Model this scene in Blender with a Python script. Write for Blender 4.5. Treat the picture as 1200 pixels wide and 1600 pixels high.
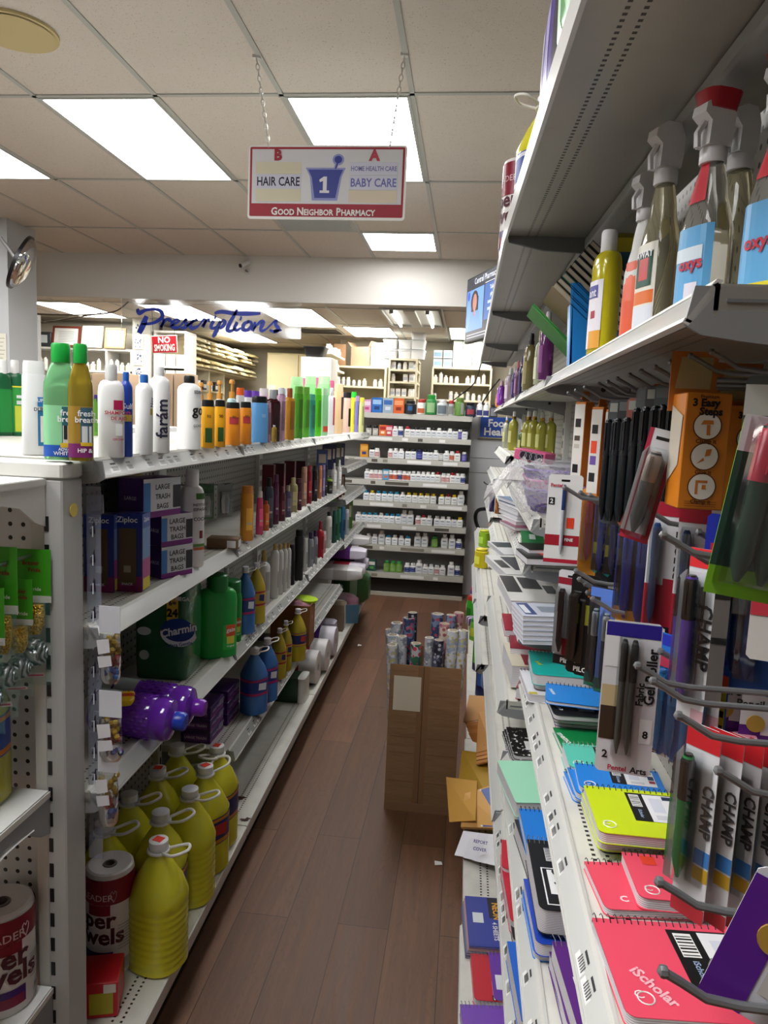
import bpy, math, random
from mathutils import Vector, Matrix
S = bpy.context.scene
for o in list(bpy.data.objects): bpy.data.objects.remove(o)
C = S.collection
R = random.Random(11)
pi = math.pi

# ---------------------------------------------------------------- camera, exposure, world
F, YAW, PITCH, ROLL, CZ = 1137.66, .1094, .1250, .0430, 1.5
_cy, _sy, _cp, _sp = math.cos(YAW), math.sin(YAW), math.cos(PITCH), math.sin(PITCH)
fw = Vector((-_sy*_cp, _cy*_cp, -_sp))
_r0 = Vector((_cy, _sy, 0)); _u0 = _r0.cross(fw)
rt = math.cos(ROLL)*_r0 + math.sin(ROLL)*_u0
up = -math.sin(ROLL)*_r0 + math.cos(ROLL)*_u0
CAM = Vector((0, 0, CZ))
cd = bpy.data.cameras.new('camera'); cam = bpy.data.objects.new('camera', cd); C.objects.link(cam)
M4 = Matrix.Identity(4)
for i in range(3):
    M4[i][0], M4[i][1], M4[i][2], M4[i][3] = rt[i], up[i], -fw[i], CAM[i]
cam.matrix_world = M4
cd.sensor_fit = 'AUTO'; cd.sensor_width = 36; cd.lens = F*36/1600; cd.clip_start = .02; cd.clip_end = 60
S.camera = cam
S.view_settings.view_transform = 'Standard'; S.view_settings.look = 'None'
S.view_settings.gamma = 1; S.view_settings.use_curve_mapping = False
S.view_settings.exposure = 0.0
LIGHT = 17.5            # strength of the ceiling panels of the shop
LIGHT_B = 16.0          # and of the pharmacy behind
w = bpy.data.worlds.new('world'); S.world = w; w.use_nodes = True
w.node_tree.nodes['Background'].inputs[0].default_value = (1, .96, .9, 1)
w.node_tree.nodes['Background'].inputs[1].default_value = .05
S.cycles.max_bounces = 7; S.cycles.diffuse_bounces = 3; S.cycles.transparent_max_bounces = 14; S.cycles.caustics_reflective = False; S.cycles.caustics_refractive = False
S.cycles.sample_clamp_indirect = 4

def px(x, y, X=None, Y=None, Z=None):
    """the point of the place seen at pixel x, y that lies at a given X, Y or height Z"""
    d = (x-600)/F*rt - (y-800)/F*up + fw
    t = X/d.x if X is not None else Y/d.y if Y is not None else (Z-CZ)/d.z
    return CAM + d*t

# ---------------------------------------------------------------- materials
def lin(c):
    if isinstance(c, str):
        c = [int(c[i:i+2], 16)/255 for i in (0, 2, 4)]
    return tuple((v/12.92 if v <= .04045 else ((v+.055)/1.055)**2.4) for v in c)
class NT:
    def __init__(s, m):
        s.t = m.node_tree; s.b = s.t.nodes['Principled BSDF']
    def n(s, ty, ins=None, **at):
        k = s.t.nodes.new(ty)
        for a, v in at.items(): setattr(k, a, v)
        for a, v in (ins or {}).items(): s.set(k, a, v)
        return k
    def set(s, k, a, v):
        if isinstance(v, bpy.types.NodeSocket): s.t.links.new(v, k.inputs[a])
        elif isinstance(v, bpy.types.Node): s.t.links.new(v.outputs[0], k.inputs[a])
        else: k.inputs[a].default_value = v
    def m(s, op, a, b=0., c=None):
        k = s.n('ShaderNodeMath', {0: a, 1: b}, operation=op)
        if c is not None: s.set(k, 2, c)
        return k.outputs[0]
    def mix(s, f, a, b, mode='MIX'):
        k = s.n('ShaderNodeMix', {0: f}, data_type='RGBA', blend_type=mode)
        for i, v in ((6, a), (7, b)):
            s.set(k, i, v if isinstance(v, (bpy.types.NodeSocket, bpy.types.Node)) else (*v[:3], 1))
        return k.outputs[2]
    def obj(s): return s.n('ShaderNodeTexCoord').outputs['Object']
    def sep(s, v):
        k = s.n('ShaderNodeSeparateXYZ', {0: v}); return k.outputs
    def bump(s, h, st=.2, d=.01):
        k = s.n('ShaderNodeBump', {'Height': h, 'Strength': st, 'Distance': d}); s.set(s.b, 'Normal', k)
_mc = {}
def mat(c, rough=.45, metal=0., trans=0., coat=0., alpha=None, ior=1.45, spec=.5, emit=0.):
    key = (c, rough, metal, trans, coat, alpha, ior, spec, emit)
    if key in _mc: return _mc[key]
    m = bpy.data.materials.new('m_'+(c if isinstance(c, str) else '%d_%d_%d' % tuple(int(v*255) for v in c))); m.use_nodes = True
    b = m.node_tree.nodes['Principled BSDF']; L = lin(c)
    b.inputs['Base Color'].default_value = (*L, 1)
    b.inputs['Roughness'].default_value = rough; b.inputs['Metallic'].default_value = metal
    b.inputs['IOR'].default_value = ior; b.inputs['Specular IOR Level'].default_value = spec
    b.inputs['Transmission Weight'].default_value = trans; b.inputs['Coat Weight'].default_value = coat
    if emit:
        b.inputs['Emission Color'].default_value = (*L, 1); b.inputs['Emission Strength'].default_value = emit
    if alpha is not None: b.inputs['Alpha'].default_value = alpha
    m.diffuse_color = (*L, 1)
    _mc[key] = m; return m
def clear(tint='ffffff', gloss=.12, rough=.08, key=None):
    """thin clear plastic: mostly transparent with a glossy sheen"""
    k = ('clear', tint, gloss, rough)
    if k in _mc: return _mc[k]
    m = bpy.data.materials.new('clear_'+tint); m.use_nodes = True; t = NT(m); out = t.t.nodes['Material Output']
    tr = t.n('ShaderNodeBsdfTransparent', {0: (*lin(tint), 1)})
    gl = t.n('ShaderNodeBsdfGlossy', {'Color': (1, 1, 1, 1), 'Roughness': rough})
    fr = t.n('ShaderNodeFresnel', {0: 1.4})
    f = t.m('ADD', t.m('MULTIPLY', fr, .8), gloss)
    mx = t.n('ShaderNodeMixShader', {0: f, 1: tr, 2: gl}); t.t.links.new(mx.outputs[0], out.inputs[0])
    _mc[k] = m; return m
def wrap(tint='ffffff', dens=.3, rough=.25):
    """milky plastic film: part transparent, part white diffuse and shiny"""
    k = ('wrap', tint, dens, rough)
    if k in _mc: return _mc[k]
    m = bpy.data.materials.new('film_'+tint); m.use_nodes = True; t = NT(m)
    t.b.inputs['Base Color'].default_value = (*lin(tint), 1); t.b.inputs['Roughness'].default_value = rough
    nz = t.n('ShaderNodeTexNoise', {'Scale': 30.0, 'Detail': 4.0})
    t.set(t.b, 'Alpha', t.m('MULTIPLY_ADD', nz, dens*.8, dens*.6)); t.bump(nz, .5, .01)
    _mc[k] = m; return m
def pmat(name, fn, rough=.5, metal=0.):
    if name in _mc: return _mc[name]
    m = bpy.data.materials.new(name); m.use_nodes = True; t = NT(m)
    t.b.inputs['Roughness'].default_value = rough; t.b.inputs['Metallic'].default_value = metal
    fn(t); _mc[name] = m; return m

def _floor(t):
    o = t.obj(); x, y, z = t.sep(o)
    sw = t.n('ShaderNodeCombineXYZ', {0: y, 1: x, 2: z})
    br = t.n('ShaderNodeTexBrick', {'Vector': sw, 'Color1': (*lin('7d573f'), 1), 'Color2': (*lin('66452f'), 1), 'Mortar': (*lin('33231b'), 1), 'Scale': 1.0, 'Mortar Size': .0012, 'Bias': 0.0, 'Brick Width': 1.22, 'Row Height': .152}, offset=.37, offset_frequency=2)
    g = t.n('ShaderNodeMapping', {0: o, 3: (26, 1.5, 1)})
    nz = t.n('ShaderNodeTexNoise', {0: g, 'Scale': 1.6, 'Detail': 7.0, 'Roughness': .62, 'Distortion': .6})
    wv = t.n('ShaderNodeTexNoise', {0: t.n('ShaderNodeMapping', {0: o, 3: (9, .9, 1)}), 'Scale': 1.5, 'Detail': 3.0, 'Distortion': 2.2})
    rg = t.m('FRACT', t.m('MULTIPLY', wv, 13.0))
    d = t.m('MULTIPLY_ADD', nz, 1.1, .38)
    d2 = t.m('MULTIPLY_ADD', t.m('POWER', rg, 6.0), -.22, 1.0)
    k = t.m('MULTIPLY', d, d2)
    c = t.mix(1.0, br.outputs[0], t.n('ShaderNodeCombineColor', {0: k, 1: k, 2: k}), 'MULTIPLY')
    t.set(t.b, 'Base Color', c); t.set(t.b, 'Roughness', t.m('MULTIPLY_ADD', nz, .25, .4))
    t.bump(nz, .12, .004)
FLOOR = pmat('wood_plank_floor', _floor)
def _tile(t):
    o = t.obj()
    v = t.n('ShaderNodeTexNoise', {0: o, 'Scale': 190.0, 'Detail': 2.0})
    v2 = t.n('ShaderNodeTexNoise', {0: o, 'Scale': 3.0})
    s = t.n('ShaderNodeMapRange', {0: v, 1: .66, 2: .70, 3: 0., 4: 1.})
    c = t.mix(v2, lin('cdc4ba'), lin('d2cbc0'))
    t.set(t.b, 'Base Color', t.mix(s, c, lin('8d8072'))); t.set(t.b, 'Roughness', .95); t.bump(v, .25, .003)
TILE = pmat('ceiling_tile', _tile)
def _pegs(base, hole, sp, r, axes=(0, 2)):
    def f(t):
        o = t.sep(t.obj()); d = []
        for a in axes:
            q = t.m('SUBTRACT', t.m('FRACT', t.m('MULTIPLY', o[a], 1/sp)), .5); d.append(t.m('MULTIPLY', q, q))
        s = t.m('LESS_THAN', t.m('ADD', d[0], d[1]), (r/sp)**2)
        t.set(t.b, 'Base Color', t.mix(s, lin(base), lin(hole)))
    return f
PEG_L = pmat('pegboard_grey', _pegs('a3a19b', '121212', .0254, .0045, (1, 2)), .5)
PEG_W = pmat('pegboard_white', _pegs('d4d4d2', '0c0c0c', .0254, .0042, (0, 2)), .45)
PEG_D = pmat('pegboard_dark', _pegs('1b1a19', '040404', .0254, .005, (0, 2)), .6)
def _shelf(base):
    def f(t):
        x, y, z = t.sep(t.obj())
        a = t.m('LESS_THAN', t.m('ABSOLUTE', t.m('SUBTRACT', x, .052)), .0028)
        b = t.m('LESS_THAN', t.m('ABSOLUTE', t.m('SUBTRACT', x, .072)), .0028)
        c = t.m('LESS_THAN', t.m('FRACT', t.m('MULTIPLY', y, 1/.0127)), .45)
        up_ = t.m('GREATER_THAN', t.m('ABSOLUTE', t.sep(t.n('ShaderNodeNewGeometry').outputs['Normal'])[2]), .6)
        s = t.m('MULTIPLY', t.m('MULTIPLY', t.m('MAXIMUM', a, b), c), up_)
        nz = t.n('ShaderNodeTexNoise', {0: t.obj(), 'Scale': 9.0, 'Detail': 5.0})
        dirt = t.n('ShaderNodeMapRange', {0: nz, 1: .5, 2: .8, 3: 0., 4: .35})
        t.set(t.b, 'Base Color', t.mix(s, t.mix(dirt, lin(base), lin('8c887e')), lin('101010')))
    return f
SHELF = pmat('shelf_enamel', _shelf('dddbd2'), .38)
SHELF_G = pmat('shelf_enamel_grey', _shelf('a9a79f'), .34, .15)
ENAM = mat('d6d5cf', .4); GREY = mat('8f9193', .42); GREYD = mat('75777a', .42); DARK = mat('17171a', .5); BLACK = mat('0d0d0f', .4)
WHITE = mat('efefec', .4); PAPER = mat('ecebe6', .7); STEEL = mat('9c9fa3', .3, .8); KICK = mat('141210', .5)
RAILM = mat('cbccc8', .28)

# ---------------------------------------------------------------- mesh helpers
class B:
    def __init__(s): s.v = []; s.f = []; s.mi = []; s.ms = []; s.flat = False
    def mid(s, m):
        if m not in s.ms: s.ms.append(m)
        return s.ms.index(m)
    def add(s, vs, fs, m):
        k = len(s.v); i = s.mid(m)
        s.v += [tuple(v) for v in vs]; s.f += [[k+j for j in f] for f in fs]; s.mi += [i]*len(fs); return s
    def poly(s, pts, m): return s.add(pts, [list(range(len(pts)))], m)
    def box(s, x0, x1, y0, y1, z0, z1, m, ch=0.):
        if ch <= 0:
            vs = [(x, y, z) for z in (z0, z1) for y in (y0, y1) for x in (x0, x1)]
            return s.add(vs, [[0, 2, 3, 1], [4, 5, 7, 6], [0, 1, 5, 4], [1, 3, 7, 5], [3, 2, 6, 7], [2, 0, 4, 6]], m)
        rs = []
        for z, k in ((z0, ch), (z0+ch, 0), (z1-ch, 0), (z1, ch)):
            a, b, c, d = x0+k, x1-k, y0+k, y1-k; e = ch
            rs.append([(a+e, c, z), (b-e, c, z), (b, c+e, z), (b, d-e, z), (b-e, d, z), (a+e, d, z), (a, d-e, z), (a, c+e, z)])
        return s.loft(rs, m)
    def loft(s, rings, m, c0=True, c1=True, closed=True):
        n = len(rings[0]); k = len(s.v); i = s.mid(m)
        for r in rings: s.v += [tuple(p) for p in r]
        for a in range(len(rings)-1):
            for j in range(n if closed else n-1):
                q = (j+1) % n
                s.f.append([k+a*n+j, k+a*n+q, k+(a+1)*n+q, k+(a+1)*n+j]); s.mi.append(i)
        if c0: s.f.append([k+j for j in range(n)][::-1]); s.mi.append(i)
        if c1: s.f.append([k+(len(rings)-1)*n+j for j in range(n)]); s.mi.append(i)
        return s
    def lathe(s, prof, m, n=20, o=(0, 0, 0), ax='z', c0=True, c1=True):
        rs = []
        for r, z in prof:
            ring = []
            for j in range(n):
                a = 2*pi*j/n; p = (r*math.cos(a), r*math.sin(a), z)
                if ax == 'x': p = (p[2], p[0], p[1])
                if ax == 'y': p = (p[1], p[2], p[0])
                ring.append((p[0]+o[0], p[1]+o[1], p[2]+o[2]))
            rs.append(ring)
        return s.loft(rs, m, c0, c1)
    def tube(s, path, r, m, n=7, caps=True):
        P = [Vector(p) for p in path]; rs = []; prev = None
        for i, p in enumerate(P):
            d = (P[min(i+1, len(P)-1)]-P[max(i-1, 0)]).normalized()
            ref = prev if prev is not None and abs(prev.dot(d)) < .98 else (Vector((0, 0, 1)) if abs(d.z) < .9 else Vector((1, 0, 0)))
            a = (ref-d*ref.dot(d)).normalized(); b = d.cross(a); prev = a
            rr = r[i] if isinstance(r, (list, tuple)) else r
            rs.append([p+rr*(math.cos(2*pi*j/n)*a+math.sin(2*pi*j/n)*b) for j in range(n)])
        return s.loft(rs, m, caps, caps)
    def prism(s, pts, lo, hi, m, ax='y'):
        f = {'y': lambda p, t: (p[0], t, p[1]), 'x': lambda p, t: (t, p[0], p[1]), 'z': lambda p, t: (p[0], p[1], t)}[ax]
        return s.loft([[f(p, lo) for p in pts], [f(p, hi) for p in pts]], m)
    def text(s, t, fn, size, m, bold=0., shear=0., wid=None, align='C', sp=1.):
        vs, fs, w = glyphs(t, bold, shear, sp); k = size
        kx = k if wid is None else wid/max(w, 1e-6)
        ox = {'C': 0, 'L': w/2, 'R': -w/2}[align]
        return s.add([fn((x+ox)*kx, y*k) for x, y in vs], fs, m)
    def mesh(s, name='mesh', ang=38, smooth=True):
        me = bpy.data.meshes.new(name); me.from_pydata(s.v, [], s.f)
        for m in s.ms: me.materials.append(m)
        me.polygons.foreach_set('material_index', s.mi)
        if smooth:
            me.polygons.foreach_set('use_smooth', [True]*len(s.f)); me.set_sharp_from_angle(angle=math.radians(ang))
        me.update(); return me
_gl = {}
def glyphs(t, bold=0., shear=0., sp=1.):
    """flat outline letters: vertices in x, y centred on 0 (cap height about .7), faces and width"""
    key = (t, bold, shear, sp)
    if key in _gl: return _gl[key]
    cu = bpy.data.curves.new('t', 'FONT'); cu.body = t; cu.align_x = 'CENTER'; cu.align_y = 'CENTER'
    cu.resolution_u = 2; cu.offset = bold; cu.shear = shear; cu.space_character = sp; cu.fill_mode = 'FRONT'
    o = bpy.data.objects.new('t', cu); C.objects.link(o)
    bpy.context.view_layer.update()
    me = bpy.data.meshes.new_from_object(o.evaluated_get(bpy.context.evaluated_depsgraph_get()))
    vs = [(v.co.x, v.co.y) for v in me.vertices]; fs = [list(p.vertices) for p in me.polygons]
    if vs:
        x0 = min(v[0] for v in vs); x1 = max(v[0] for v in vs); y0 = min(v[1] for v in vs); y1 = max(v[1] for v in vs)
        vs = [(x-(x0+x1)/2, y-(y0+y1)/2) for x, y in vs]; w = x1-x0
    else: w = 0
    bpy.data.objects.remove(o); bpy.data.curves.remove(cu); bpy.data.meshes.remove(me)
    _gl[key] = (vs, fs, w); return _gl[key]

# ---------------------------------------------------------------- object helpers
def ob(name, me, parent=None, loc=(0, 0, 0), rot=(0, 0, 0), label=None):
    if isinstance(me, B): me = me.mesh(name)
    o = bpy.data.objects.new(name, me); C.objects.link(o); o.location = loc; o.rotation_euler = rot
    if parent is not None: o.parent = parent
    if label: o['label'] = label
    return o
def tag(o, label, cat, group=None, kind=None):
    o['label'] = label; o['category'] = cat
    if group: o['group'] = group
    if kind: o['kind'] = kind
    return o
def thing(name, label, cat, loc=(0, 0, 0), rot=(0, 0, 0), group=None):
    o = bpy.data.objects.new(name, None); C.objects.link(o); o.location = loc
    o.rotation_euler = rot if isinstance(rot, (tuple, list)) else (0, 0, rot); o.empty_display_size = .05
    return tag(o, label, cat, group)
def struct(name, b, loc=(0, 0, 0), rot=(0, 0, 0)):
    o = ob(name, b, None, loc, rot); o['kind'] = 'structure'; return o
ORD = 'first second third fourth fifth sixth seventh eighth ninth tenth eleventh twelfth thirteenth fourteenth fifteenth sixteenth seventeenth eighteenth nineteenth twentieth'.split()
ORD += ['twenty-'+x for x in ORD[:9]] + ['thirtieth'] + ['thirty-'+x for x in ORD[:9]] + ['fortieth'] + ['forty-'+x for x in ORD[:9]]

# ---------------------------------------------------------------- the room
ZC, ZB = 2.9823, 2.66          # ceiling of the shop and of the pharmacy
X0, DX, Y0, DY, YS = -2.1688, .61, 3.5108, 1.22, 6.8975
XL, XR, YN, YF = -6.8, 2.5, -3.6, 12.7
struct('floor', B().box(XL, XR, YN, YF, -.05, 0, FLOOR))
struct('ceiling', B().box(XL, XR, YN, YS+.1, ZC, ZC+.05, TILE))
PAINT = mat('d8d5cc', .7); PAINTY = mat('d9cfae', .7)
struct('ceiling_pharmacy', B().box(XL, XR, YS+.1, YF, ZB, ZB+.05, TILE))
struct('wall_back', B().box(XL, XR, YF, YF+.1, 0, ZC, mat('cfc9b8', .7)))
struct('wall_left', B().box(XL-.1, XL, YN, YF, 0, ZC+.05, mat('d6d0bd', .7)))
struct('wall_right', B().box(XR, XR+.1, YN, YF, 0, ZC+.05, PAINT))
struct('wall_front', B().box(XL, XR, YN-.1, YN, 0, ZC+.05, PAINT))
struct('wall_soffit', B().box(XL, XR, YS, YS+.14, 2.565, ZC, mat('cfccc6', .6)))
TB = mat('a9aaa4', .4)
n = 0
def bar(x0, x1, y0, y1, z):
    global n
    n += 1; struct('trim_%d' % n, B().box(x0, x1, y0, y1, z-.006, z+.002, TB))
for k in range(-6, 8): bar(X0+k*DX-.012, X0+k*DX+.012, YN, YS, ZC)
for r in range(-5, 3): bar(XL, XR, Y0+r*DY-.012, Y0+r*DY+.012, ZC)
for k in range(-6, 8): bar(X0+k*DX-.012, X0+k*DX+.012, YS+.14, YF, ZB)
for y in (7.8, 9.1, 10.35, 11.6): bar(XL, XR, y-.012, y+.012, ZB)
# slotted pale column and the low partition behind the back rack
EMIT = mat('ffffff', .5, emit=LIGHT); EMITB = mat('fffaf0', .5, emit=LIGHT_B)
def panel_light(x0, x1, y0, y1, z, em, label, group):
    t = thing('ceiling_light', label, 'ceiling light', ((x0+x1)/2, (y0+y1)/2, z), 0, group)
    hx, hy = (x1-x0)/2, (y1-y0)/2; f = B(); e = .014
    for a, b, c, d in ((-hx, hx, -hy, -hy+e), (-hx, hx, hy-e, hy), (-hx, -hx+e, -hy+e, hy-e), (hx-e, hx, -hy+e, hy-e)):
        f.box(a, b, c, d, -.01, .002, TB)
    ob('frame', f, t); ob('diffuser', B().box(-hx+e, hx-e, -hy+e, hy-e, -.006, 0, em), t)
def cell(k, r, lab, hl=DY, w=1):
    panel_light(X0+k*DX+.012, X0+(k+w)*DX-.012, Y0+r*DY+.012, Y0+r*DY+hl-.012, ZC, EMIT, lab, 'ceiling light panels of the shop')
cell(0, 0, 'bright ceiling panel midway between the round ceiling disc and the hanging aisle sign')
cell(2, 0, 'bright ceiling panel partly hidden behind the hanging aisle sign')
cell(-2, 0, 'bright ceiling panel cut by the picture edge below the round ceiling disc')
cell(2, 2, 'small square ceiling panel just before the soffit', .63)
cell(-4, 0, 'ceiling panel out of view beside the shop wall')  # unseen panel, added to help light the shop
for k in (-4, -2, 0, 2): cell(k, -3, 'ceiling panel above the shopper, %s row' % ORD[(k+4)//2])  # unseen panels continuing the grid pattern, added to light the near shelves
for k in (4,): cell(k, 0, 'ceiling panel hidden above the tall gondola')  # no panel known here, put in only for its light
# ---------------------------------------------------------------- gondolas and racks
TAGW = mat('f4f4f2', .3); TAGD = mat('3a3a3c', .5)
def rail_mesh(L, seed, tags=True, tone=RAILM):
    """tilted price channel along local y: outer lip at x = 0, z = -.036, inner top at x = .022, z = -.002"""
    b = B(); r = random.Random(seed)
    h = L/2
    b.prism([(-.002, -.031), (.003, -.033), (.025, -.004), (.022, .001), (.018, -.001)], -h, h, tone, 'y')
    b.prism([(-.004, -.032), (.001, -.035), (.004, -.031), (-.002, -.028)], -h, h, ENAM, 'y')
    b.prism([(.017, -.001), (.022, -.004), (.026, .003), (.021, .004)], -h, h, ENAM, 'y')
    if tags:
        y = -h+.02
        while y < h-.05:
            wd = r.uniform(.028, .04)
            if r.random() < .75:
                q = lambda u, v, e: (.0005+u*.0185-e*.8, v, -.0288+u*.0262+e*.6)
                e = .0012
                b.poly([q(.1, y, e), q(.1, y+wd, e), q(.9, y+wd, e), q(.9, y, e)][::-1], TAGW)
                e = .0018
                for k in range(6):
                    yy = y+.004+k*(wd-.012)/6
                    b.poly([q(.2, yy, e), q(.2, yy+.0016, e), q(.5, yy+.0016, e), q(.5, yy, e)][::-1], TAGD)
                b.poly([q(.62, y+.004, e), q(.62, y+wd*.7, e), q(.74, y+wd*.7, e), q(.74, y+.004, e)][::-1], TAGD)
            y += wd+r.choice((.004, .01, .03, .06))
    return b
def bracket_mesh(d, th=.004, hgt=.085, m=GREY):
    b = B()
    b.prism([(.004, -.002), (d, -.002), (d, -hgt), (d*.78, -hgt*.8), (d*.45, -.052), (.05, -.047), (.012, -.042), (-.002, -.034)], -th/2, th/2, m, 'y')
    b.lathe([(.0, -th/2-.0006), (.006, -th/2-.0006), (.006, -th/2)], DARK, 10, (d*.62, 0, -.03), 'y')
    b.prism([(.03, -.012), (d*.95, -.012), (d*.95, -.015), (.03, -.015)], -th/2-.001, -th/2, GREYD, 'y')
    return b
def shelf(parent, x, d, y0, y1, z, side, seed, name='shelf', sh=SHELF, tags=True, br=True, tone=RAILM, brm=GREY, tilt=0.):
    """one shelf as a part; side +1: front faces -X (aisle on its west), -1: front faces +X"""
    L = y1-y0-.006; rz = (0 if side > 0 else pi)+tilt; o0 = parent.location
    s = B().box(.02, d, -L/2, L/2, -.022, 0, sh)
    s.box(.02, .024, -L/2, L/2, -.027, 0, sh)
    o = ob(name, s, parent, (x-o0.x, (y0+y1)/2-o0.y, z-o0.z), (0, 0, rz))
    ob('price_rail', rail_mesh(L, seed, tags, tone), o)
    if br:
        for e in (-L/2+.002, L/2-.002): ob('bracket', bracket_mesh(d, m=brm), o, (0, e, 0))
    return o
def base_deck(parent, x, d, y0, y1, side, tilt=0.):
    L = y1-y0-.006; o0 = parent.location
    s = B().box(.004, d, -L/2, L/2, -.025, 0, SHELF).box(0, .008, -L/2, L/2, -.04, -.001, ENAM, .002)
    s.box(.012, .016, -L/2, L/2, -.034, -.008, RAILM)
    o = ob('base_deck', s, parent, (x-o0.x, (y0+y1)/2-o0.y, .17-o0.z), (0, 0, (0 if side > 0 else pi)+tilt))
    ob('kick_plate', B().box(.05, .06, -L/2, L/2, -.169, -.026, KICK), o)
    return o
def upright(parent, x, y, h, side):
    o0 = parent.location; b = B().box(-.018, .018, -.015, .015, 0, h, ENAM, .002)
    for k in range(int(h/.0508)-2):
        z = .1+k*.0508; b.box(-side*.018-.0008, -side*.018+.0008, -.004, .004, z, z+.028, BLACK)
    return ob('upright', b, parent, (x-o0.x, y-o0.y, 0))
TL = .018
def xl(y, dx=0.): return -.69-.018*(y-2.17)+dx            # front edge of the upper shelves west of the aisle
def xb(y): return -.643-.018*(y-2.17)                      # of the base decks there
ZT, Z2, Z3, Z4, ZB0 = 1.405, 1.088, .755, .42, .17
secs = [(1.27, 2.17), (2.17, 3.33), (3.33, 4.46), (4.46, 5.5)]
zs = [[Z2, Z3], [Z2, Z3, Z4], [Z2, .76, .46], [1.2, 1.0, .72]]
for i, ((a, b), zz) in enumerate(zip(secs, zs)):
    m = (a+b)/2; X = xl(m)
    g = thing('gondola_section', 'white double gondola section west of the aisle, %s' % ('behind the pegboard end cap', 'second from the end cap', 'third from the end cap', 'last one before the vitamin rack')[i], 'gondola shelving', (X-.27, m, 0), 0, 'gondola sections west of the aisle')
    ob('back_panel', B().box(-.006, .006, -(b-a)/2, (b-a)/2, .15, ZT-.03, PEG_L), g, (0, 0, 0), (0, 0, TL))
    for y in (a+.012, b-.012): upright(g, xl(y)-.262, y, ZT-.03, -1)
    base_deck(g, xb(m), .34, a, b, -1, TL)
    shelf(g, X+.012, .67, a, b, ZT, -1, 10+i, 'top_shelf', tilt=TL, tone=RAILM if i == 0 else mat('b3b4ae', .3))
    for j, z in enumerate(zz): shelf(g, X, .262, a, b, z, -1, 20+i*5+j, tilt=TL, tags=i > 0, tone=RAILM if i == 0 else mat('a3a49f', .3))
# the far side of those gondolas
g = thing('gondola_section', 'white gondola top seen beyond the first, behind the mouthwash bottles', 'gondola shelving', (-2.1, 2.9, 0), 0)
ob('base_cabinet', B().box(-.3, .3, -1.5, 1.5, 0, 1.3, ENAM), g)
ob('top_shelf', B().box(-.36, .36, -1.5, 1.5, 1.375, 1.405, WHITE).box(-.3, .3, -1.5, 1.5, 1.3, 1.375, ENAM), g)
# the end cap nearest the shopper
ZE2, ZE3 = px(95, 1238, Y=1.2).z, px(95, 1545, Y=1.2).z
E0 = thing('end_cap', 'white pegboard end cap with slotted post and two bracket shelves', 'display end cap', (-.736, 1.2375, 0))
b = B().box(-1.0, .0325, -.035, .035, .0, .02, ENAM)
ob('back_panel', B().box(-1.0, -.02, -.0, .03, .02, 1.38, PEG_W), E0)
ob('top_cap', B().box(-1.0, .034, -.037, .036, 1.372, 1.402, ENAM, .004), E0)
p = B().box(-.005, .033, -.035, .035, 0, 1.372, mat('b4b4b2', .45), .003)  # post greyer than the enamel: shadow on its side painted into the colour
for k in range(25):
    z = .06+k*.0508; p.box(-.0005, .0075, -.0362, -.0345, z, z+.027, BLACK)
ob('post', p, E0)
ob('inner_post', B().box(-.03, -.005, -.03, .02, 0, 1.378, ENAM, .002), E0)
st = B().lathe([(0, 0), (.012, 0), (.013, .002), (0, .002)], mat('d9c455', .4), 10, (.0335, 0, 1.315), 'x')
ob('price_sticker', st, E0, label='peeling yellow sticker')
for z, nm in ((px(95, 749, Y=1.2).z, 'shelf'), (ZE2, 'shelf'), (ZE3, 'shelf')):
    L = .34
    s = B().box(-1.0, .0, -L, 0, -.02, 0, WHITE)
    s.box(-1.0, .0, -L-.004, -L, -.035, .004, ENAM)
    o = ob('shelf', s, E0, (0, -.036, z))
    pr = [(-L, -.002), (0, -.002), (0, -.085), (-.03, -.075), (-.075, -.045), (-.12, -.036), (-L, -.034)]
    k = B().prism([(u, v) for u, v in pr], -.003, .002, GREY if z < 1 else ENAM, 'x')
    k.prism([(-L, -.001), (0, -.001), (0, -.012), (-L, -.012)], .002, .004, ENAM, 'x')
    ob('bracket', k, o)
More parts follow.
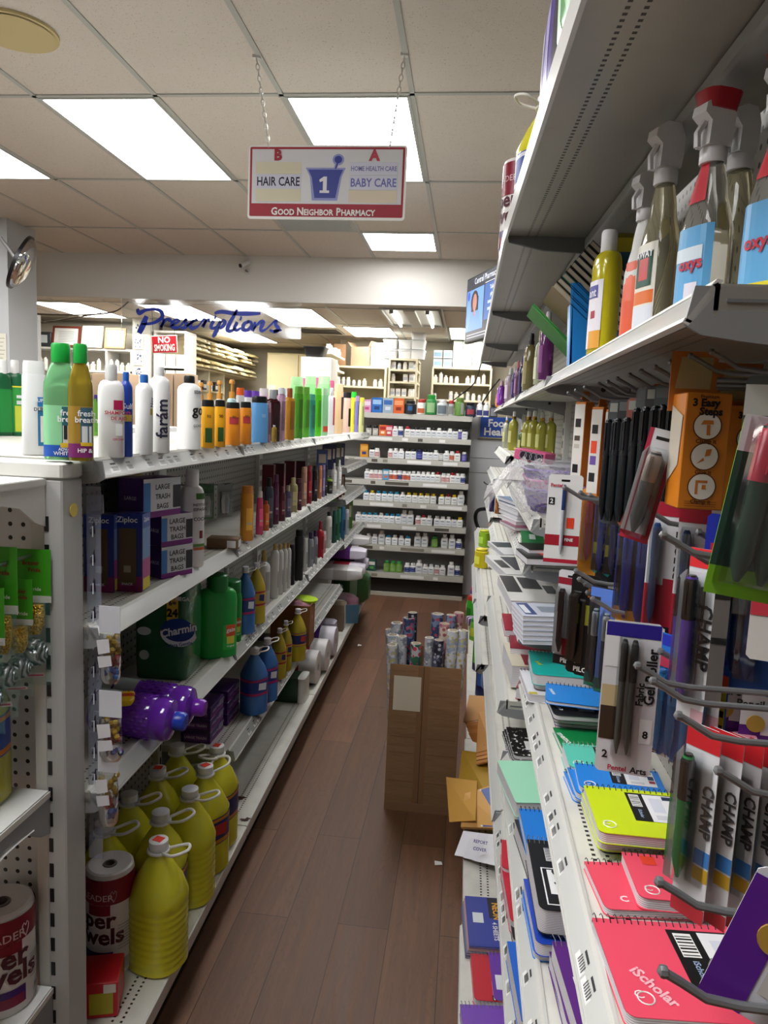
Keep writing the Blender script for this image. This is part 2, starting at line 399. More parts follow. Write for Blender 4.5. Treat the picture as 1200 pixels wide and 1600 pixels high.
# tall gondola east of the aisle
XP = .40
ye = [.65, 1.82, 2.99, 4.16, 5.33]
zr = [[(.50, .125), (.67, .132), (.878, .167)], [(.50, .122), (.80, .117), (.99, .158), (1.165, .157), (1.275, .17)],
      [(.50, .09), (.71, .09), (.95, .15), (1.19, .155), (1.38, .157)], [(.5, .085), (.75, .09), (.98, .15), (1.2, .155)]]
ZS, ZK = 1.625, 1.965
for i in range(4):
    a, b = ye[i], ye[i+1]; m = (a+b)/2
    g = thing('gondola_section', 'tall grey-white gondola section east of the aisle, %s' % ('with the pen hooks and notebooks', 'with the plastic-wrapped baskets', 'with the gold-topped spray bottles', 'farthest along the aisle')[i], 'gondola shelving', (XP, m, 0), 0, 'tall gondola sections east of the aisle')
    ob('back_panel', B().box(0, .012, -(b-a)/2, (b-a)/2, .15, 2.0, PEG_L), g, (0, 0, 0))
    for y in (a+.012, b-.012): upright(g, XP-.004, y, 2.0, 1)
    base_deck(g, .045+.006*m, XP-.05-.006*m, a, b, 1)
    for j, (z, x) in enumerate(zr[i]): shelf(g, x, XP-x, a, b, z, 1, 50+i*7+j, tags=(i == 0 or j > 1))
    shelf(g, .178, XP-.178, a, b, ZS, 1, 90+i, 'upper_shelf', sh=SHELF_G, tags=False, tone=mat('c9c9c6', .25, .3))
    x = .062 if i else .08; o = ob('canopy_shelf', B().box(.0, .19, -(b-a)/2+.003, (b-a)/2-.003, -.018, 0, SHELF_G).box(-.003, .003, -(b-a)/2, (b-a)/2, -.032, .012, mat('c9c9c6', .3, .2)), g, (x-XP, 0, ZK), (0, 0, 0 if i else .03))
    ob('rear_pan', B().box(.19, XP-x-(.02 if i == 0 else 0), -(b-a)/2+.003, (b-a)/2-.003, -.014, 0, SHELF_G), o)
    ob('beam', B().box(.185, .225, -(b-a)/2+.003, (b-a)/2-.003, -.045, -.019, mat('a5a6a5', .35, .3), .004), o)
    for e in (-(b-a)/2+.004, (b-a)/2-.004):
        ob('bracket', B().prism([(.006, -.019), (.186, -.019), (.186, -.055), (.09, -.05), (.01, -.032)], -.002, .002, GREYD, 'y'), o, (0, e, 0))
# ---------------------------------------------------------------- goods: builders
def ring(z, rx, ry, e, n):
    o = []
    for j in range(n):
        a = 2*pi*j/n-pi/2+pi/n; c, s = math.cos(a), math.sin(a)
        o.append((rx*math.copysign(abs(c)**(2/e), c), ry*math.copysign(abs(s)**(2/e), s), z))
    return o
PROF = {
    'pill': ([(0, .92), (.02, 1), (.68, 1), (.76, .86), (.79, .64)], 2, .74, .78),
    'square': ([(0, .95), (.02, 1), (.62, 1), (.69, .95), (.75, .72), (.77, .6)], 5, .62, .76),
    'oval': ([(0, .9), (.015, 1), (.7, 1), (.77, .94), (.81, .8), (.83, .6)], 2.5, .6, .82),
    'tall': ([(0, .95), (.01, 1), (.8, 1), (.85, .9), (.89, .55), (.9, .42)], 2, .46, .89),
    'flip': ([(0, .92), (.012, 1), (.45, .98), (.84, .92), (.86, .86)], 2.6, .86, .86),
    'taper': ([(0, .92), (.012, 1), (.35, 1), (.8, .8), (.86, .62)], 2.4, .66, .855),
    'mouth': ([(0, .95), (.01, 1), (.6, 1), (.66, .97), (.8, .66), (.83, .54), (.84, .5)], 3.2, .56, .835),
    'mist': ([(0, .95), (.01, 1), (.68, 1), (.74, .8), (.78, .4), (.82, .38)], 2, .42, .80),
    'can': ([(0, .96), (.01, 1), (.84, 1), (.88, .8), (.89, .75)], 2, .78, .885),
}
def bottle(kind, h, w, d, body, cap, lab=(), txt=(), n=20, capx=None, c0=None, band=None):
    """-> [(part name, mesh, parent index)]; front faces -y; lab: (z0, z1, u0, u1, mat), txt: (string, z, size, mat, u, upright angle)"""
    pr, e, cr, cz = PROF[kind]; rx, ry = w/2, d/2
    if c0: cz = c0
    S_ = [(z*h, f*rx, f*ry) for z, f in pr]
    b = B().loft([ring(z, x, y, e, n) for z, x, y in S_], body)
    k = B(); rr = cr*(rx if kind in ('flip', 'taper') else min(rx, ry*1.25) if kind == 'oval' else rx)
    if capx: rr = capx
    if kind in ('flip', 'taper'):
        k.loft([ring(cz*h, rr, cr*ry, e, n), ring(.97*h, rr*.97, cr*ry*.97, e, n), ring(h, rr*.9, cr*ry*.88, e, n)], cap)
    elif kind == 'mist':
        k.lathe([(rr, cz*h), (rr, .87*h)], band or cap, 14); k.lathe([(rr*.8, .865*h), (rr*.8, .97*h), (rr*.6, h)], cap, 14)
    else:
        q = [(rr*.97, cz*h), (rr, cz*h+.002), (rr, h-.004), (rr*.88, h)]
        k.lathe(q, cap, 18)
    P = [('body', b.mesh(), None), ('cap', k.mesh(), None)]
    if lab or txt:
        L = B()
        def fn(u, z, off):
            for i in range(len(S_)-1):
                if S_[i][0] <= z <= S_[i+1][0]: break
            t = (z-S_[i][0])/max(1e-6, S_[i+1][0]-S_[i][0]); t = min(1, max(0, t))
            x_, y_ = S_[i][1]*(1-t)+S_[i+1][1]*t+off, S_[i][2]*(1-t)+S_[i+1][2]*t+off
            if e == 2 and abs(x_-y_) < .004:
                a = u/x_; return (x_*math.sin(a), -y_*math.cos(a), z)
            q = min(.995, abs(u)/x_); return (u, -y_*(1-q**e)**(1/e), z)
        for i, (z0, z1, u0, u1, m) in enumerate(lab):
            off = .0012+i*.0002; nu = max(2, int(abs(u1-u0)*w*.5/.006)); zz = [z0*h]+[z*h for z, _ in pr if z0 < z < z1]+[z1*h]
            uu = [(u0+(u1-u0)*j/nu)*rx for j in range(nu+1)]
            vs = [fn(u, z, off) for z in zz for u in uu]; m_ = nu+1
            L.add(vs, [[a*m_+j, a*m_+j+1, (a+1)*m_+j+1, (a+1)*m_+j] for a in range(len(zz)-1) for j in range(nu)], m)
        for t in txt:
            s_, z, size, m, u, ang = (list(t)+[0, 0])[:6]; ca, sa = math.cos(ang), math.sin(ang)
            L.text(s_, lambda x, y: fn(u*rx+x*ca-y*sa, z*h+x*sa+y*ca, .0024), size, m, bold=.02)
        P.append(('label', L.mesh(), 0))
    return P
FACE = {'f': lambda w, d, h, u, v, e: (u, -d/2-e, v), 'b': lambda w, d, h, u, v, e: (-u, d/2+e, v),
        'r': lambda w, d, h, u, v, e: (w/2+e, u, v), 'l': lambda w, d, h, u, v, e: (-w/2-e, -u, v), 't': lambda w, d, h, u, v, e: (u, v, h+e)}
def carton(w, d, h, body, dec=(), txt=(), ch=.0015):
    """box standing on z = 0; dec: (face, u0, u1, v0, v1, mat) in metres, u centred; txt: (face, string, u, v, size, mat, angle)"""
    b = B().box(-w/2, w/2, -d/2, d/2, 0, h, body, ch); P = [('box_body', b.mesh(), None)]
    if dec or txt:
        L = B()
        for i, (f, u0, u1, v0, v1, m) in enumerate(dec):
            e = .0006+i*.0001; L.poly([FACE[f](w, d, h, *p, e) for p in ((u0, v0), (u1, v0), (u1, v1), (u0, v1))], m)
        for t in txt:
            f, s_, u, v, size, m, ang = (list(t)+[0])[:7]; ca, sa = math.cos(ang), math.sin(ang); e = .0008+len(dec)*.0001
            L.text(s_, lambda x, y: FACE[f](w, d, h, u+x*ca-y*sa, v+x*sa+y*ca, e), size, m, bold=.02)
        P.append(('printed_label', L.mesh(smooth=False), 0))
    return P
PEND = []
def put(name, parts, loc, rot=0., desc=None, cat=None, where='', group=None, label=None):
    """a thing from parts that share their meshes; the label is completed with its place in its row at the end"""
    rot = rot if isinstance(rot, (tuple, list)) else (0, 0, rot)
    if len(parts) == 1:
        t = ob(name, parts[0][1], None, loc, rot); t['category'] = cat
        if group: t['group'] = group
    else:
        t = thing(name, '', cat, loc, rot, group); made = []
        for p in parts: made.append(ob(p[0], p[1], t if p[2] is None else made[p[2]], *(p[3:4])))
    if label: t['label'] = label
    else: PEND.append((t, desc, where))
    return t
def flush():
    by = {}
    for t, d, w_ in PEND: by.setdefault((d, w_), []).append(t)
    for (d, w_), ts in by.items():
        for i, t in enumerate(ts):
            t['label'] = ('%s %s' % (d, w_)) if len(ts) == 1 else '%s, %s %s' % (d, ORD[i], w_)
    PEND.clear()
def single(fn):
    """merge parts into one mesh for goods only a few pixels wide"""
    b = B(); fn(b); return [('body', b.mesh(), None)]
def mini(kind, h, w, d, body, cap, lab=None, n=10):
    pr, e, cr, cz = PROF[kind]
    def f(b):
        b.loft([ring(z*h, q*w/2, q*d/2, e, n) for z, q in pr], body)
        b.lathe([(cr*min(w, d)/2*1.05, cz*h), (cr*min(w, d)/2*1.05, h)], cap, n)
        if lab: b.loft([ring(z*h, w/2+.0012, d/2+.0012, e, n) for z in (.12, .58)], lab, False, False)
    return single(f)
def minibox(w, d, h, m, lab=None, lm=None):
    def f(b):
        b.box(-w/2, w/2, -d/2, d/2, 0, h, m, .001)
        if lab: b.poly([(-w*.42, -d/2-.001, h*lab[0]), (w*.42, -d/2-.001, h*lab[0]), (w*.42, -d/2-.001, h*lab[1]), (-w*.42, -d/2-.001, h*lab[1])], lm)
    return single(f)

# ---------------------------------------------------------------- pharmacy behind the soffit
def blight(x0, x1, y0, y1, lab): panel_light(x0, x1, y0, y1, ZB, EMITB, lab, 'ceiling light panels of the pharmacy')
blight(-5.0, -4.38, 7.88, 9.09, 'lit panel of the pharmacy ceiling above the framed diplomas')
blight(-3.72, -3.1, 7.88, 9.09, 'lit panel of the pharmacy ceiling behind the blue script sign')
blight(-2.38, -1.74, 7.88, 9.4, 'large lit panel of the pharmacy ceiling beside the clear script sign')
blight(-1.66, -1.04, 9.3, 10.35, 'lit panel of the pharmacy ceiling above the brown cartons')
blight(-.31, .3, 9.1, 10.33, 'lit panel of the pharmacy ceiling just beside the television')
blight(-3.7, -3.08, 10.4, 11.6, 'deepest lit panel of the pharmacy ceiling, above the wrapped packets')
t = thing('ceiling_light', 'open ceiling fixture with two bare tubes and no diffuser', 'ceiling light', (-.68, 8.36, ZB))
f = B()
for a, b_, c_, d_ in ((-.31, .31, -.66, -.64), (-.31, .31, .64, .66), (-.31, -.29, -.64, .64), (.29, .31, -.64, .64)): f.box(a, b_, c_, d_, -.02, .03, TB)
ob('frame', f, t); ob('housing', B().box(-.29, .29, -.64, .64, -.004, 0, mat('b9b7b0', .3, .5)).box(-.06, .06, -.64, .64, -.03, -.004, mat('c9c7c0', .4)), t)
for x in (-.19, .19):
    q = ob('tube', B().lathe([(.014, -.55), (.014, .55)], mat('fffdf4', .5, emit=14.0), 10, (x, 0, -.03), 'y'), t)
    ob('socket', B().box(x-.02, x+.02, .55, .58, -.045, -.004, mat('8e8d88')).box(x-.02, x+.02, -.58, -.55, -.045, -.004, mat('8e8d88')), t)
CREAM = mat('ddd5bd', .55); CREAMD = mat('c9bd9c', .6); WHB = mat('f2f1ec', .4); WHB2 = mat('e6e4dc', .4); CAPW = mat('fbfbf8', .4)
CB = mat('a98d74', .8); CBD = mat('8d6c50', .8); BLUEB = mat('a9c2d8', .5); BLUEL = mat('dfe7ec', .5)
struct('wall_partition', B().box(-1.95, XR, 10.85, 10.95, 0, ZB, mat('cbc5b4', .7)))
struct('wall_divider', B().box(XL, -4.42, 9.55, 9.65, 0, ZB, mat('d3cdbd', .7)))
minis = [mini('pill', .1, .055, .055, WHB, CAPW, WHB2), mini('pill', .12, .06, .06, WHB2, CAPW, mat('c9cdd6')), mini('square', .11, .06, .05, WHB, CAPW, mat('d9d2c2')),
         mini('pill', .085, .05, .05, WHB, mat('e4e8ee'), mat('b9c6d4')), minibox(.06, .05, .1, WHB, (.2, .6), mat('b9bdc9')), mini('tall', .15, .055, .055, WHB, CAPW, WHB2)]
mnames = ['pill_bottle', 'pill_bottle', 'pill_bottle', 'pill_bottle', 'medicine_box', 'lotion_bottle']
mdesc = ['small white pill bottle', 'grey-banded white pill bottle', 'square white pill bottle', 'short blue-banded pill bottle', 'little white medicine box', 'tall white lotion bottle']
def stock(x0, x1, y, z, where, seed, kinds=(0, 1, 2, 3, 4), gap=.004, axis='x', grp='stock on the pharmacy shelves'):
    r = random.Random(seed); x = x0+.03
    while x < x1-.03:
        k = r.choice(kinds)
        if r.random() < .93:
            p = (x, y+r.uniform(-.015, .015), z) if axis == 'x' else (y, x, z)
            put(mnames[k], minis[k], p, 0 if axis == 'x' else pi/2, mdesc[k], mnames[k].replace('_', ' '), where, grp)
        x += .066+gap+r.uniform(0, .012)
def unit(label, x0, x1, yf, dep, zs, top, cat='shelving unit', m=CREAM, sidex=False):
    g = thing('shelving_unit', label, cat, ((x0+x1)/2, yf+dep/2, 0)); hx = (x1-x0)/2; hy = dep/2
    ob('side_panel', B().box(-hx, -hx+.025, -hy, hy, 0, top, m), g)
    ob('side_panel', B().box(hx-.025, hx, hy-.03 if sidex else -hy, hy, 0, top, m) if sidex else B().box(hx-.025, hx, -hy, hy, 0, top, m), g)
    if sidex: ob('post', B().box(hx-.025, hx, -hy, -hy+.03, 0, top, m), g)
    ob('back_panel', B().box(-hx+.025, hx-.025, hy-.012, hy, 0, top-.02, CREAMD), g)
    for z in list(zs)+[top]: ob('shelf', B().box(-hx+.002, hx-.002, -hy+.001, hy-.012, z-.025, z, m), g)
    return g
def Z_(y, Y, x=700): return px(x, y, Y=Y).z
# the unit beside the television
Y3 = 10.35; xa, xb_ = px(674, 600, Y=Y3).x, px(768, 600, Y=Y3).x
zt = [Z_(v, Y3, 720) for v in (574, 599, 625, 649)]
unit('cream shelving unit of white medicine bottles below the television', xa, xb_, Y3, .4, zt[1:]+[zt[3]-.3], zt[0])
for i, z in enumerate(zt[1:]): stock(xa+.02, xb_-.02, Y3+.1, z, 'from left, %s shelf of unit below television' % ORD[i], 300+i, (0, 1, 2, 5) if i == 0 else (0, 1, 2, 3))
bx = [minibox(.13, .12, .12, BLUEL, (.15, .5), BLUEB), minibox(.12, .12, .11, mat('cfdbe3'), (.2, .7), mat('8fb0cf')), minibox(.13, .13, .12, mat('c6d6c4'), (.3, .7), mat('eef0ea'))]
r = random.Random(5); x = xa+.07; c_ = 0
for i, nst in enumerate((2, 2, 3, 4, 4, 4)):
    for k in range(nst):
        q = 1 if i < 2 else r.choice((0, 0, 2))
        put('medicine_carton', bx[q], (x, Y3+.12, zt[0]+k*.1225), 0, ('pale white-blue medicine carton', 'light blue medicine carton', 'pale green medicine carton')[q], 'carton', 'on top of the unit below the television', 'cartons on the pharmacy units')
    x += .137
# the tower with open side
Y2 = 9.7; xa, xb_ = px(606, 600, Y=Y2).x, px(651, 600, Y=Y2).x
zt = [Z_(v, Y2, 630) for v in (560, 577, 596, 619, 640)]
unit('narrow cream shelving tower with plastic tubs stacked on top', xa, xb_, Y2, .62, zt[1:], zt[0], sidex=True)
for i, z in enumerate(zt[1:4]):
    stock(xa+.03, xb_-.03, Y2+.08, z, 'from left on the tower\'s %s shelf' % ORD[i], 320+i, (3, 4, 0, 4))
    stock(Y2+.12, Y2+.6, xb_-.06, z, 'along the tower\'s open side, %s shelf' % ORD[i], 340+i, (0, 3, 2), axis='y')
for q, (a, z0) in enumerate(((-.2, 0), (.02, 0), (.2, 0), (-.2, .125), (.02, .125), (.2, .125), (.2, .25))):
    p = B().loft([ring(0, .085, .1, 6, 16), ring(.1, .1, .115, 6, 16)], mat('eceff0', .3)); 
    put('plastic_tub', [('tub', p.mesh(), None), ('lid', B().loft([ring(.1, .107, .122, 6, 16), ring(.116, .107, .122, 6, 16)], mat('dfe5e8', .3)).mesh(), None)], ((xa+xb_)/2+a*.9, Y2+.14, zt[0]+z0), 0, 'white lidded plastic tub', 'tub', 'on top of the shelving tower', 'tubs on the tower')
# the unit with brown cartons
Y1 = 10.2; xa, xb_ = px(521, 600, Y=Y1).x, px(603, 600, Y=Y1).x
zt = [Z_(v, Y1, 560) for v in (572, 603, 640)]
unit('cream shelving unit with open brown cartons on top', xa, xb_, Y1, .4, zt[1:], zt[0])
stock(xa+.02, xb_-.02, Y1+.1, zt[1], 'from left under the brown cartons', 360, (0, 1, 2, 3)); stock(xa+.02, xb_-.02, Y1+.1, zt[2], 'from left on the low shelf under brown cartons', 361, (0, 1, 5))
def opencarton(w, d, h, m, fl=.1):
    b = B(); t_ = .006
    for a in ((-w/2, w/2, -d/2, -d/2+t_), (-w/2, w/2, d/2-t_, d/2), (-w/2, -w/2+t_, -d/2+t_, d/2-t_), (w/2-t_, w/2, -d/2+t_, d/2-t_)): b.box(*a, 0, h, m)
    b.box(-w/2, w/2, -d/2, d/2, 0, t_, m)
    k = B()
    k.prism([(-w/2, h), (-w/2-.005, h+.004), (-w/2-fl*.7, h+fl*.7), (-w/2-fl*.7+.006, h+fl*.7)], -d/2, d/2, m, 'y').prism([(w/2, h), (w/2+.005, h+.004), (w/2+fl*.5, h+fl*.8), (w/2+fl*.5-.006, h+fl*.8)], -d/2, d/2, m, 'y')
    return [('box_body', b.mesh(), None), ('flap', k.mesh(), None)]
put('cardboard_box', opencarton(.17, .26, .3, CBD), (xa+.03, Y1+.2, zt[0]), .25, label='tall open brown carton on the unit, beside the black bin', cat='box')
put('cardboard_box', opencarton(.26, .26, .27, CB), (xa+.38, Y1+.19, zt[0]), -.3, label='open brown carton with raised flaps next to blue boxes', cat='box')
for i in range(3):
    for k in range(3): put('medicine_carton', bx[1], (xa+.56+i*.125, Y1+.15, zt[0]+k*.1125), 0, 'light blue medicine carton', 'carton', 'of the stack beside the open brown cartons', 'cartons on the pharmacy units')
# side shelves in front of it, facing east
xs = px(519, 600, Y=9.3).x
g = thing('shelving_unit', 'white side shelves of bottles next to the black bin', 'shelving unit', (xs-.16, 9.69, 0))
ob('back_panel', B().box(-.17, -.15, -.5, .5, 0, 2.25, CREAM), g)
zz = [Z_(v, 9.4, 521) for v in (552, 575, 596, 618)]
for z in zz: ob('shelf', B().box(-.15, .16, -.5, .5, z-.025, z, CREAM), g)
for i, z in enumerate(zz[:3]): stock(9.24, 10.12, xs-.06, z, 'on the %s side shelf by the black bin' % ORD[i], 370+i, (0, 2, 3), axis='y')
# black bin on a white cabinet with sheets
Yb = 8.75; xa, xb_ = px(470, 580, Y=Yb).x, px(518, 580, Y=Yb).x
g = thing('filing_cabinet', 'white cabinet end hung with paper sheets below the black bin', 'cabinet', ((xa+xb_)/2, Yb+.2, 0))
ob('body', B().box(-(xb_-xa)/2, (xb_-xa)/2, -.2, .2, 0, Z_(558, Yb, 490), mat('e9e8e4', .5), .005), g)
ob('paper_sheet', B().box(-.17, .14, -.2035, -.2005, Z_(596, Yb, 490), Z_(560, Yb, 490), PAPER), g); ob('paper_sheet', B().box(.0, .12, -.207, -.204, Z_(578, Yb, 490), Z_(562, Yb, 490), PAPER), g)
p = B().loft([ring(0, .1, .13, 6, 16), ring(.125, .135, .16, 6, 16)], BLACK)
put('storage_bin', [('bin', p.mesh(), None), ('rim', B().loft([ring(.122, .142, .167, 6, 16), ring(.13, .142, .167, 6, 16)], BLACK).mesh(), None)], (xa+.14, Yb+.18, Z_(558, Yb, 490)+.001), 0, label='black plastic bin on top of the white paper-hung cabinet', cat='bin')
g = thing('monitor', 'black monitor top edge rising behind the green shampoo bottles', 'monitor', (px(490, 600, Y=8.2).x, 8.2, 1.2)); zq = Z_(597, 8.2, 490)-1.2
ob('screen', B().box(-.23, .23, -.015, .015, zq-.33, zq, BLACK, .004), g); ob('stand', B().box(-.03, .03, .016, .04, -.1, zq-.1, BLACK).box(-.12, .12, -.06, .1, -.1, -.085, BLACK), g)
tag(ob('work_desk', B().box(-.6, .6, -.3, .35, 1.06, 1.1, CREAM).box(-.58, .58, -.28, .33, 0, 1.06, CREAM), None, (px(490, 600, Y=8.2).x, 8.2, 0)), 'cream desk carrying the black monitor, hidden behind the gondolas', 'desk')
# cream panels in the depth
g = thing('cabinet', 'cream cabinet with notice at the far end of the pharmacy', 'cabinet', (px(450, 580, Y=12.3).x, 12.35, 0))
ob('body', B().box(-.34, .34, -.15, .3, 0, Z_(552, 12.2, 450), mat('efe3b4', .5), .005), g); ob('door', B().box(-.33, .2, -.165, -.151, .1, Z_(554, 12.2, 450), mat('f3e8bd', .5), .004), g); ob('notice', B().box(-.32, -.17, -.17, -.166, Z_(612, 12.2, 440), Z_(602, 12.2, 440), PAPER), g)
# shelf of bags along the west side of the pharmacy
XW = -3.72
g = thing('shelving_unit', 'long cream side shelves stacked with wrapped packets', 'shelving unit', (XW-.2, 11.02, 0))
ob('back_panel', B().box(-.2, -.18, -1.5, 1.5, 0, 2.62, CREAM), g)
for z in (2.32, 2.12): ob('shelf', B().box(-.18, .2, -1.5, 1.5, z-.025, z, CREAM), g)
for y in (-1.5, -.75, -.1): ob('divider', B().box(-.18, .18, y, y+.03, 1.2, 2.12, CREAM), g)
for z in (1.82, 1.55): ob('shelf', B().box(-.18, .18, -1.47, -.1, z-.02, z, CREAM), g)
r = random.Random(9); pk = []
for i in range(4):
    b_ = B(); rs = []
    for a in range(7):
        t_ = a/6-.5; k = .7+.3*math.cos(t_*3); rs.append([(x_*k, t_*.2, z_*k) for x_, z_ in ((-.15, .0), (-.1, .03+r.uniform(0, .02)), (.02, .045+r.uniform(0, .02)), (.15, .02), (.16, -.01), (0, -.02+.02))])
    b_.loft(rs, mat(('e9d9a2', 'e3d3a6', 'efe6c0', 'd9cda9')[i], .35)); pk.append([('packet', b_.mesh(), None)])
for row, z in enumerate((2.12, 2.32)):
    for i in range(13):
        for k in range(2 if row == 0 else 3):
            put('wrapped_packet', pk[r.randrange(4)], (XW-.04+r.uniform(-.04, .04), 9.53+i*.225, z+.012+k*.062), r.uniform(-.2, .2), 'yellowish wrapped packet', 'packet', 'along the %s packet shelf of the pharmacy' % ('lower', 'upper')[row], 'wrapped packets on the side shelves')
for i in range(5): put('medicine_box', bx[0] if i % 2 else minibox(.12, .12, .13, mat('2d2d2f'), (.2, .6), mat('cfcfcf')), (XW-.05, 9.55+i*.24, 1.82), pi/2, 'small carton' if i % 2 else 'black and white carton', 'carton', 'in the cubbies under the wrapped packets', 'cartons in the cubbies')
# diploma shelf
Yd = 9.15; zd = [Z_(543, Yd, 110), Z_(577, Yd, 110)]; xa, xb_ = px(-60, 560, Y=Yd).x, px(207, 560, Y=Yd).x
g = thing('shelving_unit', 'white wall shelves carrying the framed diplomas', 'shelving unit', ((xa+xb_)/2, Yd+.18, 0)); hx = (xb_-xa)/2
for z in zd+[Z_(640, Yd, 110)]: ob('shelf', B().box(-hx, hx, -.18, .18, z-.025, z, WHITE), g)
ob('back_panel', B().box(-hx, hx, .181, .2, 0, 2.62, mat('d8d3c6', .6)), g)
for v in (166, 205): ob('divider', B().box(px(v, 560, Y=Yd).x-(xa+xb_)/2-.012, px(v, 560, Y=Yd).x-(xa+xb_)/2+.012, -.18, .18, 1.2, zd[0]-.026, WHITE), g)
def diploma(x0, x1, y0, y1, fm, lab, tilt):
    w_ = px(x1, 540, Y=Yd).x-px(x0, 540, Y=Yd).x; h_ = (Z_(y0, Yd, x0)-Z_(y1, Yd, x0)); c = px((x0+x1)/2, y1, Y=Yd)
    g = thing('framed_diploma', lab, 'framed diploma', (c.x, Yd-.02, zd[0]+.006), (-tilt, 0, 0)); e = .025
    f = B()
    for q in ((-w_/2, w_/2, 0, e), (-w_/2, w_/2, h_-e, h_), (-w_/2, -w_/2+e, e, h_-e), (w_/2-e, w_/2, e, h_-e)): f.box(q[0], q[1], -.01, .01, q[2], q[3], fm)
    ob('frame', f, g)
    p = B().box(-w_/2+e, w_/2-e, .0, .006, e, h_-e, mat('dfe2e2', .4)); q = B()
    for k in range(7): q.box(-w_*.28, w_*.28, -.003, 0, h_*(.25+.08*k), h_*(.25+.08*k)+.006, mat('9fa6ad'))
    ob('sheet', p, g); ob('writing', q, g)
diploma(82, 125, 508, 541, mat('6e2f22', .4), 'diploma in a dark red frame leaning on the wall shelf', .18)
diploma(128, 160, 507, 542, mat('c9c8bf', .4), 'diploma in a pale frame, middle of the three on the shelf', .2)
diploma(164, 196, 508, 541, mat('9a8257', .4), 'tan-matted frame with two pale blue sheets on the shelf', .2)
stock(px(22, 560, Y=Yd).x, px(80, 560, Y=Yd).x, Yd+.05, zd[1], 'from left under the red-framed diploma', 380, (5, 5, 1, 4), grp='stock under the diplomas')
stock(px(122, 560, Y=Yd).x, px(163, 560, Y=Yd).x, Yd+.05, zd[1], 'from left under the pale-framed diploma', 381, (0, 5, 2), grp='stock under the diplomas')
stock(px(168, 560, Y=Yd).x, px(203, 560, Y=Yd).x, Yd+.05, zd[1], 'from left under the tan frame', 382, (5, 1, 2), grp='stock under the diplomas')
put('book', minibox(.3, .2, .05, mat('3d4453'), (.2, .8), mat('e7e7e7')), (px(36, 540, Y=Yd).x, Yd+.05, zd[0]), .1, label='dark book lying flat on the diploma shelf', cat='book')
put('book', minibox(.26, .2, .04, mat('6b4b48')), (px(38, 540, Y=Yd).x, Yd+.05, zd[0]+.052), -.15, label='red-brown book on top of the dark book', cat='book')
g = thing('desk_clock', 'small black framed clock beside the red-framed diploma', 'clock', (px(68, 540, Y=Yd).x, Yd+.02, zd[0]))
ob('case', B().box(-.11, .11, -.03, .03, 0, .19, mat('333a41'), .01), g); ob('face', B().box(-.06, .06, -.036, -.031, .05, .15, mat('c3d3d8')), g)
for i, (x0, x1) in enumerate(((128, 148), (150, 178), (186, 206), (255, 275), (276, 300))):
    g = thing('cardboard_box', 'brown carton, %s of the row under the pharmacy shelves' % ORD[i], 'box', (px((x0+x1)/2, 640, Y=8.75).x, 8.8, 1.101), 0, 'cartons under the shelves')
    w_ = px(x1, 640, Y=8.75).x-px(x0, 640, Y=8.75).x; h_ = Z_(584, 8.75, x0)-1.1
    ob('box_body', B().box(-w_/2+.004, w_/2-.004, -.15, .15, 0, h_, mat('b09a84', .8), .003), g); ob('printed_mark', B().box(-.02, .05, -.152, -.1505, h_*.35, h_*.72, mat('6a4636', .7)), g)
t = ob('counter', B().box(XL+.1, -3.0, 8.45, 9.0, 1.06, 1.1, CREAM).box(XL+.1, -3.0, 8.47, 8.98, 0, 1.06, CREAM)); tag(t, 'cream work counter under the row of brown cartons', 'counter')
# column with blue pictures, and the unit behind the no-smoking sign
Yc = 9.06; xa, xb_ = px(207, 560, Y=Yc).x, px(233, 560, Y=Yc).x
struct('column', B().box(xa, xb_, Yc, Yc+.3, 0, ZB, mat('dcdad2', .6)))
for i, (a, b_) in enumerate(((505, 519), (526, 546), (550, 571), (574, 588))):
    g = thing('framed_picture', 'small blue ink picture on the pale pharmacy column, %s from top' % ORD[i], 'picture', (px(216 if i else 218, 560, Y=Yc).x, Yc-.006, Z_((a+b_)/2, Yc, 216)), 0, 'blue pictures on the column'); q = (b_-a)/2*Yc/F
    ob('sheet', B().box(-.068, .068, -.004, .004, -q, q, PAPER), g)
    k = B(); rr_ = random.Random(i)
    for j in range(14): u, v = rr_.uniform(-.05, .04), rr_.uniform(-q*.7, q*.6); k.box(u, u+rr_.uniform(.006, .02), -.006, -.004, v, v+rr_.uniform(.006, .022), mat('4d6590'))
    ob('drawing', k, g)
Ys = 9.1; xa, xb_ = px(240, 560, Y=Ys).x, px(291, 560, Y=Ys).x
zt = [Z_(v, Ys, 265) for v in (548, 572, 592)]
unit('white shelf unit of boxed goods behind the no smoking sign', xa, xb_, Ys, .35, zt[1:], zt[0]+.25, m=WHITE)
for i in range(3): put('medicine_box', minibox(.12, .12, .15, mat('e3d5cf'), (.3, .8), mat('f0eeea')), (xa+.08+i*.135, Ys+.08, zt[1]), 0, 'pinkish white box', 'box', 'from left under the no smoking sign', 'boxes under the no smoking sign')
for i in range(3): put('medicine_box', minibox(.12, .12, .11, mat('dfe4de'), (.1, .45), mat(('8fc3e0', '6aaede', 'b8d24e')[i])), (xa+.08+i*.135, Ys+.08, zt[2]), 0, ('pale box with light blue foot', 'pale box with sky blue foot', 'pale box with lime green foot')[i], 'box', 'on the lower shelf under the no smoking sign', 'boxes under the no smoking sign')
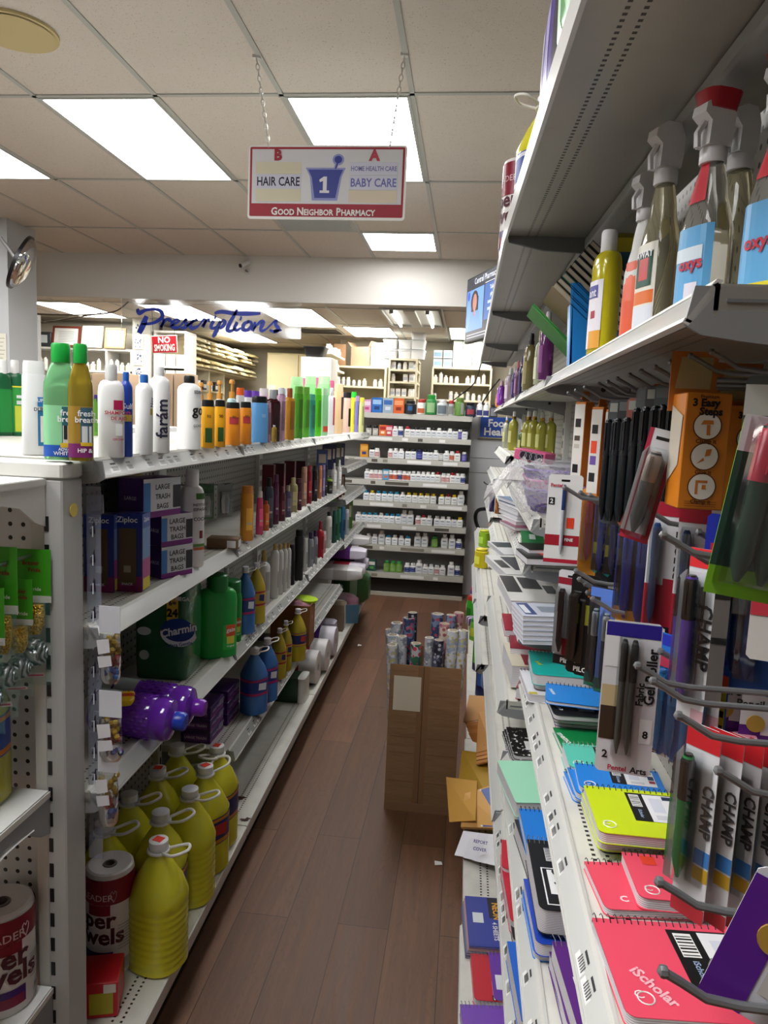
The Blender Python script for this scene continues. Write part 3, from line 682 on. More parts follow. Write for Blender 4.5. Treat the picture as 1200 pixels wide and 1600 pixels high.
# hanging signs
RED = mat('b3192a', .5); NAVY = mat('1b36a6', .4)
Yn = 8.3; c = px(257, 538, Y=Yn)
g = thing('no_smoking_sign', 'red and white no smoking sign hanging in the pharmacy', 'sign', (c.x, Yn, c.z), (0, -.06, 0))
ob('plate', B().box(-.155, .155, -.004, .004, -.1, .1, mat('f2efe9', .5), .002).box(-.148, .148, -.0055, -.004, -.093, .093, RED), g)
k = B(); fn = lambda dz: (lambda x, y: (x, -.0062, y+dz))
k.text('NO', fn(.05), .095, WHITE, .03); ob('hanger_cord', B().tube([(-.13, 0, .1), (-.13, 0, ZB-c.z)], .003, BLACK, 5).tube([(.13, 0, .1), (.13, 0, ZB-c.z)], .003, BLACK, 5), g)
k.text('SMOKING', fn(-.038), .105, WHITE, .03, wid=.25); ob('lettering', k, g)
# clear panel with the blue script
Yp = 6.86; c0_, c1_ = px(190, 470, Y=Yp), px(470, 530, Y=Yp)
g = thing('prescriptions_sign', 'clear plastic panel with blue script lettering under the soffit', 'sign', ((c0_.x+c1_.x)/2, Yp, (2.555+c1_.z)/2)); hx = (c1_.x-c0_.x)/2; hz = (2.555-c1_.z)/2
ob('panel', B().box(-hx, hx, -.003, .003, -hz, hz, clear('f4f6f6', .1, .1)), g)
k = B(); gx, gz = g.location.x, g.location.z
def stroke(pts, wd, m=None):
    """brush stroke given in photo pixels, with a width for each point"""
    P = [px(a, b_, Y=Yp-.006) for a, b_ in pts]
    # smooth by Catmull-Rom
    Q = []; W = []
    for i in range(len(P)-1):
        p0, p1, p2, p3 = P[max(i-1, 0)], P[i], P[i+1], P[min(i+2, len(P)-1)]
        for s_ in range(6):
            t_ = s_/6; Q.append(.5*((2*p1)+(p2-p0)*t_+(2*p0-5*p1+4*p2-p3)*t_*t_+(3*p1-p0-3*p2+p3)*t_**3)); W.append(wd[i]*(1-t_)+wd[i+1]*t_)
    Q.append(P[-1]); W.append(wd[-1]); sc = Yp/F; L = []; Rr = []
    for i, p in enumerate(Q):
        d = Q[min(i+1, len(Q)-1)]-Q[max(i-1, 0)]; d = Vector((d.x, 0, d.z)).normalized(); nn = Vector((-d.z, 0, d.x))*W[i]*sc*.8
        L.append((p.x+nn.x-gx, -.0035, p.z+nn.z-gz)); Rr.append((p.x-nn.x-gx, -.0035, p.z-nn.z-gz))
    for i in range(len(Q)-1): k.poly([L[i], Rr[i], Rr[i+1], L[i+1]], NAVY)
def Zx(pts): return [(190+a/4, 450+b_/4) for a, b_ in pts]     # from a 4x enlargement
stroke(Zx([(98, 130), (110, 155), (150, 138), (205, 132), (248, 148), (250, 185), (205, 215), (150, 225), (120, 222)]), [3, 5, 3, 3, 4, 4, 3, 2.5, 1])
stroke(Zx([(155, 175), (140, 215), (122, 255), (108, 282)]), [4, 6, 6, 5])
stroke(Zx([(255, 195), (262, 200), (245, 245)]), [2, 3, 3]); stroke(Zx([(245, 245), (275, 200), (300, 198), (302, 212)]), [2, 3, 3.5, 4])
stroke(Zx([(300, 240), (335, 222), (358, 205), (340, 196), (318, 218), (318, 242), (345, 248), (368, 235)]), [1.5, 2, 3, 2, 4, 4, 3, 1.5])
stroke(Zx([(368, 235), (402, 195), (398, 215), (408, 232), (388, 250), (366, 246)]), [1.5, 3, 3.5, 4, 3, 2])
stroke(Zx([(405, 240), (440, 215), (465, 200), (468, 208)]), [1.5, 2, 3, 4]); stroke(Zx([(452, 200), (430, 225), (435, 250), (465, 245), (485, 230)]), [2, 4, 4, 3, 1.5])
stroke(Zx([(485, 230), (512, 197), (522, 205), (505, 245)]), [1.5, 2.5, 3, 3.5]); stroke(Zx([(507, 240), (532, 203), (552, 203)]), [1.5, 3, 4])
stroke(Zx([(575, 203), (558, 240), (572, 252), (592, 240)]), [3.5, 3.5, 3, 1.5]); stroke(Zx([(578, 182), (590, 186)]), [4, 4])
stroke(Zx([(618, 203), (600, 245), (580, 290), (566, 305)]), [3, 4, 4.5, 2]); stroke(Zx([(610, 222), (635, 203), (645, 218), (625, 245), (600, 250)]), [1.5, 3, 4, 3, 2])
stroke(Zx([(722, 135), (700, 175), (672, 225), (660, 262), (685, 268), (710, 250)]), [2, 3.5, 4, 4, 3, 1.5])
stroke(Zx([(580, 158), (625, 148), (700, 158), (790, 160), (868, 158)]), [2.5, 4, 4, 4.5, 2.5])
stroke(Zx([(722, 212), (705, 250), (718, 264), (745, 250)]), [3, 3.5, 3, 1.5]); stroke(Zx([(738, 188), (750, 192)]), [4, 4])
stroke(Zx([(795, 210), (765, 225), (758, 258), (785, 262), (810, 240), (808, 215), (785, 208)]), [2.5, 3.5, 4, 3, 3.5, 3, 2.5])
stroke(Zx([(835, 212), (828, 240), (815, 268)]), [2.5, 3.5, 3.5]); stroke(Zx([(822, 258), (865, 212), (885, 215), (868, 255), (880, 268), (905, 255)]), [1.5, 3, 4, 3.5, 3, 1.5])
stroke(Zx([(905, 255), (965, 202), (962, 228), (980, 255), (955, 272), (925, 262)]), [1.5, 2.5, 3.5, 4, 3.5, 2]); stroke(Zx([(950, 271), (1000, 262)]), [3, 1.5])
ob('lettering', k, g)
# ---------------------------------------------------------------- vitamin rack at the end of the aisle
YR = 6.1; xa, xb_ = -1.7, .028
zr_ = [Z_(v, YR, 733) for v in (651, 687.5, 722.5, 757.5, 791.5, 826.5, 860.5, 903.5)]
g = thing('vitamin_rack', 'dark-backed rack of vitamin shelves closing the end of the aisle', 'store rack', ((xa+xb_)/2, YR+.15, 0)); hx = (xb_-xa)/2
ob('back_panel', B().box(-hx, hx, .14, .16, 0, zr_[0], PEG_D), g)
ob('side_panel', B().box(hx-.012, hx, -.06, .14, .0, zr_[0]-.01, mat('3d3b38', .6)), g)
ob('kick_plate', B().box(-hx, hx, -.1, -.09, .03, zr_[-1]-.04, mat('1b1816', .6)), g)
ob('floor_rail', B().box(-hx, hx, -.13, -.1, .0, .03, mat('b9b3a6', .5)), g)
RCK = mat('c5c3bb', .45)
for i, z in enumerate(zr_):
    s = ob('shelf', B().box(-hx, hx, -.15, .14, z-.012, z, mat('aeaca5', .5)), g)
    k = B().box(-hx, hx, -.162, -.151, z-.042, z+.002, RCK); rr_ = random.Random(i+70); x = -hx+.05
    while x < hx-.15 and i:
        wd = rr_.choice((.04, .05, .12, .2)); k.box(x, x+wd, -.1635, -.162, z-.033, z-.008, rr_.choice((TAGW, mat('5b564e'), mat('8b867a')))); x += wd+rr_.uniform(.02, .2)
    ob('price_rail', k, s)
def cap(c): return mat(c, .4)
V = {}
def vb(kind, h, w, c, capc, lb, zz=(.12, .6), d=None):
    k = (kind, h, w, c, capc, lb)
    if k not in V:
        L = [(zz[0], zz[1], -.92, .92, mat(lb, .5)), (zz[0]+.1, zz[0]+.14, -.6, .6, mat('8f949b', .6)), (zz[1]-.14, zz[1]-.06, -.5, .5, mat('7d828a', .6))]
        V[k] = bottle(kind, h, w, d or w*.75, mat(c, .4), cap(capc), L, n=14)
        ll = B(); m = mat('8d9299', .6)
    return V[k]
VW = 'f1f0ee'
def rowfix(names, y, z, where, x0, pitch, grp, seed=0, jit=.004):
    r = random.Random(seed); x = x0
    for nm, desc, parts, wd in names:
        if nm: put(nm, parts, (x+wd/2, y+r.uniform(-jit, jit), z), r.uniform(-.12, .12), desc, 'bottle' if 'bottle' in nm else 'box' if 'box' in nm else 'jar', where, grp)
        x += wd+pitch
GV = 'vitamin bottles on the end rack'
def seq(s, tbl): return [tbl[c] for c in s]
BX = {}
def pbox(w_, d, h, c, c2='ffffff', c3=None):
    k = (w_, d, h, c, c2, c3)
    if k not in BX:
        dec = [('f', -w_*.4, w_*.4, h*.55, h*.85, mat(c2, .5)), ('f', -w_*.25, w_*.25, h*.2, h*.42, mat(c3 or c2, .5))]
        BX[k] = carton(w_, d, h, mat(c, .45), dec)
    return BX[k]
T = {'w': ('vitamin_bottle', 'white-capped white vitamin bottle', vb('square', .085, .052, VW, 'f4f4f2', 'dfe2e6'), .052),
     'b': ('vitamin_bottle', 'blue-capped white vitamin bottle', vb('square', .085, .052, VW, '2c9bc9', 'e3e6ea'), .052),
     'y': ('vitamin_bottle', 'yellow-capped white vitamin bottle', vb('square', .085, .052, VW, 'e9c61d', 'e3e4e0'), .052),
     'r': ('vitamin_bottle', 'red-capped white vitamin bottle', vb('square', .088, .052, VW, 'b01d2c', 'e3e4e0'), .052),
     'k': ('vitamin_bottle', 'black-capped white vitamin bottle', vb('square', .085, .05, VW, '1c1c1e', 'd7dade'), .05),
     'T': ('vitamin_bottle', 'tall white vitamin bottle', vb('square', .118, .058, VW, 'f4f4f2', 'd5d9de'), .058),
     'K': ('supplement_bottle', 'dark supplement bottle with pale label', vb('pill', .085, .05, '2a2420', '141414', 'cfccc4', (.05, .7)), .05),
     'p': ('supplement_bottle', 'round pink-labelled white bottle', vb('pill', .08, .048, VW, 'f4f4f2', 'd9a3a0'), .048),
     'n': ('supplement_bottle', 'round white bottle with navy label', vb('pill', .085, .05, VW, 'f0f0f0', '2b3f86'), .05),
     'o': ('supplement_bottle', 'round white bottle with orange label', vb('pill', .082, .05, VW, 'f4f4f2', 'c95a34'), .05),
     'g': ('supplement_bottle', 'green-capped green-labelled bottle', vb('pill', .095, .055, '6f9a3c', '2f8f3a', '7fae4e'), .055),
     'u': ('supplement_bottle', 'purple supplement bottle', vb('pill', .08, .042, '4f4690', 'e6e6e6', '6c60b4'), .042),
     'N': ('supplement_bottle', 'round navy supplement bottle', vb('pill', .085, .06, '252e6b', '1a1f4a', '3a46a0'), .06),
     'e': ('vitamin_box', 'orange vitamin box with round blue mark', pbox(.068, .05, .11, 'e19a2f', 'e9b04d', '2b3a80'), .068),
     'h': ('vitamin_box', 'sky blue vitamin box', pbox(.05, .045, .09, '59a5d2', 'e9e5dc', 'd7683a'), .05),
     'a': ('vitamin_box', 'orange and red medicine box', pbox(.06, .04, .092, 'e0782e', 'b5222d', 'f2d6c4'), .06),
     'c': ('vitamin_box', 'crimson and pink medicine box', pbox(.06, .04, .09, 'c8465a', 'f0c9cf', 'e7e2dd'), .06),
     'G': ('vitamin_box', 'teal-green box with white panel', pbox(.07, .05, .095, '2d5a55', 'eceae4', '5aa04e'), .07),
     '_': (None, None, None, .05), '.': (None, None, None, .02)}
rows = ['Ko.acwn.kkTkk.KkTK.uk', '..e.kp._.pww.kkNkkwKwor.u', 'wppp.hoonoowwwwwr.pprwn', 'bybbbbwyyyyy.yryT', 'wbbbwbbbTT.prw.wwwky', 'wp.wwTbwwb.TT.g.TTn', '_._GG._ggg.nnTwwpw.Tn']
rows[0] = 'K.K.acwn.rkkkwkwkwkuk'; 
for i, s in enumerate(rows):
    y = YR+.06; x0 = (-.86, -.93, -.86, -.86, -.92, -.96, -.98)[i]
    tot = sum(T[c][3] for c in s); gap = (.0-x0-tot)/(len(s)-1)
    rowfix(seq(s, T), y, zr_[i+1]+.0015, 'from left on rack shelf %s' % ('two', 'three', 'four', 'five', 'six', 'seven', 'eight')[i], x0, gap, GV, i)
TT_ = [('vitamin_box', 'pink and white box on the rack top', pbox(.07, .05, .105, 'dba3c4', 'f0dbe8', 'c24f86'), .07), ('vitamin_box', 'bright blue box with white figure on the rack top', pbox(.088, .05, .125, '2a6fc0', '9cc4ea', '123d7c'), .088),
       ('vitamin_box', 'grey-blue box next to the bright blue one on the rack top', pbox(.088, .05, .125, '9db2c6', '3a6ab0', 'd9dfe6'), .088), ('vitamin_box', 'orange box with white figure on the rack top', pbox(.088, .05, .125, 'e2662a', 'f0a06c', '8a2f12'), .088),
       ('jar', 'black protein jar with blue round mark on the rack top', bottle('pill', .11, .1, .1, mat('1c2028'), cap('17181a'), [(.1, .7, -.9, .9, mat('20242c')), (.25, .6, -.4, .4, mat('2f5f94'))]), .1), ('jar', 'red-capped white jar with orange band on the rack top', bottle('pill', .125, .07, .07, mat('eceae6'), cap('b5322a'), [(.1, .4, -.9, .9, mat('cf6a3c'))]), .07),
       ('supplement_bottle', 'tall green bottle with pale swirl on the rack top', bottle('pill', .165, .088, .088, mat('2f8a45'), cap('2c9a3e'), [(.12, .6, -.8, .8, mat('9cc48e'))]), .088), ('jar', 'grey-white jar with white lid on the rack top', bottle('pill', .13, .09, .09, mat('c9ced0'), cap('ecebe8'), [(.1, .62, -.9, .9, mat('6f7c84'))]), .09),
       ('jar', 'grey jar with red lid on the rack top', bottle('pill', .125, .05, .05, mat('b4b6b4'), cap('b3262c'), [(.1, .62, -.9, .9, mat('8c8c8a'))]), .05), ('supplement_bottle', 'olive green cylinder bottle on the rack top', bottle('pill', .15, .085, .085, mat('5f8a3c'), cap('6f8d48'), [(.1, .7, .2, .9, mat('9fa39a'))]), .085),
       ('jar', 'dark navy jar with red print on the rack top', bottle('pill', .115, .09, .09, mat('1f2a40'), cap('15181d'), [(.15, .5, -.7, .7, mat('a03c48'))]), .09), ('supplement_bottle', 'white bottle with navy-red label, first of two on the rack top', bottle('oval', .125, .05, .05, mat('f2f2f2'), cap('f0f0f0'), [(.1, .45, -.9, .9, mat('39407c'))]), .05),
       ('supplement_bottle', 'white bottle with navy-red label, second of two on the rack top', bottle('oval', .118, .05, .05, mat('f2f2f2'), cap('f0f0f0'), [(.1, .45, -.9, .9, mat('39407c'))]), .05), ('supplement_bottle', 'black-capped grey bottle at the open end of the rack top', bottle('pill', .11, .065, .065, mat('23252a'), cap('101113'), [(.1, .66, -.9, .9, mat('7d8087'))]), .065)]
x = px(567, 640, Y=YR).x
for nm, lab, parts, wd in TT_:
    put(nm, parts, (x+wd/2, YR+.02, zr_[0]+.0015), R.uniform(-.08, .08), label=lab, cat='bottle' if 'bottle' in nm else nm.split('_')[-1], group='goods on the rack top'); x += wd+.0035
for i, v in enumerate((578, 594, 640, 655)): put('jar', bottle('pill', .13, .09, .09, mat(('d7c944', '3f8a3a', 'cfd2cc', '8f9aa0')[i]), cap(('d9c93c', '2f7a34', 'b23a2c', 'e4e4e2')[i])), (px(v+22, 640, Y=YR+.12).x, YR+.115, zr_[0]+.0015), 0, label='%s jar half hidden in the second row of the rack top' % ('yellow', 'green', 'pale', 'grey')[i], cat='jar', group='goods on the rack top')
# partition wall beside the rack, its sign and wires
struct('wall_end', B().box(-1.3, 1.6, 6.36, 6.44, 0, Z_(649, 6.36, 745), mat('b5b6b8', .5)))
for i, v in enumerate((715, 738)): struct('trim_%d' % (60+i), B().box(.03, 1.6, 6.357, 6.36, Z_(v, 6.36, 745)-.004, Z_(v, 6.36, 745), mat('5f6063', .6)))
c = px(778, 668, Y=6.34)
g = thing('aisle_sign', 'blue sign with white lettering on the grey partition beside the rack', 'sign', (c.x, 6.335, c.z))
ob('frame', B().box(-.165, .165, -.004, .012, -.1, .1, mat('9c9378', .5), .003), g); ob('plate', B().box(-.152, .152, -.0065, -.004, -.086, .086, mat('1f4aa0', .45)), g)
k = B(); k.text('Foot', lambda x, y: (x, -.0075, y+.036), .088, WHITE, .03); k.text('Health', lambda x, y: (x, -.0075, y-.038), .088, WHITE, .03); ob('lettering', k, g)
def wire(name, lab, pts, r_, m, cat='cable'):
    P = [Vector(p) for p in pts]; Q = []
    for i in range(len(P)-1):
        p0, p1, p2, p3 = P[max(i-1, 0)], P[i], P[i+1], P[min(i+2, len(P)-1)]
        for s_ in range(8):
            u = s_/8; Q.append(.5*((2*p1)+(p2-p0)*u+(2*p0-5*p1+4*p2-p3)*u*u+(3*p1-p0-3*p2+p3)*u**3))
    Q.append(P[-1]); return tag(ob(name, B().tube(Q, r_, m, 6)), lab, cat)
wire('cable', 'thin black cable drooping from the television to the rack', [px(752, 566, Y=6.2), px(745, 590, Y=6.2), px(735, 605, Y=6.2), px(700, 633, Y=6.25), px(694, 650, Y=6.3)], .005, BLACK)
wire('cable', 'straight black cable slanting down behind the canopy', [px(781, 592, Y=6.2), px(765, 612, Y=6.2), px(740, 652, Y=6.3)], .006, BLACK)
wire('hook', 'thin bent wire hook on the grey partition below the blue sign', [px(775, 757, Y=6.33), px(762, 757, Y=6.32), px(756, 753, Y=6.3)], .006, mat('5a5a5c', .4, .6), 'hook')
wire('hose', 'black curved hose leaning against the grey partition', [px(762, 795, Y=6.2), px(748, 797, Y=6.2), px(743, 806, Y=6.2), px(745, 820, Y=6.25), px(752, 832, Y=6.3)], .016, BLACK, 'hose')
wire('cable', 'dark cable drooping along the pharmacy ceiling', [px(12, 481, Y=7.4), px(50, 490, Y=7.4), px(130, 492, Y=7.4), px(178, 487, Y=7.3), px(200, 472, Y=7.1)], .008, mat('4a443c', .5))
wire('cable', 'second cable on the pharmacy ceiling, sagging lower', [px(14, 497, Y=7.6), px(60, 504, Y=7.6), px(105, 498, Y=7.6), px(150, 491, Y=7.6), px(158, 489, Y=7.6)], .007, mat('6b6256', .5))
# ---------------------------------------------------------------- television
A_ = Vector((-.062, 5.2, 2.05)); dv = Vector((.122, -.34, 0)).normalized()
ang = math.atan2(dv.y, dv.x); g = thing('television', 'flat television showing a blue pharmacy slide, hung under the ceiling', 'television', A_, (-.0, 0, ang))
W_, H_ = .76, .435
scr = B().box(0, W_, 0, .035, 0, H_, BLACK, .004)
ob('case', scr, g)
def em(c, s_=.9): return mat(c, .3, emit=s_)
q = B().box(.012, W_-.012, -.002, -.0002, .012, H_-.012, em('34373f', .55)); pic = B()
def rect(x0, x1, z0, z1, m, e): pic.poly([(x0, -.002-e, z0), (x1, -.002-e, z0), (x1, -.002-e, z1), (x0, -.002-e, z1)], m)
ob('screen', q, g)
rect(.025, .34, .075, .345, em('5f86d8'), .0004); rect(.36, .735, .12, .345, em('3f5c94', .7), .0004)
hs = [(.185+.07*math.cos(t_*pi/10), .27+.075*math.sin(t_*pi/10)) for t_ in range(20)]
def pp(pts, m, e): pic.poly([(a, -.002-e, b_) for a, b_ in pts], m)
pp([(.06, .078), (.11, .19), (.17, .215), (.215, .215), (.27, .185), (.325, .078)], em('5d80cf', .7), .0008)
pp([(a-.01, b_*.95+.008) for a, b_ in hs], em('3a2c2c', .4), .0010); pp([(.118, .2), (.25, .2), (.25, .29), (.12, .29)], em('3a2c2c', .4), .0011)
pp([(.18+.038*math.cos(t_*pi/10), .258+.055*math.sin(t_*pi/10)) for t_ in range(20)], em('a9776a', .6), .0013); pp([(.165, .17), (.198, .17), (.198, .22), (.165, .22)], em('a9776a', .6), .0012)
pp([(.06+.025*math.cos(t_*pi/8), .31+.03*math.sin(t_*pi/8)) for t_ in range(16)], em('2b4aa8'), .0008)
rect(.36, .735, .352, .356, em('d8dcea'), .0006)
def tt(s_, x, z, size, m, e=.0012): pic.text(s_, lambda u, v: (x+u, -.002-e, z+v), size, m, .01)
tt('Central Pharmacy', .36, .388, .055, em('c9ccd6', .8)); 
for i in (2, 3): rect(.42, .66, .3-.042*i, .318-.042*i, em('aab4d0', .6), .0012)
for i, s_ in enumerate(('Talk to your', 'pharmacist')): tt(s_, .54, .31-.042*i, .036, em('dfe3f0', .8))
for i in range(2): rect(.05, .5-.1*i, .045-.018*i, .053-.018*i, em('9a9da8', .5), .0006)
ob('picture', pic.mesh(smooth=False), g)
ob('ceiling_mount', B().box(.62, .66, .06, .1, .2, ZC-A_.z, mat('2d2d2f', .5)).box(.54, .74, .035, .06, .12, .3, mat('2d2d2f', .5)), g)
# ---------------------------------------------------------------- hanging aisle sign
Ya = 3.13; p0, p1 = px(389, 227, Y=Ya), px(635, 345, Y=Ya); q0 = px(637, 226, Y=Ya)
sw, sh = (q0.x-p0.x), p0.z-p1.z
MAR = mat('9e2336', .5); GW = mat('d9dade', .45); NB = mat('2b3a94', .4); LB = mat('8f97cf', .45); BEI = mat('d9d2ba', .5); LAV = mat('d3d4e6', .5)
g = thing('aisle_sign', 'hanging aisle sign for hair care and baby care with blue mortar', 'sign', ((p0.x+q0.x)/2, Ya, (p0.z+p1.z)/2), 0)
def rr(x0, x1, z0, z1, r_, m, y0, y1, b):
    pts = []
    for cx, cz, a0 in ((x1-r_, z1-r_, 0), (x0+r_, z1-r_, 90), (x0+r_, z0+r_, 180), (x1-r_, z0+r_, 270)):
        for k_ in range(5): a = math.radians(a0+k_*22.5); pts.append((cx+r_*math.cos(a), cz+r_*math.sin(a)))
    return b.prism(pts, y0, y1, m, 'y')
hw, hh = sw/2, sh/2
b = B(); rr(-hw, hw, -hh, hh, .012, WHITE, -.004, .004, b); ob('board', b, g)
fc = B(); rr(-hw+.008, hw-.008, -hh+.01, hh-.008, .006, MAR, -.0045, -.004, fc); fc.box(-hw+.017, hw-.017, -.005, -.0045, -hh+.062, hh-.017, GW); ob('printed_face', fc, g)
U = lambda v: -hw+v/249*sw      # along the face from its photo pixels
Vv = lambda v: hh-v/118*sh
for (x0, x1, y0, y1, m) in ((13, 85, 27, 46, BEI), (13, 85, 47, 69, LAV), (13, 85, 70, 90, BEI), (161, 236, 27, 47, LAV), (161, 236, 48, 70, LAV), (161, 236, 71, 91, mat('ddd2bd', .5))):
    ob('name_strip', B().box(U(x0), U(x1), -.0062, -.005, Vv(y1), Vv(y0), m, .0003), g)
tx = B()
def t_(s_, x, y, size, m, bold=.03, wid=None): tx.text(s_, lambda u, v: (U(x)+u, -.0066, Vv(y)+v), size, m, bold, wid=wid)
t_('B', 48, 16, .058, MAR, .05); t_('A', 199, 16, .058, mat('b23a4c', .5), .05)
t_('HAIR CARE', 49, 58, .05, mat('16162e', .5), .02, U(83)-U(15)); t_('HOME HEALTH CARE', 199, 37, .026, mat('6f74ad', .5), .02, U(234)-U(163)); t_('BABY CARE', 199, 59, .047, mat('6a6fb2', .5), .02, U(234)-U(163))

for (a, b_) in (('G', 38), ('N', 97), ('P', 152)): pass
def caps(words, x0, x1, y, big, small, m):
    """small capitals: each word's first letter larger, filled to a width"""
    segs = []
    for w_ in words: segs += [(w_[0], big), (w_[1:], small), (' ', small)]
    segs = segs[:-1]; adv = [(.32*sz if s_ == ' ' else glyphs(s_, .03)[2]*sz+.08*sz) for s_, sz in segs]; sc = (x1-x0)/sum(adv); x = x0
    for (s_, sz), a in zip(segs, adv):
        if s_ != ' ':
            gv = glyphs(s_, .03); yy = (sz-small)*.35
            tx.add([(x+a*sc/2+u*sz*sc, -.0066, y+yy+v*sz) for u, v in gv[0]], gv[1], m)
        x += a*sc
caps(('GOOD', 'NEIGHBOR', 'PHARMACY'), U(38), U(204), Vv(107), .042, .033, WHITE)
ob('lettering', tx, g)
mo = B()
def mp(pts, m, e, s_=1.): 
    cx = sum(p[0] for p in pts)/len(pts); cy = sum(p[1] for p in pts)/len(pts)
    mo.poly([(U(cx+(a-cx)*s_), -.005-e, Vv(cy+(b_-cy)*s_)) for a, b_ in pts], m)
cupo = [(92, 36), (155, 36), (149, 50), (143, 88), (103, 88), (99, 50)]; cupi = [(96, 39), (151, 39), (146, 51), (140, 84), (107, 84), (102, 51)]
mp([(136, 38), (140, 22), (146, 22), (141, 38)], LB, .0008); mp([(143+9*math.cos(i*pi/10), 23+9*math.sin(i*pi/10)) for i in range(20)][::-1], LB, .001)
mp([(143+6*math.cos(i*pi/10), 23+6*math.sin(i*pi/10)) for i in range(20)][::-1], NB, .0014); mp([(138, 38), (141, 26), (144, 26), (140, 38)], NB, .0013)
mp(cupo[::-1], LB, .0011); mp(cupi[::-1], NB, .0015); ob('mortar_emblem', mo.mesh(smooth=False), g)
nu = B().poly([(U(a), -.0072, Vv(b_)) for a, b_ in ((115, 76), (130, 76), (130, 72), (126, 72), (126, 50), (121, 50), (114, 55), (115, 59), (120, 57), (120, 72), (115, 72))], mat('e9eaf2', .5)); ob('aisle_number', nu, g)
def chain(bx_, tx_, ty, par):
    top = px(tx_, ty, Z=ZC); P0 = Vector((bx_, Ya, g.location.z+hh-.008)); P1 = Vector((top.x, Ya+.02, ZC-.012)); L = (P1-P0).length; n_ = int(L/.024)
    b = B(); d = (P1-P0).normalized(); s1 = d.cross(Vector((0, 1, 0))).normalized(); s2 = d.cross(s1)
    for i in range(n_):
        c = P0+d*(i+.5)*L/n_; sd = s1 if i % 2 else s2; pts = []
        for k_ in range(11):
            a = 2*pi*k_/10; pts.append(c+d*math.sin(a)*.0165+sd*math.cos(a)*.0075)
        b.tube([p-g.location for p in pts], .0018, mat('c9c8c4', .35, .6), 5, False)
    c = P1-g.location; b.box(c.x-.015, c.x+.015, c.y-.01, c.y+.01, c.z, c.z+.012, ENAM)
    ob('chain', b, par)
chain(px(420, 226, Y=Ya).x, 402, 88, g); chain(px(609, 226, Y=Ya).x, 633, 88, g)
# ---------------------------------------------------------------- ceiling fittings
g = thing('ceiling_speaker', 'round beige ceiling disc in the corner tile', 'ceiling speaker', (-1.885, 2.925, ZC))
ob('rim', B().lathe([(.165, -.012), (.165, -.001), (.1, -.001), (.095, -.013), (.15, -.016)], mat('b8a878', .5), 36), g); ob('cone', B().lathe([(.0, -.008), (.094, -.008), (.094, -.0005)], mat('a18f6e', .6), 30), g)
g = thing('ceiling_vent', 'slatted ceiling air vent half hidden below the aisle sign', 'air vent', (X0+1.5*DX, Y0+1.5*DY+.3, ZC))
ob('frame', B().box(-.3, .3, -.3, -.27, -.008, 0, TB).box(-.3, .3, .27, .3, -.008, 0, TB).box(-.3, -.27, -.27, .27, -.008, 0, TB).box(.27, .3, -.27, .27, -.008, 0, TB), g)
for i in range(8): ob('slat', B().box(-.27, .27, -.002, .002, -.02, .0, mat('9d9f9b', .4)), g, (0, -.24+i*.066, -.004), (.6, 0, 0))
g = thing('ceiling_vent', 'dark ceiling vent in the pharmacy beside the large lit panel', 'air vent', (-2.06, 9.85, ZB)); ob('frame', B().box(-.3, .3, -.28, .28, -.008, 0, mat('8f8c84', .5)), g)
for i in range(6): ob('slat', B().box(-.27, .27, -.002, .03, -.016, -.009, mat('3f3c38', .5)), g, (0, -.22+i*.085, 0))
c = px(382, 412, Y=YS-.06)
g = thing('security_camera', 'small bullet security camera on the soffit beside the ceiling', 'camera', c)
ob('body', B().lathe([(.0, -.06), (.022, -.058), (.024, .05), (.018, .06)], mat('d6d6d4', .4), 14, ax='y'), g, (0, 0, 0), (.5, 0, -.5)); ob('lens', B().lathe([(0, -.066), (.017, -.064), (.02, -.058)], BLACK, 14, ax='y'), g, (0, 0, 0), (.5, 0, -.5)); ob('bracket', B().tube([(0, .02, 0), (.01, .05, .05), (.01, .05, .09)], .008, mat('cfcfcd', .4)), g)
g = thing('sprinkler_head', 'small chrome fitting on the soffit under the security camera', 'sprinkler', px(386, 424, Y=YS-.02)); ob('disc', B().lathe([(0, 0), (.03, 0), (.028, .012), (.0, .014)], mat('bdbcb6', .3, .6), 14, ax='y'), g); ob('nozzle', B().lathe([(0, -.03), (.012, -.03), (.012, 0)], mat('6a6862', .3, .6), 10, ax='y'), g)
struct('column_shop', B().box(-4.4, px(12, 420, Y=5.7).x, 5.7, 6.1, 0, ZC, mat('b9bcbd', .6)))
struct('trim_70', B().box(px(12, 600, Y=5.7).x-.03, px(12, 600, Y=5.7).x+.035, 6.1, 6.13, 0, 2.28, mat('e6e6e4', .5)))
c = px(32, 410, Y=5.6)
g = thing('convex_mirror', 'round convex security mirror seen edge-on beside the grey column', 'mirror', c, (0, math.radians(24), math.radians(25)))
ob('rim', B().lathe([(.2, -.012), (.222, -.012), (.222, .012), (.2, .012)], BLACK, 32, ax='x', c0=False, c1=False), g)
ob('mirror_glass', B().lathe([(.205*math.sin(a), .012+.07*(math.cos(a)-.0)) for a in [pi/2*i/8 for i in range(9)]][::-1], mat('c9cdd0', .05, 1.), 32, ax='x', c0=False), g)
ob('back_shell', B().lathe([(.215, -.012), (.15, -.03), (.0, -.035)], BLACK, 28, ax='x'), g)
p_ = px(0, 403, Y=5.65); ob('wall_arm', B().tube([(-.03, 0, 0), (-.1, 0, .045), (-.2, .0, .1)], .016, mat('a9abad', .3, .6)), g)
g = thing('notice_sheet', 'pale paper notice with printed lines on the grey column', 'notice', px(5, 560, Y=5.695)); ob('sheet', B().box(-.16, .03, -.003, 0, -.22, .2, mat('dcd8c8', .7)), g)
k = B()
for i in range(11): k.box(-.14, .02-.01*(i % 3), -.0045, -.003, .16-i*.032, .164-i*.032, mat('8a8578'))
ob('printed_lines', k, g)
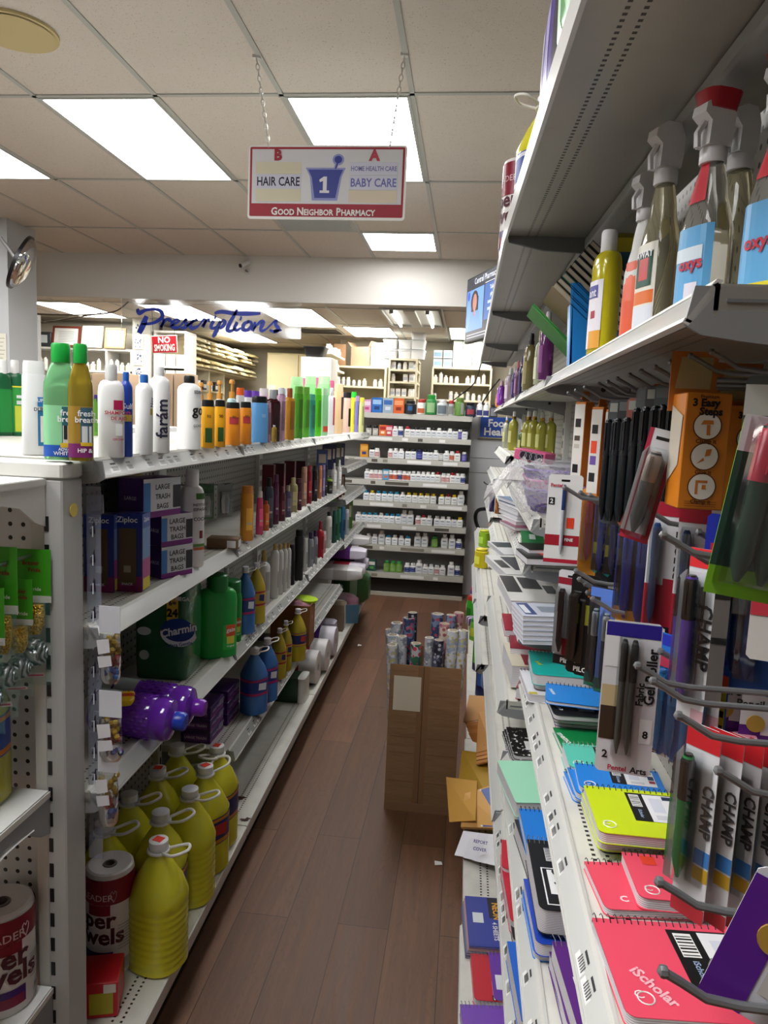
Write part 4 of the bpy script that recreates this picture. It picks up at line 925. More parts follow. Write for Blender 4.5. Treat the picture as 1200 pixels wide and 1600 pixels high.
# ---------------------------------------------------------------- carton of paper rolls in the aisle
def _card(t):
    o = t.obj(); nz = t.n('ShaderNodeTexNoise', {0: t.n('ShaderNodeMapping', {0: o, 3: (3, 3, 14)}), 'Scale': 2.0, 'Detail': 5.0})
    t.set(t.b, 'Base Color', t.mix(nz, lin('7a5c40'), lin('a17c58')))
    t.bump(nz, .35, .02)
CARD = pmat('worn_cardboard', _card, .8)
xc0, xc1, yc0, zc1 = -.243, .028, 2.66, .585; w_ = xc1-xc0
g = thing('cardboard_box', 'tall worn cardboard box of gift wrap rolls standing in the aisle', 'box', ((xc0+xc1)/2, yc0+.13, 0)); b = B(); t0 = .006; d_ = .13
front = []
for a in ((-w_/2, w_/2, -d_, -d_+t0), (-w_/2, w_/2, d_-t0, d_), (-w_/2, -w_/2+t0, -d_+t0, d_-t0), (w_/2-t0, w_/2, -d_+t0, d_-t0)):
    b.box(*a, 0, zc1, CARD)
b.box(-w_/2+t0, w_/2-t0, -d_+t0, d_-t0, 0, t0, CARD); ob('box_body', b, g)
tp = B().box(-.006-.022, -.006+.022, -d_-.0012, -d_-.0002, .0, zc1, mat('8c6a4d', .25)); tp.box(-.0075, -.0045, -d_-.0016, -d_-.0012, 0, zc1, mat('4d3826', .7)); tp.box(-w_/2, w_/2, -d_-.0022, -d_-.0017, .0, .035, mat('8a6a4f', .3))
for z in (.12, .235, .3): tp.box(-w_/2+.01, w_/2-.01, -d_-.0008, -d_-.0002, z, z+.0022, mat('6e5138', .8))
ob('tape', tp, g)
q0, q1 = px(616, 1055, Y=yc0), px(656, 1112, Y=yc0)
ob('paper_label', B().box(q0.x-g.location.x, q1.x-g.location.x, -d_-.0018, -d_-.0006, q1.z, q0.z, mat('d8d0bd', .7)), g)
def _roll(c1, c2, c3, sc):
    def f(t):
        o = t.obj(); v = t.n('ShaderNodeTexVoronoi', {0: o, 'Scale': sc}); n_ = t.n('ShaderNodeTexNoise', {0: o, 'Scale': sc*.7, 'Detail': 4.0})
        m1 = t.m('GREATER_THAN', n_, .54); m2 = t.m('LESS_THAN', v, .32)
        t.set(t.b, 'Base Color', t.mix(m2, t.mix(m1, lin(c1), lin(c2)), lin(c3)))
    return f
RM = [pmat('gift_wrap_silver', _roll('c9ccd2', '8f97a6', 'e6e8ec', 60.), .25), pmat('gift_wrap_blue', _roll('3a4a70', '7f93b5', 'c4566a', 45.), .3), pmat('gift_wrap_green', _roll('2f6a55', 'c9c9cf', 'd5485c', 40.), .3),
      pmat('gift_wrap_pale', _roll('dcdde2', 'a9b4c8', 'c7bf86', 50.), .25), pmat('gift_wrap_dark', _roll('2a2a3a', '5d5f7a', 'c3c6d2', 55.), .3), pmat('gift_wrap_pink', _roll('c98d93', 'e0cdb5', 'a85a66', 48.), .35)]
RN = ['silver', 'blue', 'green', 'pale', 'dark', 'pink']
# photo pixel of each roll's open top, its style, its distance and radius
RL = [(645, 957, 4, 2.84, .017), (639, 965, 1, 2.82, .02), (620, 973, 0, 2.83, .02), (609, 983, 0, 2.86, .016), (614, 992, 3, 2.77, .019), (628, 994, 0, 2.73, .017), (613, 1007, 3, 2.69, .017), (617, 1004, 0, 2.72, .014), (650, 1005, 2, 2.70, .0185), (684, 959, 1, 2.83, .021), (705, 961, 1, 2.8, .017),
      (717, 957, 5, 2.84, .017), (695, 974, 5, 2.77, .017), (708, 985, 3, 2.72, .019), (671, 996, 0, 2.71, .015), (686, 1000, 4, 2.69, .017), (724, 985, 3, 2.73, .016)]
for i, (a, b_, st_, y, r_) in enumerate(RL):
    r_ *= 1.17
    top = px(a, b_, Y=y); bot = Vector((min(max(top.x*.8-.02, xc0+.03), xc1-.03), min(max(y, yc0+.035), yc0+.22), .02)); d = top-bot; L = d.length
    e = d.to_track_quat('Z', 'Y').to_euler()
    tb = B().lathe([(r_*.8, 0), (r_, 0), (r_, L), (r_*.82, L), (r_*.8, L-.05)], RM[st_], 16, c0=True, c1=False); co = B().lathe([(r_*.79, L-.06), (r_*.79, L+.001), (r_*.7, L+.001), (r_*.7, L-.08)], mat('d9d0bb', .7), 16, c0=False, c1=True)
    t = thing('gift_wrap_roll', '', 'gift wrap roll', bot, tuple(e), 'gift wrap rolls in the carton'); ob('wrap', tb, t); ob('core', co, t)
    PEND.append((t, '%s patterned gift wrap roll' % RN[st_], 'standing in the aisle carton, counted from left'))
t = ob('paper_scrap', B().poly([(-.012, -.01, .001), (.014, -.006, .003), (.01, .012, .002), (-.014, .008, .006)], PAPER), None, px(685, 1350, Z=.002)); tag(t, 'white paper scrap on the floor below the aisle carton', 'paper scrap')
t = ob('paper_scrap', B().poly([(-.014, -.012, .001), (.014, -.008, .004), (.012, .012, .003), (-.012, .01, .008)], PAPER), None, px(562, 1009, Z=.002)); tag(t, 'white paper scrap on the floor far along the aisle', 'paper scrap')
# ---------------------------------------------------------------- goods west of the aisle
def sc(p): return (p-CAM).dot(fw)/F
def good(name, kind, xc, yb, wp, hp, z, body, cap_, lab=(), txt=(), desc='', cat='bottle', rz=None, dr=.7, n=22, group=None, capx=None, c0=None, band=None, back=0.):
    """a bottle stood on height z where the photo shows its foot at pixel xc, yb; wp, hp: its size there in pixels"""
    p = px(xc, yb, Z=z); k = sc(p); w_, h_ = wp*k, hp*k
    if isinstance(body, str): body = mat(body, .35)
    if isinstance(cap_, str): cap_ = mat(cap_, .35)
    L = [(a, b_, c, d, mat(m, .45) if isinstance(m, str) else m) for a, b_, c, d, m in lab]
    if rz is None: rz = pi/2-.45
    if z == ZT and p.y > 5.3:
        f_ = 5.3/p.y; p = Vector((p.x*f_, 5.3, z)); w_ *= f_; h_ *= f_
    q = Vector((p.x, p.y, z+.0012))+Vector((p.x, p.y, 0)).normalized()*(w_*dr*.45+back)
    if p.x < -.4 and z > .3:
        for _ in range(40):
            if q.x > xl(q.y)+.012-w_*.45: q.x *= 1.004; q.y *= 1.004; w_ *= 1.004; h_ *= 1.004
    X = [tuple([t[0], t[1], t[2]*h_, mat(t[3], .5)]+list(t[4:])) for t in txt]
    return put(name, bottle(kind, h_, w_, w_*dr, body, cap_, L, X, n, capx and capx*k, c0, band), q, rz, label=desc, cat=cat, group=group)
GT = 'bottles on the long top shelf'
TH = 'on the long top shelf'
def liquid(c, tr=.55): return mat(c, .08, 0, tr, .3, None, 1.36)
good('cleaner_bottle', 'oval', 7, 684, 27, 122, ZT, '0f5a34', 'e8e8e6', [(.05, .62, -.8, .8, '1d8a3c')], (), 'dark green bottle at the very edge, cut by the picture, white cap', dr=.6, back=.1)
good('cleaner_bottle', 'oval', 25, 684, 28, 122, ZT, '14603a', 'e8e8e6', [(.05, .64, -.85, .9, '2f9a3e'), (.06, .4, .0, .8, 'c9cf3a'), (.42, .47, .2, .8, 'e8e8ec'), (.5, .54, .2, .8, 'e8e8ec'), (.64, .66, -.85, .9, 'd9d940')], (), 'green bottle with lime label and white cap behind the end cap', dr=.6, rz=.5, back=.1)
good('shampoo_bottle', 'flip', 55, 712, 37, 145, ZT, 'eeeef0', 'f2f2f2', [(.52, .62, .25, .9, '2f7fc0'), (.1, .48, .25, .92, '2f6f9a'), (.14, .42, .45, .8, 'e9e6df')], [('SUPER', .585, .05, 'f2f2f2', .6), ('DURAL', .49, .05, '2a2a34', .6)], 'white bottle with blue picture label beside the green mouthwash', dr=.6, rz=.55)
good('mouthwash_bottle', 'mouth', 97, 720, 51, 180, ZT, mat('7fc48a', .08, 0, .45, .3, None, 1.36), '16a03c', [(.03, .47, -.95, .95, '8ccf9a'), (.03, .13, -.95, .95, '1d55b0'), (.13, .46, .15, .95, '2c6274'), (.13, .3, .2, .9, 'd9d4c8'), (.18, .3, .25, .45, '26262a'), (.11, .15, .05, .95, 'd9b52c')],
     [('fresh', .41, .07, 'e6eef0', .55), ('breath', .355, .07, 'f2f4f4', .55), ('ADVANCED', .095, .035, 'f4f4f4', .6), ('WHITENING', .06, .045, 'f4f4f4', .55)], 'large green mouthwash bottle with dog picture and green cap', dr=.68, rz=.35)
good('mouthwash_bottle', 'mouth', 127, 724, 37, 180, ZT, mat('a08a2c', .08, 0, .4, .3, None, 1.36), '16a03c', [(.03, .47, -.95, .95, '9c7c2a'), (.03, .15, -.95, .95, '7a2468'), (.15, .46, .05, .95, '3a5f70'), (.16, .3, .15, .9, 'd5d8d8'), (.13, .16, .05, .95, 'd9b52c')],
     [('fresh', .41, .07, 'e6eef0', .5), ('breath', .355, .07, 'f2f4f4', .5), ('HIP &', .09, .05, 'f4f4f4', .4)], 'amber mouthwash bottle with plum label and green cap', dr=.68, rz=.4)
good('shampoo_bottle', 'oval', 150, 686, 13, 70, ZT, '6fae35', '3c2c86', [(.1, .9, -.8, .8, '5c9a30')], (), 'small lime green bottle peeping out behind the amber mouthwash', dr=.6, back=.25)
good('shampoo_bottle', 'oval', 174, 721, 39, 144, ZT, 'efedee', 'd9d8d8', [(.52, .62, .2, .9, 'b5174f'), (.24, .37, .35, .85, 'f5f5f5')], [('SHAMPOO', .485, .055, 'b5243c', .5), ('DE AJO', .42, .05, 'b5243c', .6), ('GROW', .2, .035, 'c23c5a', .55)], 'white shampoo bottle with crimson print and translucent cap', dr=.62, rz=.45)
good('shampoo_bottle', 'tall', 197, 717, 20, 131, ZT, '1d3f9c', '1f5fb5', [(.42, .5, -.9, .9, 'b9a24c')], [('Sulf', .6, .09, 'dfe4f2', .3)], 'slim royal blue bottle with gold band and blue cap', dr=.9, rz=.5)
good('lotion_bottle', 'tall', 225, 715, 27, 124, ZT, 'f0f0ee', '2a66b5', [(.5, .58, .55, .95, 'b8a446')], [('Nov', .66, .07, '3a4a6c', .8, pi/2)], 'white cylinder bottle with bright blue cap', dr=1., rz=.6)
good('lotion_bottle', 'tall', 249, 712, 31, 133, ZT, 'f2f2f2', 'dcdcdc', (), [('farám', .4, .2, '26263c', .25, pi/2)], 'white bottle with large dark lettering running up its side', dr=.9, rz=.42)
good('conditioner_bottle', 'tall', 295, 706, 37, 115, ZT, 'f3f3f1', '1a1a1c', (), [('EDEN', .78, .06, '1c1c1c', .75), ('go', .5, .2, '1c1c1c', .72), ('COND', .33, .05, '6a6a6a', .7)], 'white conditioner bottle with short black cap and black script', dr=1., rz=.5, c0=.9)
for i, (x, y, w_, h_, c, d) in enumerate(((324, 704, 22, 75, 'e5a61f', 'golden yellow lotion bottle with palm print, first of two'), (343, 702, 18, 73, 'e5a61f', 'golden yellow lotion bottle with palm print, second of two'), (363, 700, 24, 67, 'dd8a22', 'orange lotion bottle with red print, first of two'), (383, 698, 19, 66, 'dd8a22', 'orange lotion bottle with red print, second of two'), (404, 697, 28, 72, '5f9fd9', 'sky blue lotion bottle with black cap'))):
    lab = [(.12, .42, -.5, .5, '2f5a2c')] if i < 2 else [(.5, .66, -.6, .6, 'b03a44')] if i < 4 else [(.55, .62, .1, .6, '86b8e4')]
    good('lotion_bottle', 'flip', x, y, w_, h_, ZT, c, '141416', lab, [('90', .66, .09, '6a4a1c', 0)] if i < 4 else (), d+' '+TH, dr=.62, rz=.6, group=GT)
G2 = [('shampoo_bottle', 'flip', 418, 693, 10, 62, 'c79aa8', 'd0a9b4', 'dusty pink bottle squeezed beside the sky blue lotion'), ('shampoo_bottle', 'oval', 425, 691, 25, 80, '3a1018', '9a9ea4', 'dark maroon round bottle with grey cap'), ('oil_bottle', 'tall', 428, 692, 8, 26, 'b89a3a', 'e9e9e6', 'tiny golden oil bottle with white cap'),
      ('spray_can', 'can', 438, 690, 14, 82, 'c9a3bd', 'dfe4ec', 'pink and lilac spray can with pale cap'), ('shampoo_bottle', 'oval', 451, 688, 18, 80, 'c08a2c', '9c4a1c', 'golden bottle with round amber cap'), ('shampoo_bottle', 'flip', 465, 686, 15, 81, '4f9a2c', '66a83c', 'leaf green gel bottle, first of three'),
      ('shampoo_bottle', 'flip', 476, 684, 14, 78, '5fae34', '6db040', 'leaf green gel bottle, second of three'), ('shampoo_bottle', 'flip', 486, 683, 12, 66, '3f9a86', '49a08c', 'teal green gel bottle among the leaf green ones'), ('shampoo_bottle', 'flip', 495, 682, 13, 74, '58c81f', '66cc30', 'bright lime gel bottle'),
      ('shampoo_bottle', 'flip', 506, 681, 12, 73, '8fc896', 'b9e0b4', 'pale green bottle with red foot label'), ('shampoo_bottle', 'oval', 516, 679, 13, 72, 'ece9ee', 'd9d5dc', 'white bottle with pink-red side print'), ('shampoo_bottle', 'flip', 527, 678, 17, 76, 'ecc79a', 'f0cfa4', 'peach shampoo bottle with dark print'),
      ('shampoo_bottle', 'flip', 541, 676, 13, 62, 'e3c0b0', '1c1a1a', 'blush bottle with black cap and black oval label'), ('shampoo_bottle', 'flip', 551, 674, 10, 62, 'e8df3c', '2ed23c', 'yellow bottle with bright green cap'), ('shampoo_bottle', 'flip', 557, 672, 8, 56, '7f78bd', 'a88ac0', 'violet bottle beside the yellow one'), ('shampoo_bottle', 'flip', 564, 671, 9, 54, 'd2d68f', 'd9d84a', 'pale lime bottle, last on the shelf edge')]
for nm, kd, x, y, w_, h_, c, cc, d in G2:
    lab = [(.15, .6, .1, .8, '1c1a1a')] if 'black oval' in d else [(.2, .8, .25, .75, 'a83848')] if 'pink-red' in d else [(.08, .2, -.6, .8, 'c8492c')] if 'red foot' in d else [(.3, .75, .3, .8, '4a3428')] if 'peach' in d else [(.2, .75, -.1, .75, mat(tuple(v*.75 for v in [int(c[i:i+2], 16)/255 for i in (0, 2, 4)]), .5))]
    good(nm, kd, x, y, w_, h_, ZT, mat(c, .2), cc, lab, (), d+' '+TH, 'spray can' if 'can' in nm else 'bottle', dr=.62, rz=.65, n=16, group=GT)
def pump(x, y, w_, h_, body, headc, desc, bk):
    p = px(x, y, Z=ZT); k = sc(p); W2, H2 = w_*k, h_*k; m = mat(headc, .35)
    b = B().loft([ring(z*H2, f*W2/2, f*W2*.32, 2.6, 16) for z, f in ((0, .95), (.02, 1), (.62, 1), (.68, .8), (.7, .4))], mat(body, .35))
    c = B().lathe([(W2*.2, .7*H2), (W2*.2, .8*H2), (W2*.08, .8*H2), (W2*.08, .93*H2), (W2*.2, .93*H2), (W2*.2, .97*H2), (W2*.1, H2)], m, 12).tube([(0, 0, .955*H2), (W2*.3, 0, .96*H2), (W2*.5, 0, .94*H2)], W2*.05, m, 6)
    put('pump_bottle', [('body', b.mesh(), None), ('pump_head', c.mesh(), None), ('label', B().loft([ring(z*H2, W2*.505, W2*.325, 2.6, 16) for z in (.5, .6)], mat('8a5a4c'), False, False).mesh(), 0)], (p.x, p.y, ZT+.001), pi/2, label=desc, cat='bottle', group='second row on the long top shelf')
for i, (x, bc) in enumerate(((313, 'f0efec'), (327, 'f0efec'), (342, 'f0efec'), (361, 'bcdde2'))): pump(x, 695-i*1.5, 22, 96, bc, 'd99a45', '%s pump bottle with orange head in the second row, %s from left' % ('pale aqua' if i == 3 else 'white', ORD[i]), .1)
B2 = [(374, 690, 14, 83, 'e9e6e2', 'e8662a', 'bottle with orange cap'), (386, 688, 15, 77, 'e8e8ea', '6a3fb0', 'white bottle with purple cap'), (398, 686, 14, 74, 'e2e4ea', '7048b8', 'second white bottle with purple cap'), (411, 684, 17, 76, 'e4c3d8', 'e6dfe6', 'pink bottle with tall white cap'), (430, 682, 12, 72, 'd98a70', '1c1416', 'salmon bottle with dark cap'), (442, 680, 14, 72, 'c3d5e6', 'e4e8ec', 'pale blue bottle with white cap'),
      (462, 678, 22, 88, '8fd08a', 'a9dca0', 'pale green shampoo bottle, first of three'), (483, 677, 20, 88, '8fd08a', 'a9dca0', 'pale green shampoo bottle, second of three'), (504, 675, 22, 86, '8fd08a', 'a9dca0', 'pale green shampoo bottle, third of three'), (473, 674, 12, 82, 'd95a86', 'dd6690', 'rose pink bottle, first of three'), (494, 673, 13, 82, 'd95a86', 'dd6690', 'rose pink bottle, second of three'), (514, 672, 14, 78, 'd95a86', 'dd6690', 'rose pink bottle, third of three'), (536, 672, 12, 60, '23305e', '2b3c7a', 'navy bottle')]
for x, y, w_, h_, c, cc, d in B2: good('shampoo_bottle', 'flip', x, y, w_, h_, ZT, c, cc, (), (), d+' in the second row of the long top shelf', dr=.7, rz=.7, n=14, group='second row on the long top shelf', back=.02)

# second shelf: boxes, coconut bottle, hair care
def gbox(name, x, y, wv, dv, hp, z, body, dec, txt, desc, cat='box', rz=0., bk=0., ch=.0015, group=None):
    """box: wv, dv in metres; hp height in pixels; x, y: its front right lower corner in the photo"""
    p = px(x, y, Z=z); k = sc(p); h_ = hp*k
    D = [(f, a*(wv if f in 'ft' else dv), b_*(wv if f in 'ft' else dv), c*(h_ if f != 't' else dv), d*(h_ if f != 't' else dv), mat(m, .4)) for f, a, b_, c, d, m in dec]
    X = [(t[0], t[1], t[2]*(wv if t[0] in 'ft' else dv), t[3]*h_, t[4], mat(t[5], .5), t[6] if len(t) > 6 else 0) for t in txt]
    P = carton(wv, dv, h_, mat(body, .35), D, X, ch)
    off = Matrix.Rotation(rz, 3, 'Z') @ Vector((-wv/2, dv/2, 0))
    return put(name, P, (p.x+off.x, p.y+off.y, z+.0012), rz, label=desc, cat=cat, group=group)
def zdec(): return [('f', -.5, .5, .7, 1., '1c2f86'), ('f', -.5, .5, 0, .2, '7d1a5c'), ('f', -.3, .3, .1, .82, '5a4630'), ('r', -.5, .5, .82, 1., '4a63ae'), ('r', -.5, .5, .42, .82, '6f93bd'), ('r', -.5, .5, .17, .42, 'b24a86'), ('r', -.45, .45, .02, .17, 'd9c73a'), ('f', -.12, .12, .25, .34, 'a39a86')]
for i, (x, y, d) in enumerate(((222, 926, 'blue and purple snack bag box nearer the aisle, brown side panel'), (178, 927, 'blue and purple snack bag box behind the hanging clip strip'))):
    gbox('food_bag_box', x, y, .067, .052, 122, Z2, '28307c', zdec(), [('f', 'Ziploc', 0, .92, .018, 'f0f0f4'), ('r', 'Ziploc', 0, .92, .014, 'f0f0f4'), ('f', 'SNACK', 0, .1, .008, 'd9c9d6')], d, rz=.1, group='snack bag boxes')
def trash(x, y, w_, d_, hp, z, desc, rz=-.45):
    gbox('trash_bag_box', x, y, w_, d_, hp, z, '4a2470', [('r', -.5, .5, .0, 1., 'd5d6da'), ('r', -.5, -.32, .1, .9, '3f7fc0'), ('r', -.5, .5, 0, .16, '7a2c7e'), ('r', .28, .5, .2, .8, '2b2b30')], [('r', 'LARGE', -.0, .78, .017, '26262c'), ('r', 'TRASH', -.0, .53, .017, '26262c'), ('r', 'BAGS', -.0, .28, .017, '26262c'), ('f', 'LARGE', 0, .5, .012, 'c9b9d6')], desc, rz=rz)
trash(252, 906, .05, .1, 50, Z2, 'large trash bag box at the foot of the stack behind the snack bags')
trash(252, 856, .05, .1, 50, px(240, 906, Z=Z2).z+50*sc(px(240, 906, Z=Z2))+.001, 'large trash bag box in the middle of the stack behind the snack bags')
trash(224, 812, .075, .13, 62, px(240, 906, Z=Z2).z+100*sc(px(240, 906, Z=Z2))+.003, 'large trash bag box lying on top of its stack', -.3)
gbox('food_box', 205, 885, .06, .1, 140, Z2, '1a1a1c', [('r', -.5, .5, .75, 1., 'a58a3a'), ('t', -.5, .5, -.5, .5, 'a88f42')], (), 'tall black and gold box behind the snack bag boxes', rz=.15)
good('lotion_bottle', 'oval', 299, 888, 38, 154, Z2, 'ecebea', 'f2f2f0', [(.18, .21, -.1, .9, 'c8673a'), (.215, .245, -.1, .9, '5f8a3c'), (.3, .38, .4, .7, '7a2f22'), (.7, .76, .1, .95, '3f6a2c')], [('INSTITUTO', .645, .035, '2a2a2c', .55), ('ESPAÑOL', .6, .04, '2a2a2c', .55), ('COCO', .5, .05, '4a4a4c', .5)], 'tall white coconut lotion bottle standing by the trash bag boxes', dr=.7, rz=.7)
p = px(345, 858, Z=Z2); t = put('display_tray', carton(.095, .06, .032, mat('7a6148', .8), [('r', -.02, .02, .004, .026, mat('d9d9d6')), ('f', .015, .042, .004, .026, mat('e2e2de'))], ()), (p.x, p.y+.03, Z2+.001), .12, label='low brown cardboard tray with barcode on the second shelf', cat='tray')
H2 = [('shampoo_bottle', 'flip', 385, 846, 21, 86, 'd9912c', 'cf7f24', 'orange gold shampoo bottle'), ('cream_tube', 'taper', 405, 836, 12, 68, 'c9456f', 'd9d9d6', 'pink cream tube'), ('shampoo_bottle', 'tall', 415, 830, 11, 47, 'c9622c', 'b04a1f', 'short burnt orange bottle'), ('shampoo_bottle', 'oval', 419, 826, 15, 79, '3a3f4c', '141416', 'dark slate bottle with black cap'),
      ('shampoo_bottle', 'taper', 430, 820, 11, 78, '5a2348', '6a2c56', 'tall plum bottle'), ('shampoo_bottle', 'oval', 440, 815, 11, 54, '5c2230', '70303e', 'short wine-coloured bottle'), ('spray_bottle', 'oval', 449, 809, 12, 50, '5d5a78', 'b0a98c', 'slate violet spray bottle'), ('shampoo_bottle', 'oval', 457, 801, 15, 54, 'b3a777', 'c9bd8a', 'ivory gold bottle'), ('shampoo_bottle', 'flip', 466, 798, 11, 50, '4a1e30', '5a2a3c', 'dark berry bottle'),
      ('shampoo_bottle', 'flip', 474, 792, 10, 62, 'c79a84', 'd3a890', 'peach nude bottle'), ('shampoo_bottle', 'taper', 482, 788, 10, 60, '9a1f30', 'aa2a3c', 'crimson bottle'), ('shampoo_bottle', 'taper', 491, 784, 10, 56, '201c22', '2a262c', 'black shampoo bottle'), ('shampoo_bottle', 'flip', 499, 780, 7, 52, 'c9825c', 'd08f6a', 'apricot bottle'), ('shampoo_bottle', 'flip', 504, 777, 7, 50, '7f6f9c', '8d7dac', 'lavender bottle'), ('shampoo_bottle', 'flip', 508, 775, 6, 48, '1b1a1f', '242328', 'thin black bottle'),
      ('jar', 'can', 514, 772, 12, 22, '2c2a22', 'a3bd3a', 'dark jar with lime lid'), ('applicator_bottle', 'mist', 521, 768, 10, 44, 'd9d6d0', 'e6e4e0', 'white applicator bottle'), ('applicator_bottle', 'mist', 529, 765, 9, 46, 'dcd9d4', 'e8e6e2', 'second white applicator bottle')]
for nm, kd, x, y, w_, h_, c, cc, d in H2: good(nm, kd, x, y, w_, h_, Z2, mat(c, .25), cc, [(.2, .6, -.4, .6, mat(tuple(min(1, v*1.25+.05) for v in [int(c[i:i+2], 16)/255 for i in (0, 2, 4)]), .4)), (.3, .34, -.3, .5, 'cfc6b8')], (), d+' on the second shelf west of the aisle', nm.split('_')[-1], dr=.65, rz=.75, n=14, group='hair care on the second shelf')
for i, (x, y, h_, c) in enumerate(((436, 800, 72, '5a1420'), (452, 794, 68, '4c1826'), (468, 786, 64, '521a2a'), (484, 778, 56, '3a1420'))):
    p = px(x, y, Z=Z2); k = sc(p); put('hair_dye_box', carton(.05, .05, h_*k, mat(c, .35), [('r', -.02, .02, .3*h_*k, .8*h_*k, mat('8a4a50', .4))], ()), (p.x-.06, p.y+.04, Z2+.001), .1, label='dark red box at the back of the second shelf, %s' % ('nearest the clip packs', 'second from the clip packs', 'third from the clip packs', 'fourth from the clip packs')[i], cat='box', group='hair dye boxes')
# blister packs on hooks at the back panel
def hookpack(x, y, z0, desc, c, Y):
    p = px(x, y, Y=Y); t = thing('blister_pack', desc, 'blister pack', p, pi/2-.5, 'clip packs on hooks')
    ob('card', B().box(-.035, .035, 0, .001, -.09, .03, mat(c, .5)), t); ob('blister', B().loft([ring(z, .024, .014, 3, 12) for z in (-.08, .0)], clear('eef2f2', .15)), t)
    ob('contents', B().loft([ring(z, f*.02, .01, 2.5, 12) for z, f in ((-.075, .7), (-.03, 1), (-.01, .6))], mat('dfe2de', .3)), t)
    h = tag(ob('peg_hook', B().tube([(-.12, 0, .022), (-.01, 0, .022), (.02, 0, .03)], .0025, STEEL), None, p, (0, 0, -.0)), 'steel hook of the %s' % desc.split(' on ')[0], 'hook')
hookpack(322, 770, 0, 'green clip pack on the back panel beside the coconut lotion', '2d5a34', 2.35); hookpack(352, 768, 0, 'clear clip pack on the back panel above the brown tray', '7d8380', 2.45)

# third shelf
p = px(291, 1066, Z=Z3)
P_ = B(); k = sc(p); wv, dv, hv = .15, .14, 142*k
P_.loft([ring(z, wv/2*f, dv/2*f, 9, 28) for z, f in ((0, .95), (.004, .985), (hv*.3, 1.01), (hv*.7, 1.01), (hv-.004, .985), (hv, .95))], mat('1f5a33', .22, 0, 0, .4))
L_ = B(); e = -dv/2-.0016-.002
def fq(x0, x1, z0, z1, m, e=e): L_.poly([(x0, e, z0), (x1, e, z0), (x1, e, z1), (x0, e, z1)], m)
fq(.018, .05, hv*.68, hv*.96, mat('dcb73c', .4), e-.0004); 
L_.add([(.052+.052*math.cos(i*pi/12)*(.9 if i < 12 else 1), e-.0006, hv*.55+.04*math.sin(i*pi/12)) for i in range(24)], [list(range(24))], mat('e9edf2', .4)); L_.add([(.05+.047*math.cos(i*pi/12), e-.0008, hv*.58+.033*math.sin(i*pi/12)) for i in range(24)], [list(range(24))], mat('203a7c', .4))
L_.text('Charmin', lambda x, y: (.052+x*.96-y*.26, e-.0012, hv*.58+x*.26+y*.96), .03, WHITE, .03, .2); L_.text('Ultra Gentle', lambda x, y: (.056+x*.97-y*.2, e-.0012, hv*.42+x*.2+y*.97), .014, mat('3a4f86', .4), .02)
L_.text('6=', lambda x, y: (.034+x, e-.0012, hv*.88+y), .02, BLACK, .03); L_.text('24', lambda x, y: (.034+x, e-.0012, hv*.77+y), .03, BLACK, .05); L_.text('MEGA', lambda x, y: (.062+x, e-.0012, hv*.93+y), .015, WHITE, .02)
L_.add([(-.045+.02*math.cos(i*pi/8), e-.0006, hv*.55+.012*math.sin(i*pi/8)) for i in range(16)], [list(range(16))], mat('b9c4bc', .4)); L_.add([(-.045+.014*math.cos(i*pi/8), e-.0006, hv*.28+.014*math.sin(i*pi/8)) for i in range(16)], [list(range(16))], mat('aab5ad', .4))
put('toilet_paper_pack', [('wrapper', P_.mesh(), None), ('printed_label', L_.mesh(smooth=False), 0)], (p.x-wv/2-.004, p.y+dv/2, Z3+.001), .06, label='dark green toilet paper pack with a white-lettered blue emblem', cat='toilet paper')
def deter(x, y, w_, h_, desc):
    good('detergent_bottle', 'oval', x, y, w_, h_, Z3, mat('1c9a3c', .3), '15803a', [(.1, .4, .2, .9, '2fb34a'), (.26, .4, .35, .85, 'd8542c'), (.17, .26, .4, .8, 'd9d24a')], [('gain', .33, .07, 'f4f4f0', .6), ('Original', .14, .03, 'e6f0dc', .6)], desc, dr=.5, rz=.55, capx=17, c0=.8)
deter(338, 1046, 62, 132, 'bright green detergent bottle next to the green toilet paper pack'); deter(358, 1006, 38, 100, 'second bright green detergent bottle, behind the first one')
JB = [(0, .9), (.015, 1), (.2, 1), (.22, .97), (.24, 1), (.42, 1), (.44, .97), (.46, 1), (.6, .98), (.75, .68), (.86, .34), (.89, .27), (.905, .26)]
